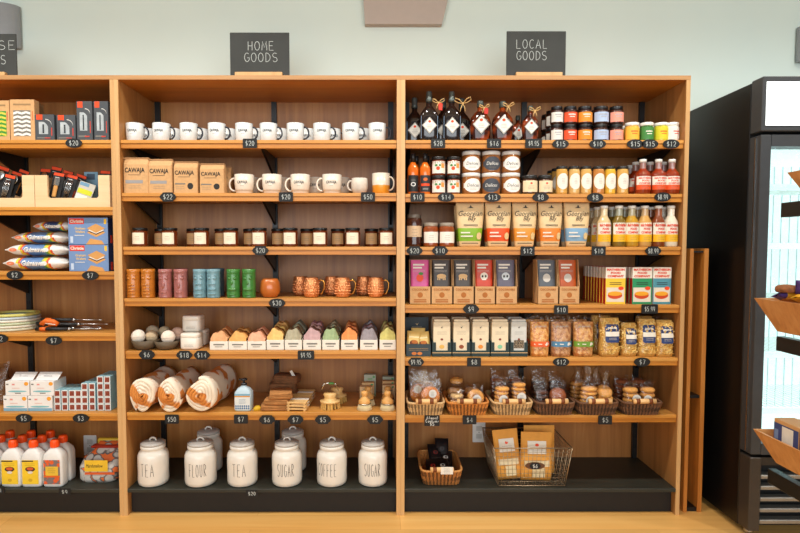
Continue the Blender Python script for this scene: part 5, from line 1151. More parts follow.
inst(tpl(('pa', 0), None), 'pasta_bag', 'clear pasta bag standing behind the one beside the granola', 'pasta bag', X(600, .17, z), .17, z, 0, 'clear pasta bags'); inst(tpl(('pa', 2), None), 'pasta_bag', 'clear pasta bag in the back row behind the third bag', 'pasta bag', X(643, .17, z), .17, z, 0, 'clear pasta bags')
# -- shelf six: baskets of baked goods
z = S[5]
def uring(a, b_, n, e=7.0):
    P = [(a * math.copysign(abs(cos(t)) ** (2 / e), cos(t)), b_ * math.copysign(abs(sin(t)) ** (2 / e), sin(t))) for t in [2 * pi * i / 720 for i in range(721)]]
    L = [0]
    for p, q in zip(P, P[1:]): L.append(L[-1] + math.hypot(q[0] - p[0], q[1] - p[1]))
    out = []; k = 0
    for i in range(n):
        d = L[-1] * i / n
        while L[k + 1] < d: k += 1
        f = (d - L[k]) / ((L[k + 1] - L[k]) or 1); out.append((P[k][0] + (P[k + 1][0] - P[k][0]) * f, P[k][1] + (P[k + 1][1] - P[k][1]) * f))
    return out
def basket(W, D, H, col, rimcol, tap=.86, handle=True):
    def f():
        m = MB(); rows_ = 9; a0, b0 = W / 2 * tap, D / 2 * tap; c1 = pm(col, .8, var=.16, scale=120); nseg = 96; fs = []; mm = []; U = uring(1.0, D / W, nseg); U = [(x, y * W / D) for x, y in U]; c2 = pm(tuple(int(v * .62) for v in col), .85, var=.1, scale=120); vs = []
        for k in range(rows_ + 1):
            t = k / rows_; a = a0 + (W / 2 - a0) * t; b_ = b0 + (D / 2 - b0) * t
            for i in range(nseg):
                o = .0022 * (1 if (i + (k // 3)) % 2 else -1)
                ux, uy = U[i]; vs.append((a * ux + o * ux, b_ * uy + o * uy, H * t))
        for k in range(rows_):
            for i in range(nseg): j = (i + 1) % nseg; fs.append((k * nseg + i, k * nseg + j, (k + 1) * nseg + j, (k + 1) * nseg + i))
        fs.append(tuple(reversed(range(nseg)))); m.add(vs, fs, [c2 if (n_ % nseg) % 2 else c1 for n_ in range(len(fs))])  # every other rib darker, painting the shade in the weave gaps
        n0 = [(v[0] * .94, v[1] * .94, max(v[2], .004)) for v in vs]; m.add(n0, [tuple(reversed(f)) for f in fs[:-1]] + [tuple(range(nseg))], c1)
        r = MB(); P = []
        for i in range(60): th = 2 * pi * i / 60; c, s = cos(th), sin(th); e = 2 / 7.0; P.append((W / 2 * .975 * math.copysign(abs(c) ** e, c), D / 2 * .975 * math.copysign(abs(s) ** e, s), H))
        r.tube(P, .0058, pm(rimcol, .7, var=.15, scale=150), 7, True)
        out = [('weave', m), ('rim', r)]
        if handle:
            h = MB(); hw = W * .27; yy = -D / 2 - .001
            h.tube([(-hw, yy, H + .012), (hw, yy, H + .012)], .0125, DOWEL, 12)
            bd = MB()
            for q in (-.62, .52): bd.tube([(hw * q - .009, yy, H + .012), (hw * q + .009, yy, H + .012)], .0132, pm((120, 62, 26), .6), 12)
            out.append(('dowel_handle|pale wooden dowel handle', h, [('leather_band', bd)]))
        return out
    return f
NAT, HON, DRK = (206, 168, 116), (200, 126, 54), (112, 76, 50)
bk = [(407, 445.5, NAT, (206, 170, 120), 'pale natural wicker basket of big flat cookies at the left end'), (447.2, 490.3, HON, (200, 128, 58), 'honey-coloured wicker basket of ring-shaped bakes'), (493, 534.5, NAT, (206, 170, 120), 'pale natural wicker basket of stacked cookie bags in the middle'),
      (536.2, 577.2, DRK, (104, 70, 46), 'dark wicker basket of dark brown bakes'), (578.8, 621.2, DRK, (104, 70, 46), 'dark wicker basket of tied cookie bags'), (623.8, 665, DRK, (104, 70, 46), 'dark wicker basket of boxed cookie bags at the right end')]
BKT = []
Hk = .062; Dk = .25
for i, (a, b_, col, rc, lab) in enumerate(bk):
    y1 = -.016; x0, x1 = X(a, y1, z + Hk), X(b_, y1, z + Hk); W = x1 - x0; xc = (x0 + x1) / 2; yc = y1 + Dk / 2
    inst(tpl(('bk', i), basket(W, Dk, Hk, col, rc)), 'wicker_basket', lab, 'basket', xc, yc, z, 0, 'wicker baskets of baked goods'); BKT.append((xc, yc, W))
def cookie(r, h, col, seed, ring=False):
    rnd = random.Random(seed); m = MB(); c = pm(col, .75, var=.22, scale=110, bump=.4)
    if ring: m.tube([(r * .62 * cos(t), r * .62 * sin(t), h / 2) for t in [2 * pi * i / 18 for i in range(18)]], min(h / 2, r * .38), c, 9, True)
    else: m.loft([(0, r * .9, r * .9, 2), (h * .3, r, r, 2), (h * .65, r * .96, r * .96, 2), (h * .9, r * .75, r * .75, 2), (h, r * .35, r * .35, 2)], c, 18)
    return m
CFILM = film('cellophane', (250, 247, 242), .065, .2)
def crinkle(m, w, d, h0, h1, seed, flare=1.0, tie=False):
    # crumpled clear wrap: ring loft with random crumple
    rnd = random.Random(seed); n = 22; K = 9; vs = []; fs = []
    for k in range(K + 1):
        t = k / K; z_ = h0 + (h1 - h0) * t
        if tie: sc = (1.0 - .12 * t) if t < .55 else (.75 - 1.6 * (t - .55) if t < .78 else .2 + (t - .78) * 2.6)
        else: sc = 1.0 - .1 * t
        dd = d * (1 - .92 * max(0, (t - .35) / .65) ** 1.3) if not tie else d * sc
        for i in range(n):
            th = 2 * pi * i / n; c, s = cos(th), sin(th); e = 2 / 3.2; j = rnd.uniform(-.004, .004) * (1 if k else .3)
            vs.append(((w * sc * .5 + j) * math.copysign(abs(c) ** e, c), (dd * .5 + j * .6) * math.copysign(abs(s) ** e, s), z_ + (rnd.uniform(-.012, .012) if k == K else rnd.uniform(-.003, .003))))
    for k in range(K):
        for i in range(n): jn = (i + 1) % n; fs.append((k * n + i, k * n + jn, (k + 1) * n + jn, (k + 1) * n + i))
    m.add(vs, fs, CFILM, True)
def baked(key, w, d, cookies, h, sticker, tie, seed):
    # cookies: (x, y, z, r, th, col, rx, ring)
    if key not in _P:
        subs = []
        for k, (x, y, zz, r, th, col, rx, ring) in enumerate(cookies):
            q = cookie(r, th, col, seed * 20 + k, ring); M = Matrix.Translation((x, y, zz)) @ Matrix.Rotation(rx, 4, 'X') @ Matrix.Translation((0, 0, -th / 2)); q.v = [tuple(M @ Vector(v)) for v in q.v]; subs.append(('cookie', q.mesh('cookie'), []))
        wr = MB(); crinkle(wr, w, d, 0.002, h, seed, tie=tie); subs.append(('clear_wrap', wr.mesh('clear_wrap'), []))
        if sticker:
            sx, sz, sr, kind = sticker; s = MB(); yy = -d / 2 - .012
            P = [(sx + sr * cos(2 * pi * i / 24), sz + sr * sin(2 * pi * i / 24)) for i in range(24)] if kind == 'o' else [(sx - sr * 1.5, sz - sr * .7), (sx + sr * 1.5, sz - sr * .4), (sx + sr * 1.4, sz + sr * .8), (sx - sr * 1.2, sz + sr * .4)]
            s.prism(P, yy, yy + .001, pm((222, 218, 208), .6)); lines(s, sx, sz + sr * .4, sr * 1.2, 4, sr * .28, GREYL, flat(yy), off=.0005); subs.append(('sticker', s.mesh('sticker'), []))
        _P[key] = subs
    return _P[key]
PI2 = pi / 2
def put_bag(t, bi, dx, yo, lab, dz=.012, rz=0, tilt=None):
    xc, yc, W = BKT[bi]; inst(t, 'bag_of_bakes', lab, 'bag of bakes', xc + dx * .9, yo - .026, z + dz + .012, rz, 'wrapped bakes in the wicker baskets', tilt=tilt, scale=(.92, .9, .98))
C1 = (216, 130, 46); C2 = (228, 164, 84); C3 = (214, 152, 76); C4 = (78, 40, 22); C5 = (128, 66, 30)
flatc = lambda r, col, zc: [(0, 0, zc, r, .02, col, PI2 - .25, False)]
put_bag(baked('b1', .14, .034, flatc(.052, C1, .06), .14, (.01, .078, .021, 'o'), False, 1), 0, .028, .075, 'big round orange-brown cookie in wrap at the front of the first basket')
put_bag(baked('b1b', .125, .034, flatc(.05, C1, .062), .15, (-.008, .088, .021, 'o'), False, 2), 0, -.032, .125, 'big round orange-brown cookie leaning behind on the left of the first basket')
put_bag(baked('b1c', .135, .036, flatc(.05, C3, .062), .165, None, False, 3), 0, .02, .175, 'wrapped cookie bag with crumpled top at the back of the first basket'); put_bag(baked('b1d', .12, .036, flatc(.045, C3, .06), .16, None, False, 4), 0, -.03, .222, 'wrapped cookie bag furthest back in the first basket')
rg = lambda col, col2: [(0, 0, .025, .042, .036, col, .0, True), (0, 0, .062, .036, .03, col2, 0, False)]
put_bag(baked('b2', .092, .085, [(0, 0, .02, .04, .036, C2, 0, False), (.002, 0, .056, .036, .026, (222, 186, 130), 0, True)], .1, None, False, 5), 1, -.055, .09, 'wrapped ring-shaped bake at front left of the honey basket')
put_bag(baked('b2b', .098, .06, [(0, 0, .05, .046, .034, C2, PI2 - .4, True)], .11, (.0, .05, .024, 'o'), False, 6), 1, .05, .08, 'wrapped ring-shaped bake with white sticker at front right of the honey basket')
put_bag(baked('b2c', .1, .09, [(0, 0, .02, .042, .036, C3, 0, False), (0, 0, .056, .042, .034, C2, 0, False)], .085, None, False, 7), 1, -.05, .195, 'wrapped round bakes at back left of the honey basket'); put_bag(baked('b2d', .085, .085, [(0, 0, .02, .038, .034, C2, 0, True)], .05, None, False, 8), 1, -.04, .2, 'single wrapped ring on top of the back left pile in the honey basket', .1)
put_bag(baked('b2e', .1, .08, [(0, 0, .022, .042, .036, C3, 0, False), (0, 0, .06, .04, .03, C3, 0, False)], .1, None, False, 9), 1, .05, .195, 'wrapped round bakes at back right of the honey basket')
stk = lambda r, n, col, th=.021: [(random.uniform(-.003, .003), 0, .014 + k * th, r, th * .92, col, 0, False) for k in range(n)]
put_bag(baked('b3', .092, .082, stk(.039, 5, C2), .15, (.0, .05, .0245, 'o'), False, 10), 2, -.048, .085, 'wrapped cookie stack with white sticker at front left of the middle pale basket'); put_bag(baked('b3b', .09, .08, stk(.038, 6, C3), .155, (.004, .062, .0245, 'o'), False, 11), 2, .046, .085, 'wrapped taller cookie stack with white sticker at front right of the middle pale basket')
put_bag(baked('b3c', .09, .08, stk(.038, 6, C5), .17, None, False, 12), 2, -.05, .19, 'wrapped cookie stack at back left of the middle pale basket'); put_bag(baked('b3d', .09, .08, stk(.038, 6, C5), .165, None, False, 13), 2, .05, .19, 'wrapped cookie stack at back right of the middle pale basket')
put_bag(baked('b4', .1, .07, [(0, 0, .06, .046, .04, (150, 78, 34), PI2 - .5, False), (0, .015, .025, .04, .03, C4, 0, False)], .13, (.01, .042, .02, 'r'), False, 14), 3, .03, .08, 'wrapped reddish-brown round bake with white slip at the front of the first dark basket')
put_bag(baked('b4b', .085, .075, stk(.036, 4, C4), .14, None, False, 15), 3, -.06, .09, 'wrapped dark brownie stack at front left of the first dark basket'); put_bag(baked('b4c', .095, .08, stk(.04, 5, C4), .165, None, False, 16), 3, -.045, .19, 'wrapped dark brownie stack at back left of the first dark basket'); put_bag(baked('b4d', .095, .08, stk(.04, 5, C4), .16, None, False, 17), 3, .055, .19, 'wrapped dark brownie stack at back right of the first dark basket')
put_bag(baked('b5', .11, .085, stk(.045, 5, C2), .215, (-.005, .045, .0235, 'o'), True, 18), 4, -.035, .085, 'tied clear bag of cookies with white sticker in the second dark basket'); put_bag(baked('b5b', .09, .075, [(0, 0, .02, .04, .022, C3, 0, False), (0, 0, .05, .042, .022, C2, PI2 - .9, False), (0, .01, .08, .042, .022, C2, PI2 - .8, False)], .18, None, True, 19), 4, .058, .08, 'tied clear bag of tilted cookies at front right of the second dark basket')
put_bag(baked('b5c', .1, .08, stk(.042, 5, C3), .2, None, True, 20), 4, -.05, .19, 'tied clear bag of cookies at back left of the second dark basket'); put_bag(baked('b5d', .09, .08, stk(.04, 4, C3), .2, None, True, 21), 4, .05, .19, 'tied clear bag of cookies at back right of the second dark basket')
put_bag(baked('b6', .092, .082, stk(.04, 4, C3, .026), .13, (.012, .052, .024, 'o'), False, 22), 5, -.04, .085, 'wrapped cookie stack with white sticker at front left of the last dark basket'); put_bag(baked('b6b', .09, .08, stk(.039, 4, C3, .026), .13, (-.018, .05, .023, 'o'), False, 23), 5, .052, .085, 'wrapped cookie stack with greyish sticker at front right of the last dark basket')
put_bag(baked('b6c', .09, .08, stk(.039, 5, C5, .024), .14, None, False, 24), 5, -.045, .19, 'wrapped cookie stack at back left of the last dark basket'); put_bag(baked('b6d', .09, .08, stk(.039, 5, C5, .024), .14, None, False, 25), 5, .05, .19, 'wrapped cookie stack at back right of the last dark basket')
# -- base: wicker basket of dark bags, wire basket of kraft bags
z = S[6]
y1 = .018; Hq = .075; x0, x1 = X(420.5, y1, z + Hq), X(463.5, y1, z + Hq); W = x1 - x0; xc = (x0 + x1) / 2; Dq = .3
inst(tpl('bkq', basket(W, Dq, Hq, (176, 112, 52), (196, 136, 72))), 'wicker_basket', 'light brown wicker basket of black packets on the black base', 'basket', xc, y1 + Dq / 2, z)
def blackbag(sw, col):
    def f():
        m = MB(); s = m.pouch(sw, .03, .15, pm((22, 20, 22), .35, var=.2), lambda t: 1, lambda t: min(1, 5 * (1 - t) + .06) * min(1, 5 * t + .15), 3, 8, 8, .002); p = MB()
        p.oval(0, .085, .015, .013, pm(col, .6), s, .0025); p.oval(0, .085, .008, .007, pm((40, 34, 34), .6), s, .0032); lines(p, 0, .05, sw * .7, 2, .01, GREYL, s)
        return [('packet', m), ('printed_front', p)]
    return f
for i, (dx, dy, dz, tl, col, lab) in enumerate(((-.045, .055, .012, -1.15, (170, 46, 34), 'black packet with red spot at front left of the light brown basket'), (.03, .055, .014, -1.15, (206, 204, 196), 'black packet with white spot at front right of the light brown basket'), (.045, .14, .022, -1.1, (206, 204, 196), 'black packet with white ring lying behind on the right of the light brown basket'), (-.01, .17, .03, -.9, (110, 40, 36), 'black packet with dull red mark at the back of the light brown basket'), (.03, .21, .03, -.55, (60, 56, 56), 'tallest plain black packet standing at the back of the light brown basket'))):
    inst(tpl(('bb', i), blackbag(.085, col)), 'black_packet', lab, 'packet', xc + dx * .8, y1 + dy + .012, z + dz, 0, 'black packets in the light brown basket', tilt=(tl, random.uniform(-.06, .06), random.uniform(-.1, .1)), scale=(.86, .86, .9))
m = MB(); m.box(-.03, .03, -.001, .001, 0, .036, PAPER); lines(m, 0, .028, .045, 4, .007, GREYL, flat(-.001)); inst([('card', m.mesh('card'), [])], 'paper_card', 'small white paper card hanging on the dowel of the light brown basket', 'card', xc + .022, y1 - .018, z + Hq - .004)
# wire basket
yb0, yb1 = .012, .33; hb = Z(449, yb0) - z; bx0, bx1 = X(499, yb0, z), X(565.5, yb0, z); tx0, tx1 = X(494, yb0, z + hb), X(572.3, yb0, z + hb); WI = pm((168, 146, 116), .35, .8)
m = MB(); r_ = MB(); def_ = None
def P(u, v, t):  # u,v in 0..1 across, t height
    xa = bx0 + (tx0 - bx0) * t; xb = bx1 + (tx1 - bx1) * t; ya = yb0 + .012 * (1 - t); yb_ = yb1 - .012 * (1 - t); return (xa + (xb - xa) * u, ya + (yb_ - ya) * v, z + .003 + hb * t)
xm, ym = (bx0 + bx1) / 2, (yb0 + yb1) / 2
loc = lambda p: (p[0] - xm, p[1] - ym, p[2] - z)
for k in range(19):
    u = k / 18; m.tube([loc(P(u, 0, 1)), loc(P(u, 0, 0)), loc(P(u, 1, 0)), loc(P(u, 1, 1))], .0011, WI, 5)
for k in range(15):
    v = k / 14; m.tube([loc(P(0, v, 1)), loc(P(0, v, 0)), loc(P(1, v, 0)), loc(P(1, v, 1))], .0011, WI, 5)
for k in range(1, 9):
    t = k / 9; m.tube([loc(P(0, 0, t)), loc(P(1, 0, t)), loc(P(1, 1, t)), loc(P(0, 1, t))], .0011, WI, 5, True)
r_.tube([loc(P(0, 0, 1)), loc(P(1, 0, 1)), loc(P(1, 1, 1)), loc(P(0, 1, 1))], .0032, WI, 8, True); r_.tube([loc(P(0, 0, 0)), loc(P(1, 0, 0)), loc(P(1, 1, 0)), loc(P(0, 1, 0))], .0026, WI, 8, True)
for u, v in ((0, 0), (1, 0), (1, 1), (0, 1)): r_.tube([loc(P(u, v, 0)), loc(P(u, v, 1))], .0026, WI, 8)
pl = MB(); w0 = .098; pl.prism(tag_shape(w0, .036, 'oval'), -.0015, .0015, pm((96, 58, 30), .6)); pl.prism(tag_shape(.056, .03, 'scroll'), -.004, -.0016, TAGB); pl.chalk('$6', 0, 0, .017, CHALK, flat(-.004), th=.0024)
px_, pz_ = X(534.5, yb0, z + .1), Z(465.3, yb0); pl.v = [(v[0] + px_ - xm, v[1] + yb0 - ym - .008, v[2] + pz_ - z) for v in pl.v]
inst([('wire_mesh', m.mesh('wire_mesh'), []), ('frame', r_.mesh('frame'), []), ('price_plate|brown oval plate with black $6 tag', pl.mesh('price_plate'), [])], 'wire_basket', 'brass-toned wire basket of kraft bags on the black base', 'basket', xm, ym, z)
def kbag(W, H, D):
    def f():
        m = MB(); s = m.pouch(W, D, H, pm((222, 156, 66), .75, var=.06), lambda t: 1, lambda t: max(.03, 1 - t ** 2) * min(1, 6 * t + .5), 3.5, 12, 12, .0015); p = MB()
        p.rect(-W * .3, W * .3, H * .56, H * .82, PAPER, s, .002, 6, 3); p.oval(0, H * .74, W * .06, H * .03, ORANGE, s, .003); lines(p, 0, H * .67, W * .4, 2, H * .03, GREYL, s, off=.003)
        p.rect(-W * .4, W * .4, H * .3, H * .42, pm((230, 212, 170), .5), s, .002, 8, 2); p.rect(-W * .15, W * .25, H * .08, H * .28, pm((226, 206, 160), .5), s, .002, 6, 2)
        return [('bag', m), ('label', p)]
    return f
for i, (a, b_, pt, yb, tl, lab) in enumerate(((492, 519, 431.5, .082, (-.1, -.1, 0), 'kraft bag with white label leaning at the left in the wire basket'), (519.5, 553, 434, .066, (-.06, .02, 0), 'kraft bag with white label at the front right in the wire basket'), (523, 556, 427, .15, (-.04, .0, 0), 'kraft bag standing behind the front right one in the wire basket'))):
    xc, W, Hb = dims(a, b_, pt, yb, z); inst(tpl(('kb', i), kbag(W * .93, Hb - .01, .05)), 'kraft_bag', lab, 'kraft bag', xc + (.024 if i == 0 else 0), yb + .012, z + .012, 0, 'kraft bags in the wire basket', tilt=tl)
# ================================================================== left-hand bay
S = SZ[0]
# -- shelf one: straw boxes, gadget boxes
z = S[0]
def strawbox(W, H, D, c1, c2, wx=(-.36, .34)):
    def f():
        m = MB(); m.box(-W / 2, W / 2, -D / 2, D / 2, 0, H, KRAFT2, .001)
        p = MB(); s = flat(-D / 2); p.rect(-W * .36, W * .36, H * .86, H * .9, pm((150, 120, 80), .7), s)
        a, b_ = W * wx[0], W * wx[1]; p.rect(a, b_, H * .12, H * .74, pm(c1, .5), s, .0005)
        n = 6; dz = H * .62 / n; w2 = (b_ - a) / 4
        for col in range(4):
            for k in range(n):
                x0 = a + col * w2; zb = H * .12 + dz * k; up = dz * .3 * (1 if col % 2 == 0 else -1)
                lo, hi = (0, dz * .3) if col % 2 == 0 else (dz * .3, 0)
                p.add([s(x0, zb + lo, .001), s(x0 + w2 * .96, zb + hi, .001), s(x0 + w2 * .96, zb + hi + dz * .5, .001), s(x0, zb + lo + dz * .5, .001)], [(0, 1, 2, 3)], pm(c2, .5))
        p.rect(W * .4, W * .44, H * .5, H * .72, pm((206, 110, 60), .6), s)
        return [('carton', m), ('printed_front|see-through window of chevron-striped paper straws', p)]
    return f
W = X(9.8, .04, z) - X(-15.5, .04, z); Hb = Z(100.5, .04) - z
inst(tpl('stA', strawbox(W, Hb, .04, (60, 140, 50), (206, 196, 70), (-.4, .38))), 'straw_box', 'kraft box of green and yellow striped straws at the left picture edge', 'box', X(-2.8, .04, z), .062, z, 0, 'kraft straw boxes')
W = X(35, .04, z) - X(10.6, .04, z); Hb = Z(99.5, .04) - z
inst(tpl('stB', strawbox(W, Hb, .04, (120, 116, 106), (236, 232, 222))), 'straw_box', 'kraft box of grey and white striped straws beside the dark gadget boxes', 'box', X(22.8, .04, z), .062, z, 0, 'kraft straw boxes')
for i, (px, pt, yy) in enumerate(((24, 98, .115), (31, 98.5, .165), (2, 98, .115))):
    inst(tpl('stC', strawbox(.117, .205, .04, (120, 116, 106), (236, 232, 222))), 'straw_box', ('kraft straw box directly behind the grey and white one', 'kraft straw box furthest back behind the grey and white one', 'kraft straw box directly behind the green and yellow one')[i], 'box', X(px, yy, z), yy, z, 0, 'kraft straw boxes')
def gadget(W, H, D):
    def f():
        m = MB(); m.box(-W / 2, W / 2, -D / 2, D / 2, 0, H, pm((70, 74, 78), .5, var=.03), .001)
        p = MB(); s = flat(-D / 2); p.rect(-W * .42, -W * .1, H * .84 if H > .15 else H * .8, H * .99, ORANGE, s)
        wt, wb = H * .72, H * .26; a, b_ = -W * .3, W * .18; cx = (a + b_) / 2
        p.strip([(a + (b_ - a) * k / 12, wb, wt - (W * .2 * max(0, (k - 5) / 7) ** 2 * 1.2)) for k in range(13)], pm((196, 204, 206), .25, .3, var=.2, scale=25), s, .0008)
        p.rect(cx - W * .05, cx + W * .04, wb + .004, wt - .012, pm((120, 126, 128), .2, .8), s, .0012)
        P = [(W * .05 + W * .33 * sin(t), H * .8 - W * .33 * (1 - cos(t))) for t in [pi / 2 * k / 8 for k in range(9)]]
        for (xa, za), (xb, zb) in zip(P, P[1:]): p.add([s(xa, za, .001), s(xb, zb, .001), s(xb, zb + .0035, .001), s(xa, za + .0035, .001)], [(0, 1, 2, 3)], CHALK)
        p.rect(W * .34, W * .39, H * .2, H * .5, pm((200, 60, 40), .5), s); p.rect(-W * .4, W * .1, H * .1, H * .14, GREYL, s, .001); p.rect(0, W * .3, H * .1, H * .13, pm((200, 60, 40), .5), s, .0012)
        return [('carton', m), ('printed_front', p)]
    return f
for i, (a, b_, pt, lab) in enumerate(((35.5, 54.6, 114.5, 'short dark grey gadget box with arched window beside the straws'), (57, 75.8, 115, 'short dark grey gadget box with arched window beside the tall ones'), (77.2, 92.8, 101.3, 'tall dark grey gadget box with arched window beside the short ones'), (94.6, 109, 101.3, 'tall dark grey gadget box with arched window against the side panel'))):
    y1 = .04; x0, x1 = X(a, y1, z), X(b_, y1, z); inst(tpl(('ga', i), gadget(x1 - x0, Z(pt, y1) - z, .07)), 'gadget_box', lab, 'box', (x0 + x1) / 2 - (.001 if i == 3 else 0), y1 + .035, z, 0, 'dark grey gadget boxes')
    inst(tpl(('ga', i), None), 'gadget_box', lab.replace('dark grey', 'rear dark grey').split(' beside')[0].split(' against')[0] + ' behind the %s front one from left' % ORD[i], 'box', (x0 + x1) / 2 - (.001 if i == 3 else 0), y1 + .115, z, 0, 'dark grey gadget boxes')
# -- shelf two: pine crates of utensils
z = S[1]
def crate(W, D, H, n0, n1, hl):
    def f():
        m = MB(); t = .012
        for sx in (-1, 1): m.box(min(sx * W / 2, sx * (W / 2 - t)), max(sx * W / 2, sx * (W / 2 - t)), -D / 2 + t, D / 2 - t, 0, H, PALE, .001)
        m.box(-W / 2, W / 2, D / 2 - t, D / 2, 0, H, PALE, .001); m.box(-W / 2 + t, W / 2 - t, -D / 2 + t, D / 2 - t, 0, .008, PALE)
        m.prism([(-W / 2, 0), (W / 2, 0), (W / 2, H), (n1, H), (n1, hl + .008), (n1 - .008, hl), (n0 + .008, hl), (n0, hl + .008), (n0, H), (-W / 2, H)], -D / 2, -D / 2 + t, PALE)
        return [('crate', m)]
    return f
yf = .04; Hc = Z(175.2, yf) - z; hl = Z(198, yf) - z; D = .24
cr = []
for i, (a, b_, n0, n1, lab) in enumerate(((-42, 34.8, -30, 22.8, 'pale pine crate of utensils with a notched front, cut by the left picture edge'), (35.4, 110.2, 48, 98.8, 'pale pine crate of utensils with a notched front, beside the side panel'))):
    x0, x1 = X(a, yf, z), min(X(b_, yf, z), -1.3815); xc = (x0 + x1) / 2
    inst(tpl(('cr', i), crate(x1 - x0, D, Hc, X(n0, yf, z) - xc, X(n1, yf, z) - xc, hl)), 'pine_crate', lab, 'crate', xc, yf + D / 2, z, 0, 'pale pine crates'); cr.append(xc)
def utensil(W, H, kind):
    def f():
        m = MB(); m.box(-W / 2, W / 2, -.0015, .0015, 0, H, pm((28, 27, 27), .45), .0008); m.rect(-W * .45, W * .45, H * .88, H * .985, ORANGE, flat(-.0015)); m.rect(-W * .3, W * .1, H * .8, H * .82, CHALK, flat(-.0015))
        q = MB()
        if kind == 'spoon':
            q.tube([(0, -.006, H * .1), (0, -.008, H * .6)], .004, STEEL, 8); q.ball((0, -.009, H * .7), W * .36, STEEL, 1, .25, 1.3)
        elif kind == 'wood':
            q.box(-W * .18, W * .18, -.012, -.002, H * .08, H * .5, pm((206, 150, 80), .6), .003); q.box(-W * .25, W * .25, -.01, -.002, H * .5, H * .78, STEEL, .002)
        elif kind == 'scraper':
            q.box(-W * .3, W * .3, -.008, -.002, H * .35, H * .75, pm((170, 172, 170), .3, .6), .002); q.tube([(0, -.008, H * .08), (0, -.008, H * .35)], .007, pm((206, 90, 60), .5), 8)
        else:
            for k in range(5): q.tube([(W * (.08 * k - .16), -.006, H * .1), (W * (.12 * k - .24), -.01, H * .5), (W * (.1 * k - .2), -.007, H * .78)], .0016, STEEL, 5)
        return [('card|black card with orange top', m), ('tool', q)]
    return f
UT = [(-2, 165.5, .10, .5, 'spoon', 'left crate, furthest left'), (6, 174, .07, .35, 'whisk', 'left crate, leaning at front'), (12, 171, .12, .45, 'spoon', 'left crate, steel spoon in the middle'), (19, 169, .16, .5, 'wood', 'left crate, orange tab raised highest'),
      (56, 172, .075, .25, 'wood', 'right crate, wooden handle at front left'), (61, 173, .10, .32, 'scraper', 'right crate, grey blade at front'), (68, 174, .085, .4, 'whisk', 'right crate, third from left'), (76, 173.5, .12, .5, 'scraper', 'right crate, red-tinted handle'), (104, 170, .16, .1, 'wood', 'right crate, orange tab by the side panel'), (53, 166, .19, .3, 'whisk', 'right crate, raised at the back left'), (44, 168, .2, .1, 'spoon', 'right crate, behind its left board'), (64, 170, .2, .4, 'spoon', 'right crate, back row')]
for i, (px, pt, yy, tl, kd, w_) in enumerate(UT):
    Hh = .135 if pt > 168 else .15; zt = Z(pt, yy); b0 = z + .01; base = max(b0, zt - Hh * cos(tl * .5))
    inst(tpl(('ut', kd, Hh), utensil(.055, Hh, kd)), 'packaged_utensil', 'utensil on a black card with orange tab, %s' % w_, 'utensil', X(px, yy, z) - sin(tl * .7) * Hh * .4, yy, base, 0, 'carded utensils in the pine crates', tilt=(-.12, tl * .7, 0))
m = MB(); m.box(-.04, .04, -.002, .002, 0, .12, pm((196, 190, 176), .5), .001); p = MB(); s = flat(-.002); p.rect(-.036, .036, .06, .085, pm((206, 206, 40), .5), s); p.rect(-.036, .02, .03, .055, PAPER, s); p.rect(-.037, .01, .1, .117, pm((110, 150, 176), .5), s); p.rect(-.037, .037, .01, .02, pm((206, 110, 90), .5), s); p.rect(.02, .036, .02, .05, pm((206, 206, 40), .5), s)
inst([('card', m.mesh('card'), []), ('printed_front', p.mesh('printed_front'), [])], 'packaged_utensil', 'pale grey pack with yellow and white label tilted in the right crate', 'utensil', X(80, .095, z), .095, z + .012, 0, 'carded utensils in the pine crates', tilt=(-.1, .33, 0))
m = MB(); m.box(-.035, .035, -.002, .002, 0, .15, pm((130, 168, 190), .5), .001); m.rect(-.02, .02, .11, .14, pm((70, 90, 110), .5), flat(-.002)); inst([('card', m.mesh('card'), [])], 'packaged_utensil', 'pale blue card standing at the back of the right crate', 'utensil', X(92, .2, z), .2, Z(172, .2) - .15, 0, 'carded utensils in the pine crates')
# -- shelf three: marshmallow bags, biscuit boxes
z = S[2]
def mallow(L, D, H, dark):
    def f():
        m = MB(); wv = pm((226, 222, 216), .35, var=.05); bl = pm((56, 78, 122) if dark else (96, 128, 172), .35); R_ = pm((222, 90, 50), .4); Y_ = pm((226, 200, 60), .4); G_ = pm((96, 160, 70), .4)
        hh = lambda x: H / 2 * max(.16, (1 - abs(2 * x / L) ** 5.0)) ; n = 28; k_ = 14; vs = []; fs = []; mats = []
        for i in range(n + 1):
            x = -L / 2 + L * i / n
            for j in range(k_):
                t = 2 * pi * j / k_; vs.append((x, D / 2 * (.55 + .45 * hh(x) / (H / 2)) * cos(t), H / 2 + hh(x) * sin(t) * (1 + .06 * sin(x * 120 + j))))
        for i in range(n):
            for j in range(k_):
                q = (j + 1) % k_; fs.append((i * k_ + j, i * k_ + q, (i + 1) * k_ + q, (i + 1) * k_ + j))
                u = (i + .5) / n + .05 * sin(2 * pi * (j + .5) / k_); mats.append(wv if u < .27 else Y_ if u < .31 else R_ if u < .35 else bl if u < .66 else G_ if u < .69 else Y_ if u < .73 else R_ if u < .77 else wv)
        fs.append(tuple(range(k_))); mats.append(wv); fs.append(tuple(reversed(range(n * k_, (n + 1) * k_)))); mats.append(wv); m.add(vs, fs, mats, True)
        p = MB(); s = lambda x, zz, o: (x, -D / 2 * (.55 + .45 * hh(x) / (H / 2)) * sqrt(max(0, 1 - ((zz - H / 2) / hh(x)) ** 2)) - o, zz)
        p.text('Guimauves', L * .02, H * .52, L * .34, H * .42, WHITE, s, .003, bold=.04, shear=.2); p.oval(L * .19, H * .5, L * .05, H * .16, WHITE, s, .0035); p.oval(-L * .33, H * .5, L * .07, H * .14, pm((226, 130, 90), .5), s, .003)
        return [('bag', m), ('printed_front', p)]
    return f
zz = z + .005; MWL = []
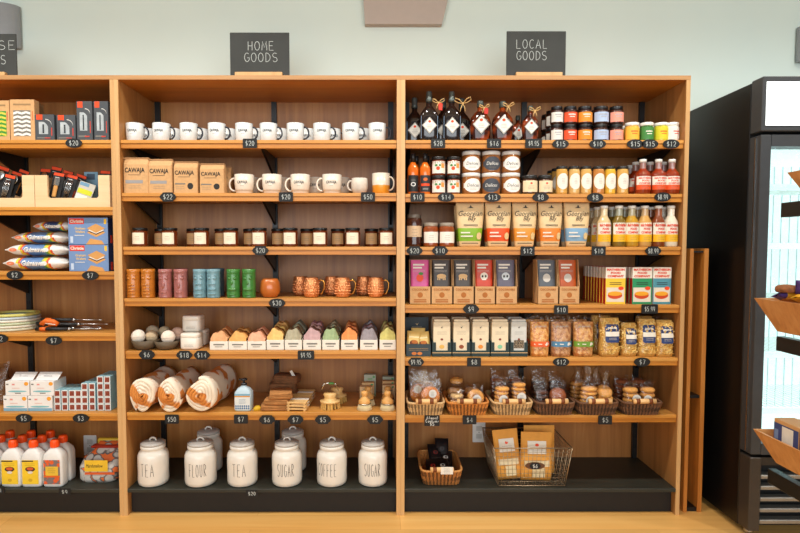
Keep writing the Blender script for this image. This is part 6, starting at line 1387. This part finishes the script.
for k, (a, b_, pb, hpx, yy) in enumerate(((0, 67, 271.5, 13.5, .11), (3, 66, 261, 12.5, .12), (9, 68, 251, 11.5, .13), (31, 72, 241, 10.5, .16))):
    x0, x1 = X(a, yy - .06, zz), X(b_, yy - .06, zz); Hh = hpx * .0049
    inst(tpl(('mw', k), mallow(x1 - x0, .14, Hh, k == 3)), 'marshmallow_bag', ('white and blue marshmallow bag at the bottom of its pile', 'white and blue marshmallow bag second from the bottom', 'white and blue marshmallow bag second from the top', 'darkest blue marshmallow bag on top of the pile')[k], 'marshmallow bag', (x0 + x1) / 2, yy, zz, (-.04, .03, -.02, .05)[k], 'marshmallow bags'); zz += Hh * 1.04
def biscuit(W, H, D):
    def f():
        m = MB(); m.box(-W / 2, W / 2, -D / 2, D / 2, 0, H, pm((40, 54, 96), .5), .001); p = MB(); s = flat(-D / 2)
        p.rect(-W / 2 + .001, W / 2 - .001, .001, H - .001, pm((112, 142, 186), .5, var=.08, scale=8), s, .0004); p.rect(-W * .47, -W * .1, H * .76, H * .97, pm((216, 60, 40), .5), s, .0008); p.text('Christie', -W * .285, H * .865, W * .33, H * .12, PAPER, s, .0014, bold=.03)
        for k, (tx, ww) in enumerate((('Graham', .26), ('Wafers', .24))): p.text(tx, -W * .2, H * (.6 - .13 * k), W * ww, H * .09, pm((226, 190, 120), .5), s, .0012, bold=.02)
        p.rect(-W * .34, -W * .1, H * .33, H * .35, PAPER, s, .0012); bc = pm((206, 150, 84), .6); cx = W * .2
        dm = lambda cz, mat, o, kx=1, kz=1: p.diamond(cx, H * cz, W * .23 * kx, H * .17 * kz, mat, s, o)
        dm(.44, bc, .0008); dm(.5, pm((70, 40, 28), .6), .0011, .95, .8); dm(.53, pm((232, 226, 214), .6), .0014, .9, .75); dm(.6, bc, .0018)
        p.strip([(W * (-.06), 0, 0), (W * .05, 0, H * .22), (W * .34, 0, H * .14), (W * .4, 0, 0)], bc, s, .0012)
        p.rect(-W * .45, -W * .38, H * .06, H * .3, pm((190, 206, 226), .5), s, .0008); p.rect(W * .4, W * .46, H * .76, H * .95, YEL, s, .0008)
        m.box(W / 2 - .0005, W / 2 + .0004, -D * .2, D * .1, H * .05, H * .35, pm((206, 60, 40), .5))
        return [('carton', m), ('printed_front', p)]
    return f
y1 = .035; x0, x1 = X(69.5, y1, z), X(109.3, y1, z); Hb = (Z(217.5, y1) - z) / 2 - .0006
for k in range(2): inst(tpl('bis', biscuit(x1 - x0, Hb, .07)), 'biscuit_box', 'blue biscuit box with red logo, %s of two' % ('lower', 'upper')[k], 'box', (x0 + x1) / 2 - .001, y1 + .035, z + k * (Hb + .0007), 0, 'blue biscuit boxes')
for k in range(2): inst(tpl('bis', None), 'biscuit_box', 'blue biscuit box in the rear stack behind the front boxes, %s' % ('lower one', 'upper one')[k], 'box', (x0 + x1) / 2 - .001, y1 + .11, z + k * (Hb + .0007), 0, 'blue biscuit boxes')
# -- shelf four: coiled hoops, roasting forks
z = S[3]
for k in range(6):
    m = MB(); R = .115; col = ((206, 206, 180), (222, 216, 196), (196, 206, 170), (226, 222, 206), (186, 200, 206), (206, 200, 110))[k]
    m.tube([(R * cos(t), R * sin(t), .0065) for t in [2 * pi * i / 40 for i in range(40)]], .0068, pm(col, .5, var=.1, scale=60), 8, True)
    m.tube([((R - .013) * cos(t), (R - .013) * sin(t), .0065) for t in [2 * pi * i / 36 for i in range(36)]], .0066, pm(col, .5, var=.1, scale=60), 8, True)
    inst([('coil', m.mesh('coil'), [])], 'coiled_hoop', 'pale %s coiled hoop, %s from the bottom of the stack at the left edge' % (('cream', 'white', 'greenish', 'white', 'bluish', 'yellow-topped')[k], ORD[k]), 'hoop', X(14, .16, z), .16, z + k * .0142, .5 * k, 'stacked coiled hoops')
def fork():
    m = MB(); m.tube([(0, 0, 0), (.16, 0, 0)], .009, pm((26, 26, 26), .4), 10); c = MB(); c.tube([(.02, 0, 0), (.05, 0, 0)], .0098, pm((222, 104, 30), .5), 10)
    r = MB(); r.tube([(.16, 0, 0), (.27, 0, 0)], .003, STEEL, 6); r.tube([(.27, 0, 0), (.31, -.008, 0)], .0018, STEEL, 5); r.tube([(.27, 0, 0), (.31, .008, 0)], .0018, STEEL, 5); r.tube([(.158, 0, 0), (.17, 0, 0)], .0098, STEEL, 8)
    return [('handle|black handle', m), ('sleeve|orange sleeve', c), ('prongs|steel prongs', r)]
t = tpl('fork', fork)
for i, (px, yy, hz, rz) in enumerate(((36, .065, .011, .02), (42, .1, .011, -.05), (39, .135, .011, .03), (45, .08, .032, .06), (37, .118, .032, -.06), (42, .1, .053, -.02))):
    inst(t, 'roasting_fork', 'black-handled roasting fork with orange sleeve, %s of the bundle' % ('lowest at the front', 'lowest in the middle', 'lowest at the back', 'second layer front', 'second layer back', 'topmost')[i], 'roasting fork', X(px, yy, z), yy, z + hz, rz, 'roasting forks')
m = MB()
m.tube([(-.02, -.02, .0), (.0, -.024, .012), (.035, -.024, .009), (.055, -.02, -.006)], .0125, pm((222, 104, 30), .5), 8); m.tube([(-.015, -.026, .004), (.05, -.03, -.004)], .004, WHITE, 6)
inst([('wrap', m.mesh('wrap'), [])], 'paper_wrap', 'orange paper wrap lying on the bundle of roasting forks', 'wrap', X(51, .06, z), .045, z + .045, 0)
# -- shelf five: candle boxes, small boxes, brown bag
z = S[4]
def candlebox(W, H, D, blue):
    def f():
        m = MB(); m.box(-W / 2, W / 2, -D / 2, D / 2, 0, H, pm((232, 230, 226), .5, var=.02), .001); p = MB(); s = flat(-D / 2); c = pm((130, 190, 196), .5)
        p.oval(0, H * .3, W * .4, H * .06, c, s); p.oval(W * .38, H * .82, W * .09, H * .13, pm((236, 160, 50), .5), s); p.rect(-W * .46, -W * .36, H * .74, H * .82, GREYL, s); p.rect(-W * .22, -W * .1, H * .72, H * .82, pm((226, 150, 140), .5), s); p.rect(-W * .22, W * .1, H * .5, H * .54, pm((226, 180, 170), .5), s)
        if blue: p.rect(-W / 2 + .001, W / 2 - .001, .001, H * .2, pm((124, 172, 196), .5), s)
        else: p.rect(-W * .1, W * .15, H * .14, H * .2, GREYL, s)
        return [('carton', m), ('printed_front', p)]
    return f
y1 = .04
for i, (a, b_, pb, pt, bl, lab) in enumerate(((3.5, 27.5, 413, 397.8, 1, 'lower left'), (28, 52.3, 413, 397.8, 1, 'lower right'), (6, 30, 398, 383.5, 0, 'upper left'), (31, 54.5, 398, 383.5, 0, 'upper right'))):
    x0, x1 = X(a, y1, z), X(b_, y1, z); z0 = z if pb > 400 else z + (Z(397.8, y1) - Z(413, y1)) + .0012; Hh = Z(pt, y1) - Z(pb, y1)
    xc = (x0 + x1) / 2; inst(tpl(('cb', i), candlebox((x1 - x0) * .99, Hh, .11, bl)), 'candle_box', 'white candle box with orange corner, %s of the front four' % lab, 'box', xc, y1 + .055, z0, 0, 'white candle boxes')
    if i > 1:
        m = MB(); m.add([(-.055, -.03, 0), (.055, -.03, 0), (.062, .004, .034), (-.05, .004, .034), (-.055, -.0285, 0), (.055, -.0285, 0), (.062, .0055, .034), (-.05, .0055, .034)], [(0, 1, 2, 3), (7, 6, 5, 4), (0, 4, 5, 1), (1, 5, 6, 2), (2, 6, 7, 3), (3, 7, 4, 0)], pm((226, 224, 220), .5)); m.box(-.02, .02, -.014, -.0125, .014, .018, GREYL)
        o = inst([('lid', m.mesh('lid'), [])], 'box_lid', 'white open box lid standing up on the %s candle box' % lab, 'lid', xc + .01, y1 + .05, z0 + Hh + .0005)
cols_ = [(57.2, 3), (64.6, 3), (71.8, 3), (78.2, 3), (84.6, 4), (92, 4), (100.4, 5), (107.4, 5)]
def brick(w, h, D):
    def f():
        m = MB(); m.box(-w / 2, w / 2, -D / 2, D / 2, 0, h, pm((150, 196, 206), .5), .0008); p = MB(); s = flat(-D / 2); p.rect(-w / 2 + .0006, w / 2 - .0006, .0006, h - .0006, pm((226, 228, 226), .5), s, .0004); p.rect(-w * .34, w * .36, h * .14, h * .86, patches('brick_square', (128, 58, 40), (158, 78, 56), 160, .5), s, .0008)
        return [('carton', m), ('printed_front', p)]
    return f
hb = .0345; t = tpl('brk', brick(.0322, hb - .0006, .13))
for c_, (px, n) in enumerate(cols_):
    for r in range(n):
        inst(t, 'small_box', 'small pale blue box with brick-red square, %s from left, %s from bottom' % (ORD[c_] + ' column', ORD[r] + ' row'), 'box', X(px, .05, z + .08), .05 + .065, z + r * hb, 0, 'small red-square boxes')
m = MB(); s = m.pouch(.16, .1, .17, patches('brown_bakes', (92, 54, 26), (160, 110, 64), 26, .5, .7, soft=.2), lambda t: 1 - .2 * t, lambda t: 1 - t ** 3 * .9, 2.6, 14, 10, .006); q = MB(); crinkle(q, .18, .12, .003, .2, 91)
inst([('contents', m.mesh('contents'), []), ('clear_wrap', q.mesh('clear_wrap'), [])], 'bag_of_bakes', 'clear bag of brown bakes at the left picture edge behind the candle boxes', 'bag of bakes', X(-4, .27, z), .27, z)
# -- base: lamp-oil bottles, colourful bag
z = S[5]
def jug(lab):
    def f():
        W, D = .1, .066; H = .228; m = MB(); c = pm((228, 226, 220), .35, var=.03)
        m.loft([(0, W * .46, D * .44, 5), (.006, W * .49, D * .48, 5), (H * .1, W / 2, D / 2, 5), (H * .62, W / 2, D / 2, 5), (H * .72, W * .44, D * .46, 4), (H * .8, W * .26, D * .36, 3), (H * .83, W * .17, W * .17, 2), (H * .87, W * .16, W * .16, 2)], c, 36)
        k = MB(); k.lathe([(W * .2, H * .845), (W * .205, H * .86), (W * .2, H * .97), (W * .18, H), (0, H)], pm((250, 86, 22), .4), 20, cap1=False)
        for i in range(16): a = 2 * pi * i / 16; k.box(W * .2 * cos(a) - .0012, W * .2 * cos(a) + .0012, W * .2 * sin(a) - .0012, W * .2 * sin(a) + .0012, H * .86, H * .96, pm((238, 80, 22), .4))
        out = [('bottle', m), ('cap|orange-red screw cap', k)]
        if lab is not None:
            p = MB(); s = flat(-D / 2); a = W * .4
            if lab == 0:
                p.rect(-a, a, H * .07, H * .6, pm((238, 200, 46), .5), s, .0008); p.rect(-a, a * .4, H * .565, H * .59, INK, s, .0014); p.oval(0, H * .4, W * .24, H * .055, pm((60, 44, 36), .6), s, .0014); p.oval(0, H * .41, W * .17, H * .035, pm((206, 90, 40), .6), s, .0018); p.oval(0, H * .33, W * .13, H * .03, pm((222, 214, 200), .6), s, .0016); p.oval(0, H * .16, W * .1, H * .035, pm((206, 166, 40), .6), s, .0014); lines(p, 0, H * .52, W * .5, 2, .008, pm((150, 120, 40), .6), s, off=.0014)
            else:
                p.rect(-a, a, H * .07, H * .6, patches('marsh_print', (222, 92, 40), (120, 108, 106), 42, .48, .5, kind='V'), s, .0008); p.rect(-a * .75, a * .8, H * .26, H * .46, pm((226, 186, 60), .5), s, .0014); p.rect(-a, a, H * .22, H * .26, pm((222, 100, 30), .5), s, .0018); lines(p, 0, H * .41, W * .5, 3, .01, INK, s, off=.002)
            out.append(('label', p))
        return out
    return f
ta, tb = tpl('jugA', jug(0)), tpl('jugB', jug(1)); yf = .05
for r in range(3):
    for c_, px in enumerate((-8, 14, 34.3, 55.5)):
        if c_ == 3 and r == 2: continue
        inst(tb if c_ == 3 else ta, 'lamp_oil_bottle', 'white bottle with orange-red cap and %s label, %s column from left, %s row' % ('patterned' if c_ == 3 else 'yellow', ORD[c_], ('front', 'second', 'third')[r]), 'bottle', X(px, yf, z + .1), yf + r * .071, z, 0, 'white bottles with orange-red caps')
m = MB(); Wb, Hb, Db = X(116.8, .06, z) - X(75.2, .06, z), Z(447, .09) - z, .2; PT_ = patches('stone_print', (196, 190, 180), (96, 90, 86), 26, .52, .6, c3=(226, 110, 50), kind='V', soft=.05)
zs = [(0, .44, .48), (.08, .49, .5), (.4, .5, .49), (.62, .47, .44), (.78, .40, .33), (.9, .34, .2), (1.0, .3, .1)]
m.loft([(Hb * a, Wb * b_ * (.985 if a < .7 else .9), Db * c_, 4, .0 if a < .7 else .02, 0 if a < .6 else .03) for a, b_, c_ in zs], PT_, 36)
p = MB(); s = flat(-Db * .497); p.rect(-Wb * .26, Wb * .3, Hb * .33, Hb * .66, pm((236, 190, 46), .5), s, .002); p.text('Marshmallow', -Wb * .02, Hb * .5, Wb * .4, Hb * .1, INK, s, .003, shear=.2); p.rect(-Wb * .26, Wb * .46, Hb * .24, Hb * .31, pm((222, 96, 40), .5), s, .002);
q = MB(); q.box(-.05, .08, .02, .05, Hb * .82, Hb * 1.06, pm((206, 170, 50), .5), .01, seg=2); q.box(-.06, .09, -.03, .02, Hb * .86, Hb * .93, pm((190, 60, 40), .5), .008, seg=2)
inst([('bag', m.mesh('bag'), []), ('label|yellow label with orange band', p.mesh('label'), []), ('folded_top|yellow and red folded top', q.mesh('folded_top'), [])], 'patterned_bag', 'grey and orange pebble-patterned bag with yellow label beside the bottles', 'bag', (X(116.8, .06, z) + X(75.2, .06, z)) / 2 - .006, .07 + Db / 2, z)
# ================================================================== rack of wooden trays in front of the fridge
rk2 = link('tray_rack', None); tag(rk2, 'black metal rack holding the wooden trays at the right picture edge', 'rack'); rk2.location = (1.62, -1.25, 0)
RB = pm((26, 26, 26), .4, .2)
m = MB(); m.box(-.02, .02, -.02, .02, 0.02, 2.0, RB, .002); part(rk2, 'post', m)
m = MB(); m.box(-.22, .22, -.25, .25, 0, .02, RB, .003); part(rk2, 'base', m)
TY0, TY1 = -1.22, -.75
def tray(x_out, zr, zb, inset, lab, apx, apz):
    L = TY1 - TY0; W = .30; Ht = zr - zb; yc = (TY0 + TY1) / 2; m = MB(); t = .007
    A = [(0, L / 2), (W, L / 2), (W, -L / 2), (0, -L / 2)]; i_ = inset
    Bq = [(i_, L / 2 - i_), (W - i_, L / 2 - i_), (W - i_, -L / 2 + i_), (i_, -L / 2 + i_)]
    o = [(x, y, Ht) for x, y in A] + [(x, y, 0) for x, y in Bq]; n = [(x + (t if x < W / 2 else -t), y + (-t if y > 0 else t), Ht) for x, y in A] + [(x + (t if x < W / 2 else -t), y + (-t if y > 0 else t), t) for x, y in Bq]
    fs = [(i, (i + 1) % 4, (i + 1) % 4 + 4, i + 4) for i in range(4)] + [(4, 5, 6, 7)]
    vs = o + n; F_ = [f for f in fs] + [tuple(reversed([a + 8 for a in f])) for f in fs] + [((i + 1) % 4, i, i + 8, (i + 1) % 4 + 8) for i in range(4)]
    m.add(vs, F_, BAMB)
    d = MB(); d.tube([(W * .28, L / 2 - .012, Ht + .008), (W * .75, L / 2 - .012, Ht + .008)], .011, DOWEL, 12); bd = MB(); bd.tube([(W * .45, L / 2 - .012, Ht + .008), (W * .53, L / 2 - .012, Ht + .008)], .0116, pm((120, 62, 26), .6), 12)
    inst([('tray', m.mesh('tray'), []), ('dowel_handle', d.mesh('dowel_handle'), [('leather_band', bd.mesh('leather_band'))])], 'wooden_tray', lab, 'tray', x_out, yc, zb, 0, 'wooden trays on the black rack')
    a = MB(); xa = X(apx, TY1, 1.2) - .02; dz = min(zb - .0015, Z(apz, TY1))
    a.box(xa + .02 - 1.62, xa + .05 - 1.62, TY0 + 1.25, TY1 + 1.25 - .005, dz - .05, dz, RB, .002); a.box(xa + .05 - 1.62, .0, -.015, .015, dz - .05, dz - .01, RB, .002); part(rk2, 'arm', a)
    return x_out, zr, zb, yc, L, W
def corner(px, py): return X(px, TY1, Z(py, TY1)), Z(py, TY1)
T3 = tray(corner(787, 172)[0], Z(172.5, TY1), Z(200, TY1), .045, 'highest bamboo tray on the black rack, seen from below', 777, 203)
T2 = tray(corner(754, 298)[0], Z(298, TY1), Z(331, TY1 - .04), .05, 'middle bamboo tray of purple and yellow snack packets on the black rack', 777, 336)
T1 = tray(corner(753, 429)[0], Z(429, TY1), Z(462, TY1 - .04), .05, 'lowest bamboo tray of boxed goods on the black rack', 773, 468)
x0, zr, zb, yc, L, W = T2
def snack(c1, c2):
    def f():
        m = MB(); s = m.pouch(.05, .026, .13, pm(c1, .35), lambda t: 1, lambda t: min(1, 6 * (1 - t) + .06) * min(1, 6 * t + .06), 2.6, 10, 10, .003, lambda x, z_, sg: pm(c2, .35) if .03 < z_ < .09 else pm(c1, .35)); return [('packet', m)]
    return f
for i in range(9):
    c = ((232, 170, 40), (70, 54, 110)) if i % 2 else ((78, 58, 120), (234, 176, 48))
    o = inst(tpl(('sn', i % 2), snack(*c)), 'snack_packet', '%s snack packet, %s in the middle tray' % (('purple with yellow', 'yellow with purple')[i % 2], ('nearest the fridge', 'second along', 'third along', 'fourth along', 'inner row nearest the fridge', 'inner row second', 'inner row third', 'inner row fourth', 'lying across the top')[i]), 'snack packet', x0 + (.042 if i < 4 else .1 if i < 8 else .07), yc + L / 2 - (.045 if i != 8 else .1) - (i % 4) * .085, zb + (.122 if i < 4 else .128 if i < 8 else .155), 0, 'purple and yellow snack packets', tilt=(pi / 2, .25 if i < 8 else 1.2, pi / 2 * (1 if i < 8 else .6)))
for i, (dx, dy) in enumerate(((.16, .1), (.2, .12))):
    m = cookie(.034, .026, (140, 84, 44), 70 + i); inst([('bar', m.mesh('bar'), [])], 'brown_bake', 'brown crumbly bake at the far end of the middle tray, %s' % ('left', 'right')[i], 'bake', x0 + (.07, .13)[i], yc + L / 2 - .06, zb + .135)
x0, zr, zb, yc, L, W = T1
def goods(wx, ly, h, c1, band):
    def f():
        m = MB(); m.box(-wx / 2, wx / 2, -ly / 2, ly / 2, 0, h, pm(c1, .6), .0015); p = MB()
        M = Matrix.Rotation(-pi / 2, 4, 'Z'); s = flat(-wx / 2); p.rect(-ly / 2 + .001, ly / 2 - .001, 0.001, h * .85, pm(band, .5), s, .0005, M=M); p.rect(-ly * .15, ly * .3, h * .1, h * .8, PAPER, s, .001, M=M); p.rect(-ly * .46, -ly * .3, h * .2, h * .6, pm((120, 140, 176), .5), s, .001, M=M)
        return [('carton', m), ('printed_side', p)]
    return f
for i, (dx, dy, dz, lab) in enumerate(((.068, .12, .08, 'navy and white box with kraft top at the far end of the lowest tray'), (.068, -.0, .08, 'navy and white box with kraft top in the middle of the lowest tray'), (.145, .12, .075, 'kraft box with white side standing higher in the lowest tray'), (.145, -.01, .075, 'kraft box with white side nearer the camera in the lowest tray'))):
    inst(tpl(('gd', i // 2), goods(.07, .115, .085, (206, 156, 100), (60, 74, 124) if i < 2 else (206, 180, 150))), 'goods_box', lab, 'box', x0 + dx, yc + dy, zb + dz - .004, 0, 'boxes in the lowest tray')
m = MB(); m.box(-.07, .07, -.002, .002, 0, .1, KRAFT2); m.rect(-.02, .03, .045, .07, INK, flat(-.002)); inst([('card', m.mesh('card'), [])], 'kraft_card', 'kraft card standing at the far end of the lowest tray', 'card', X(800, TY1, zr) - .01, TY1 - .035, zb + .04)
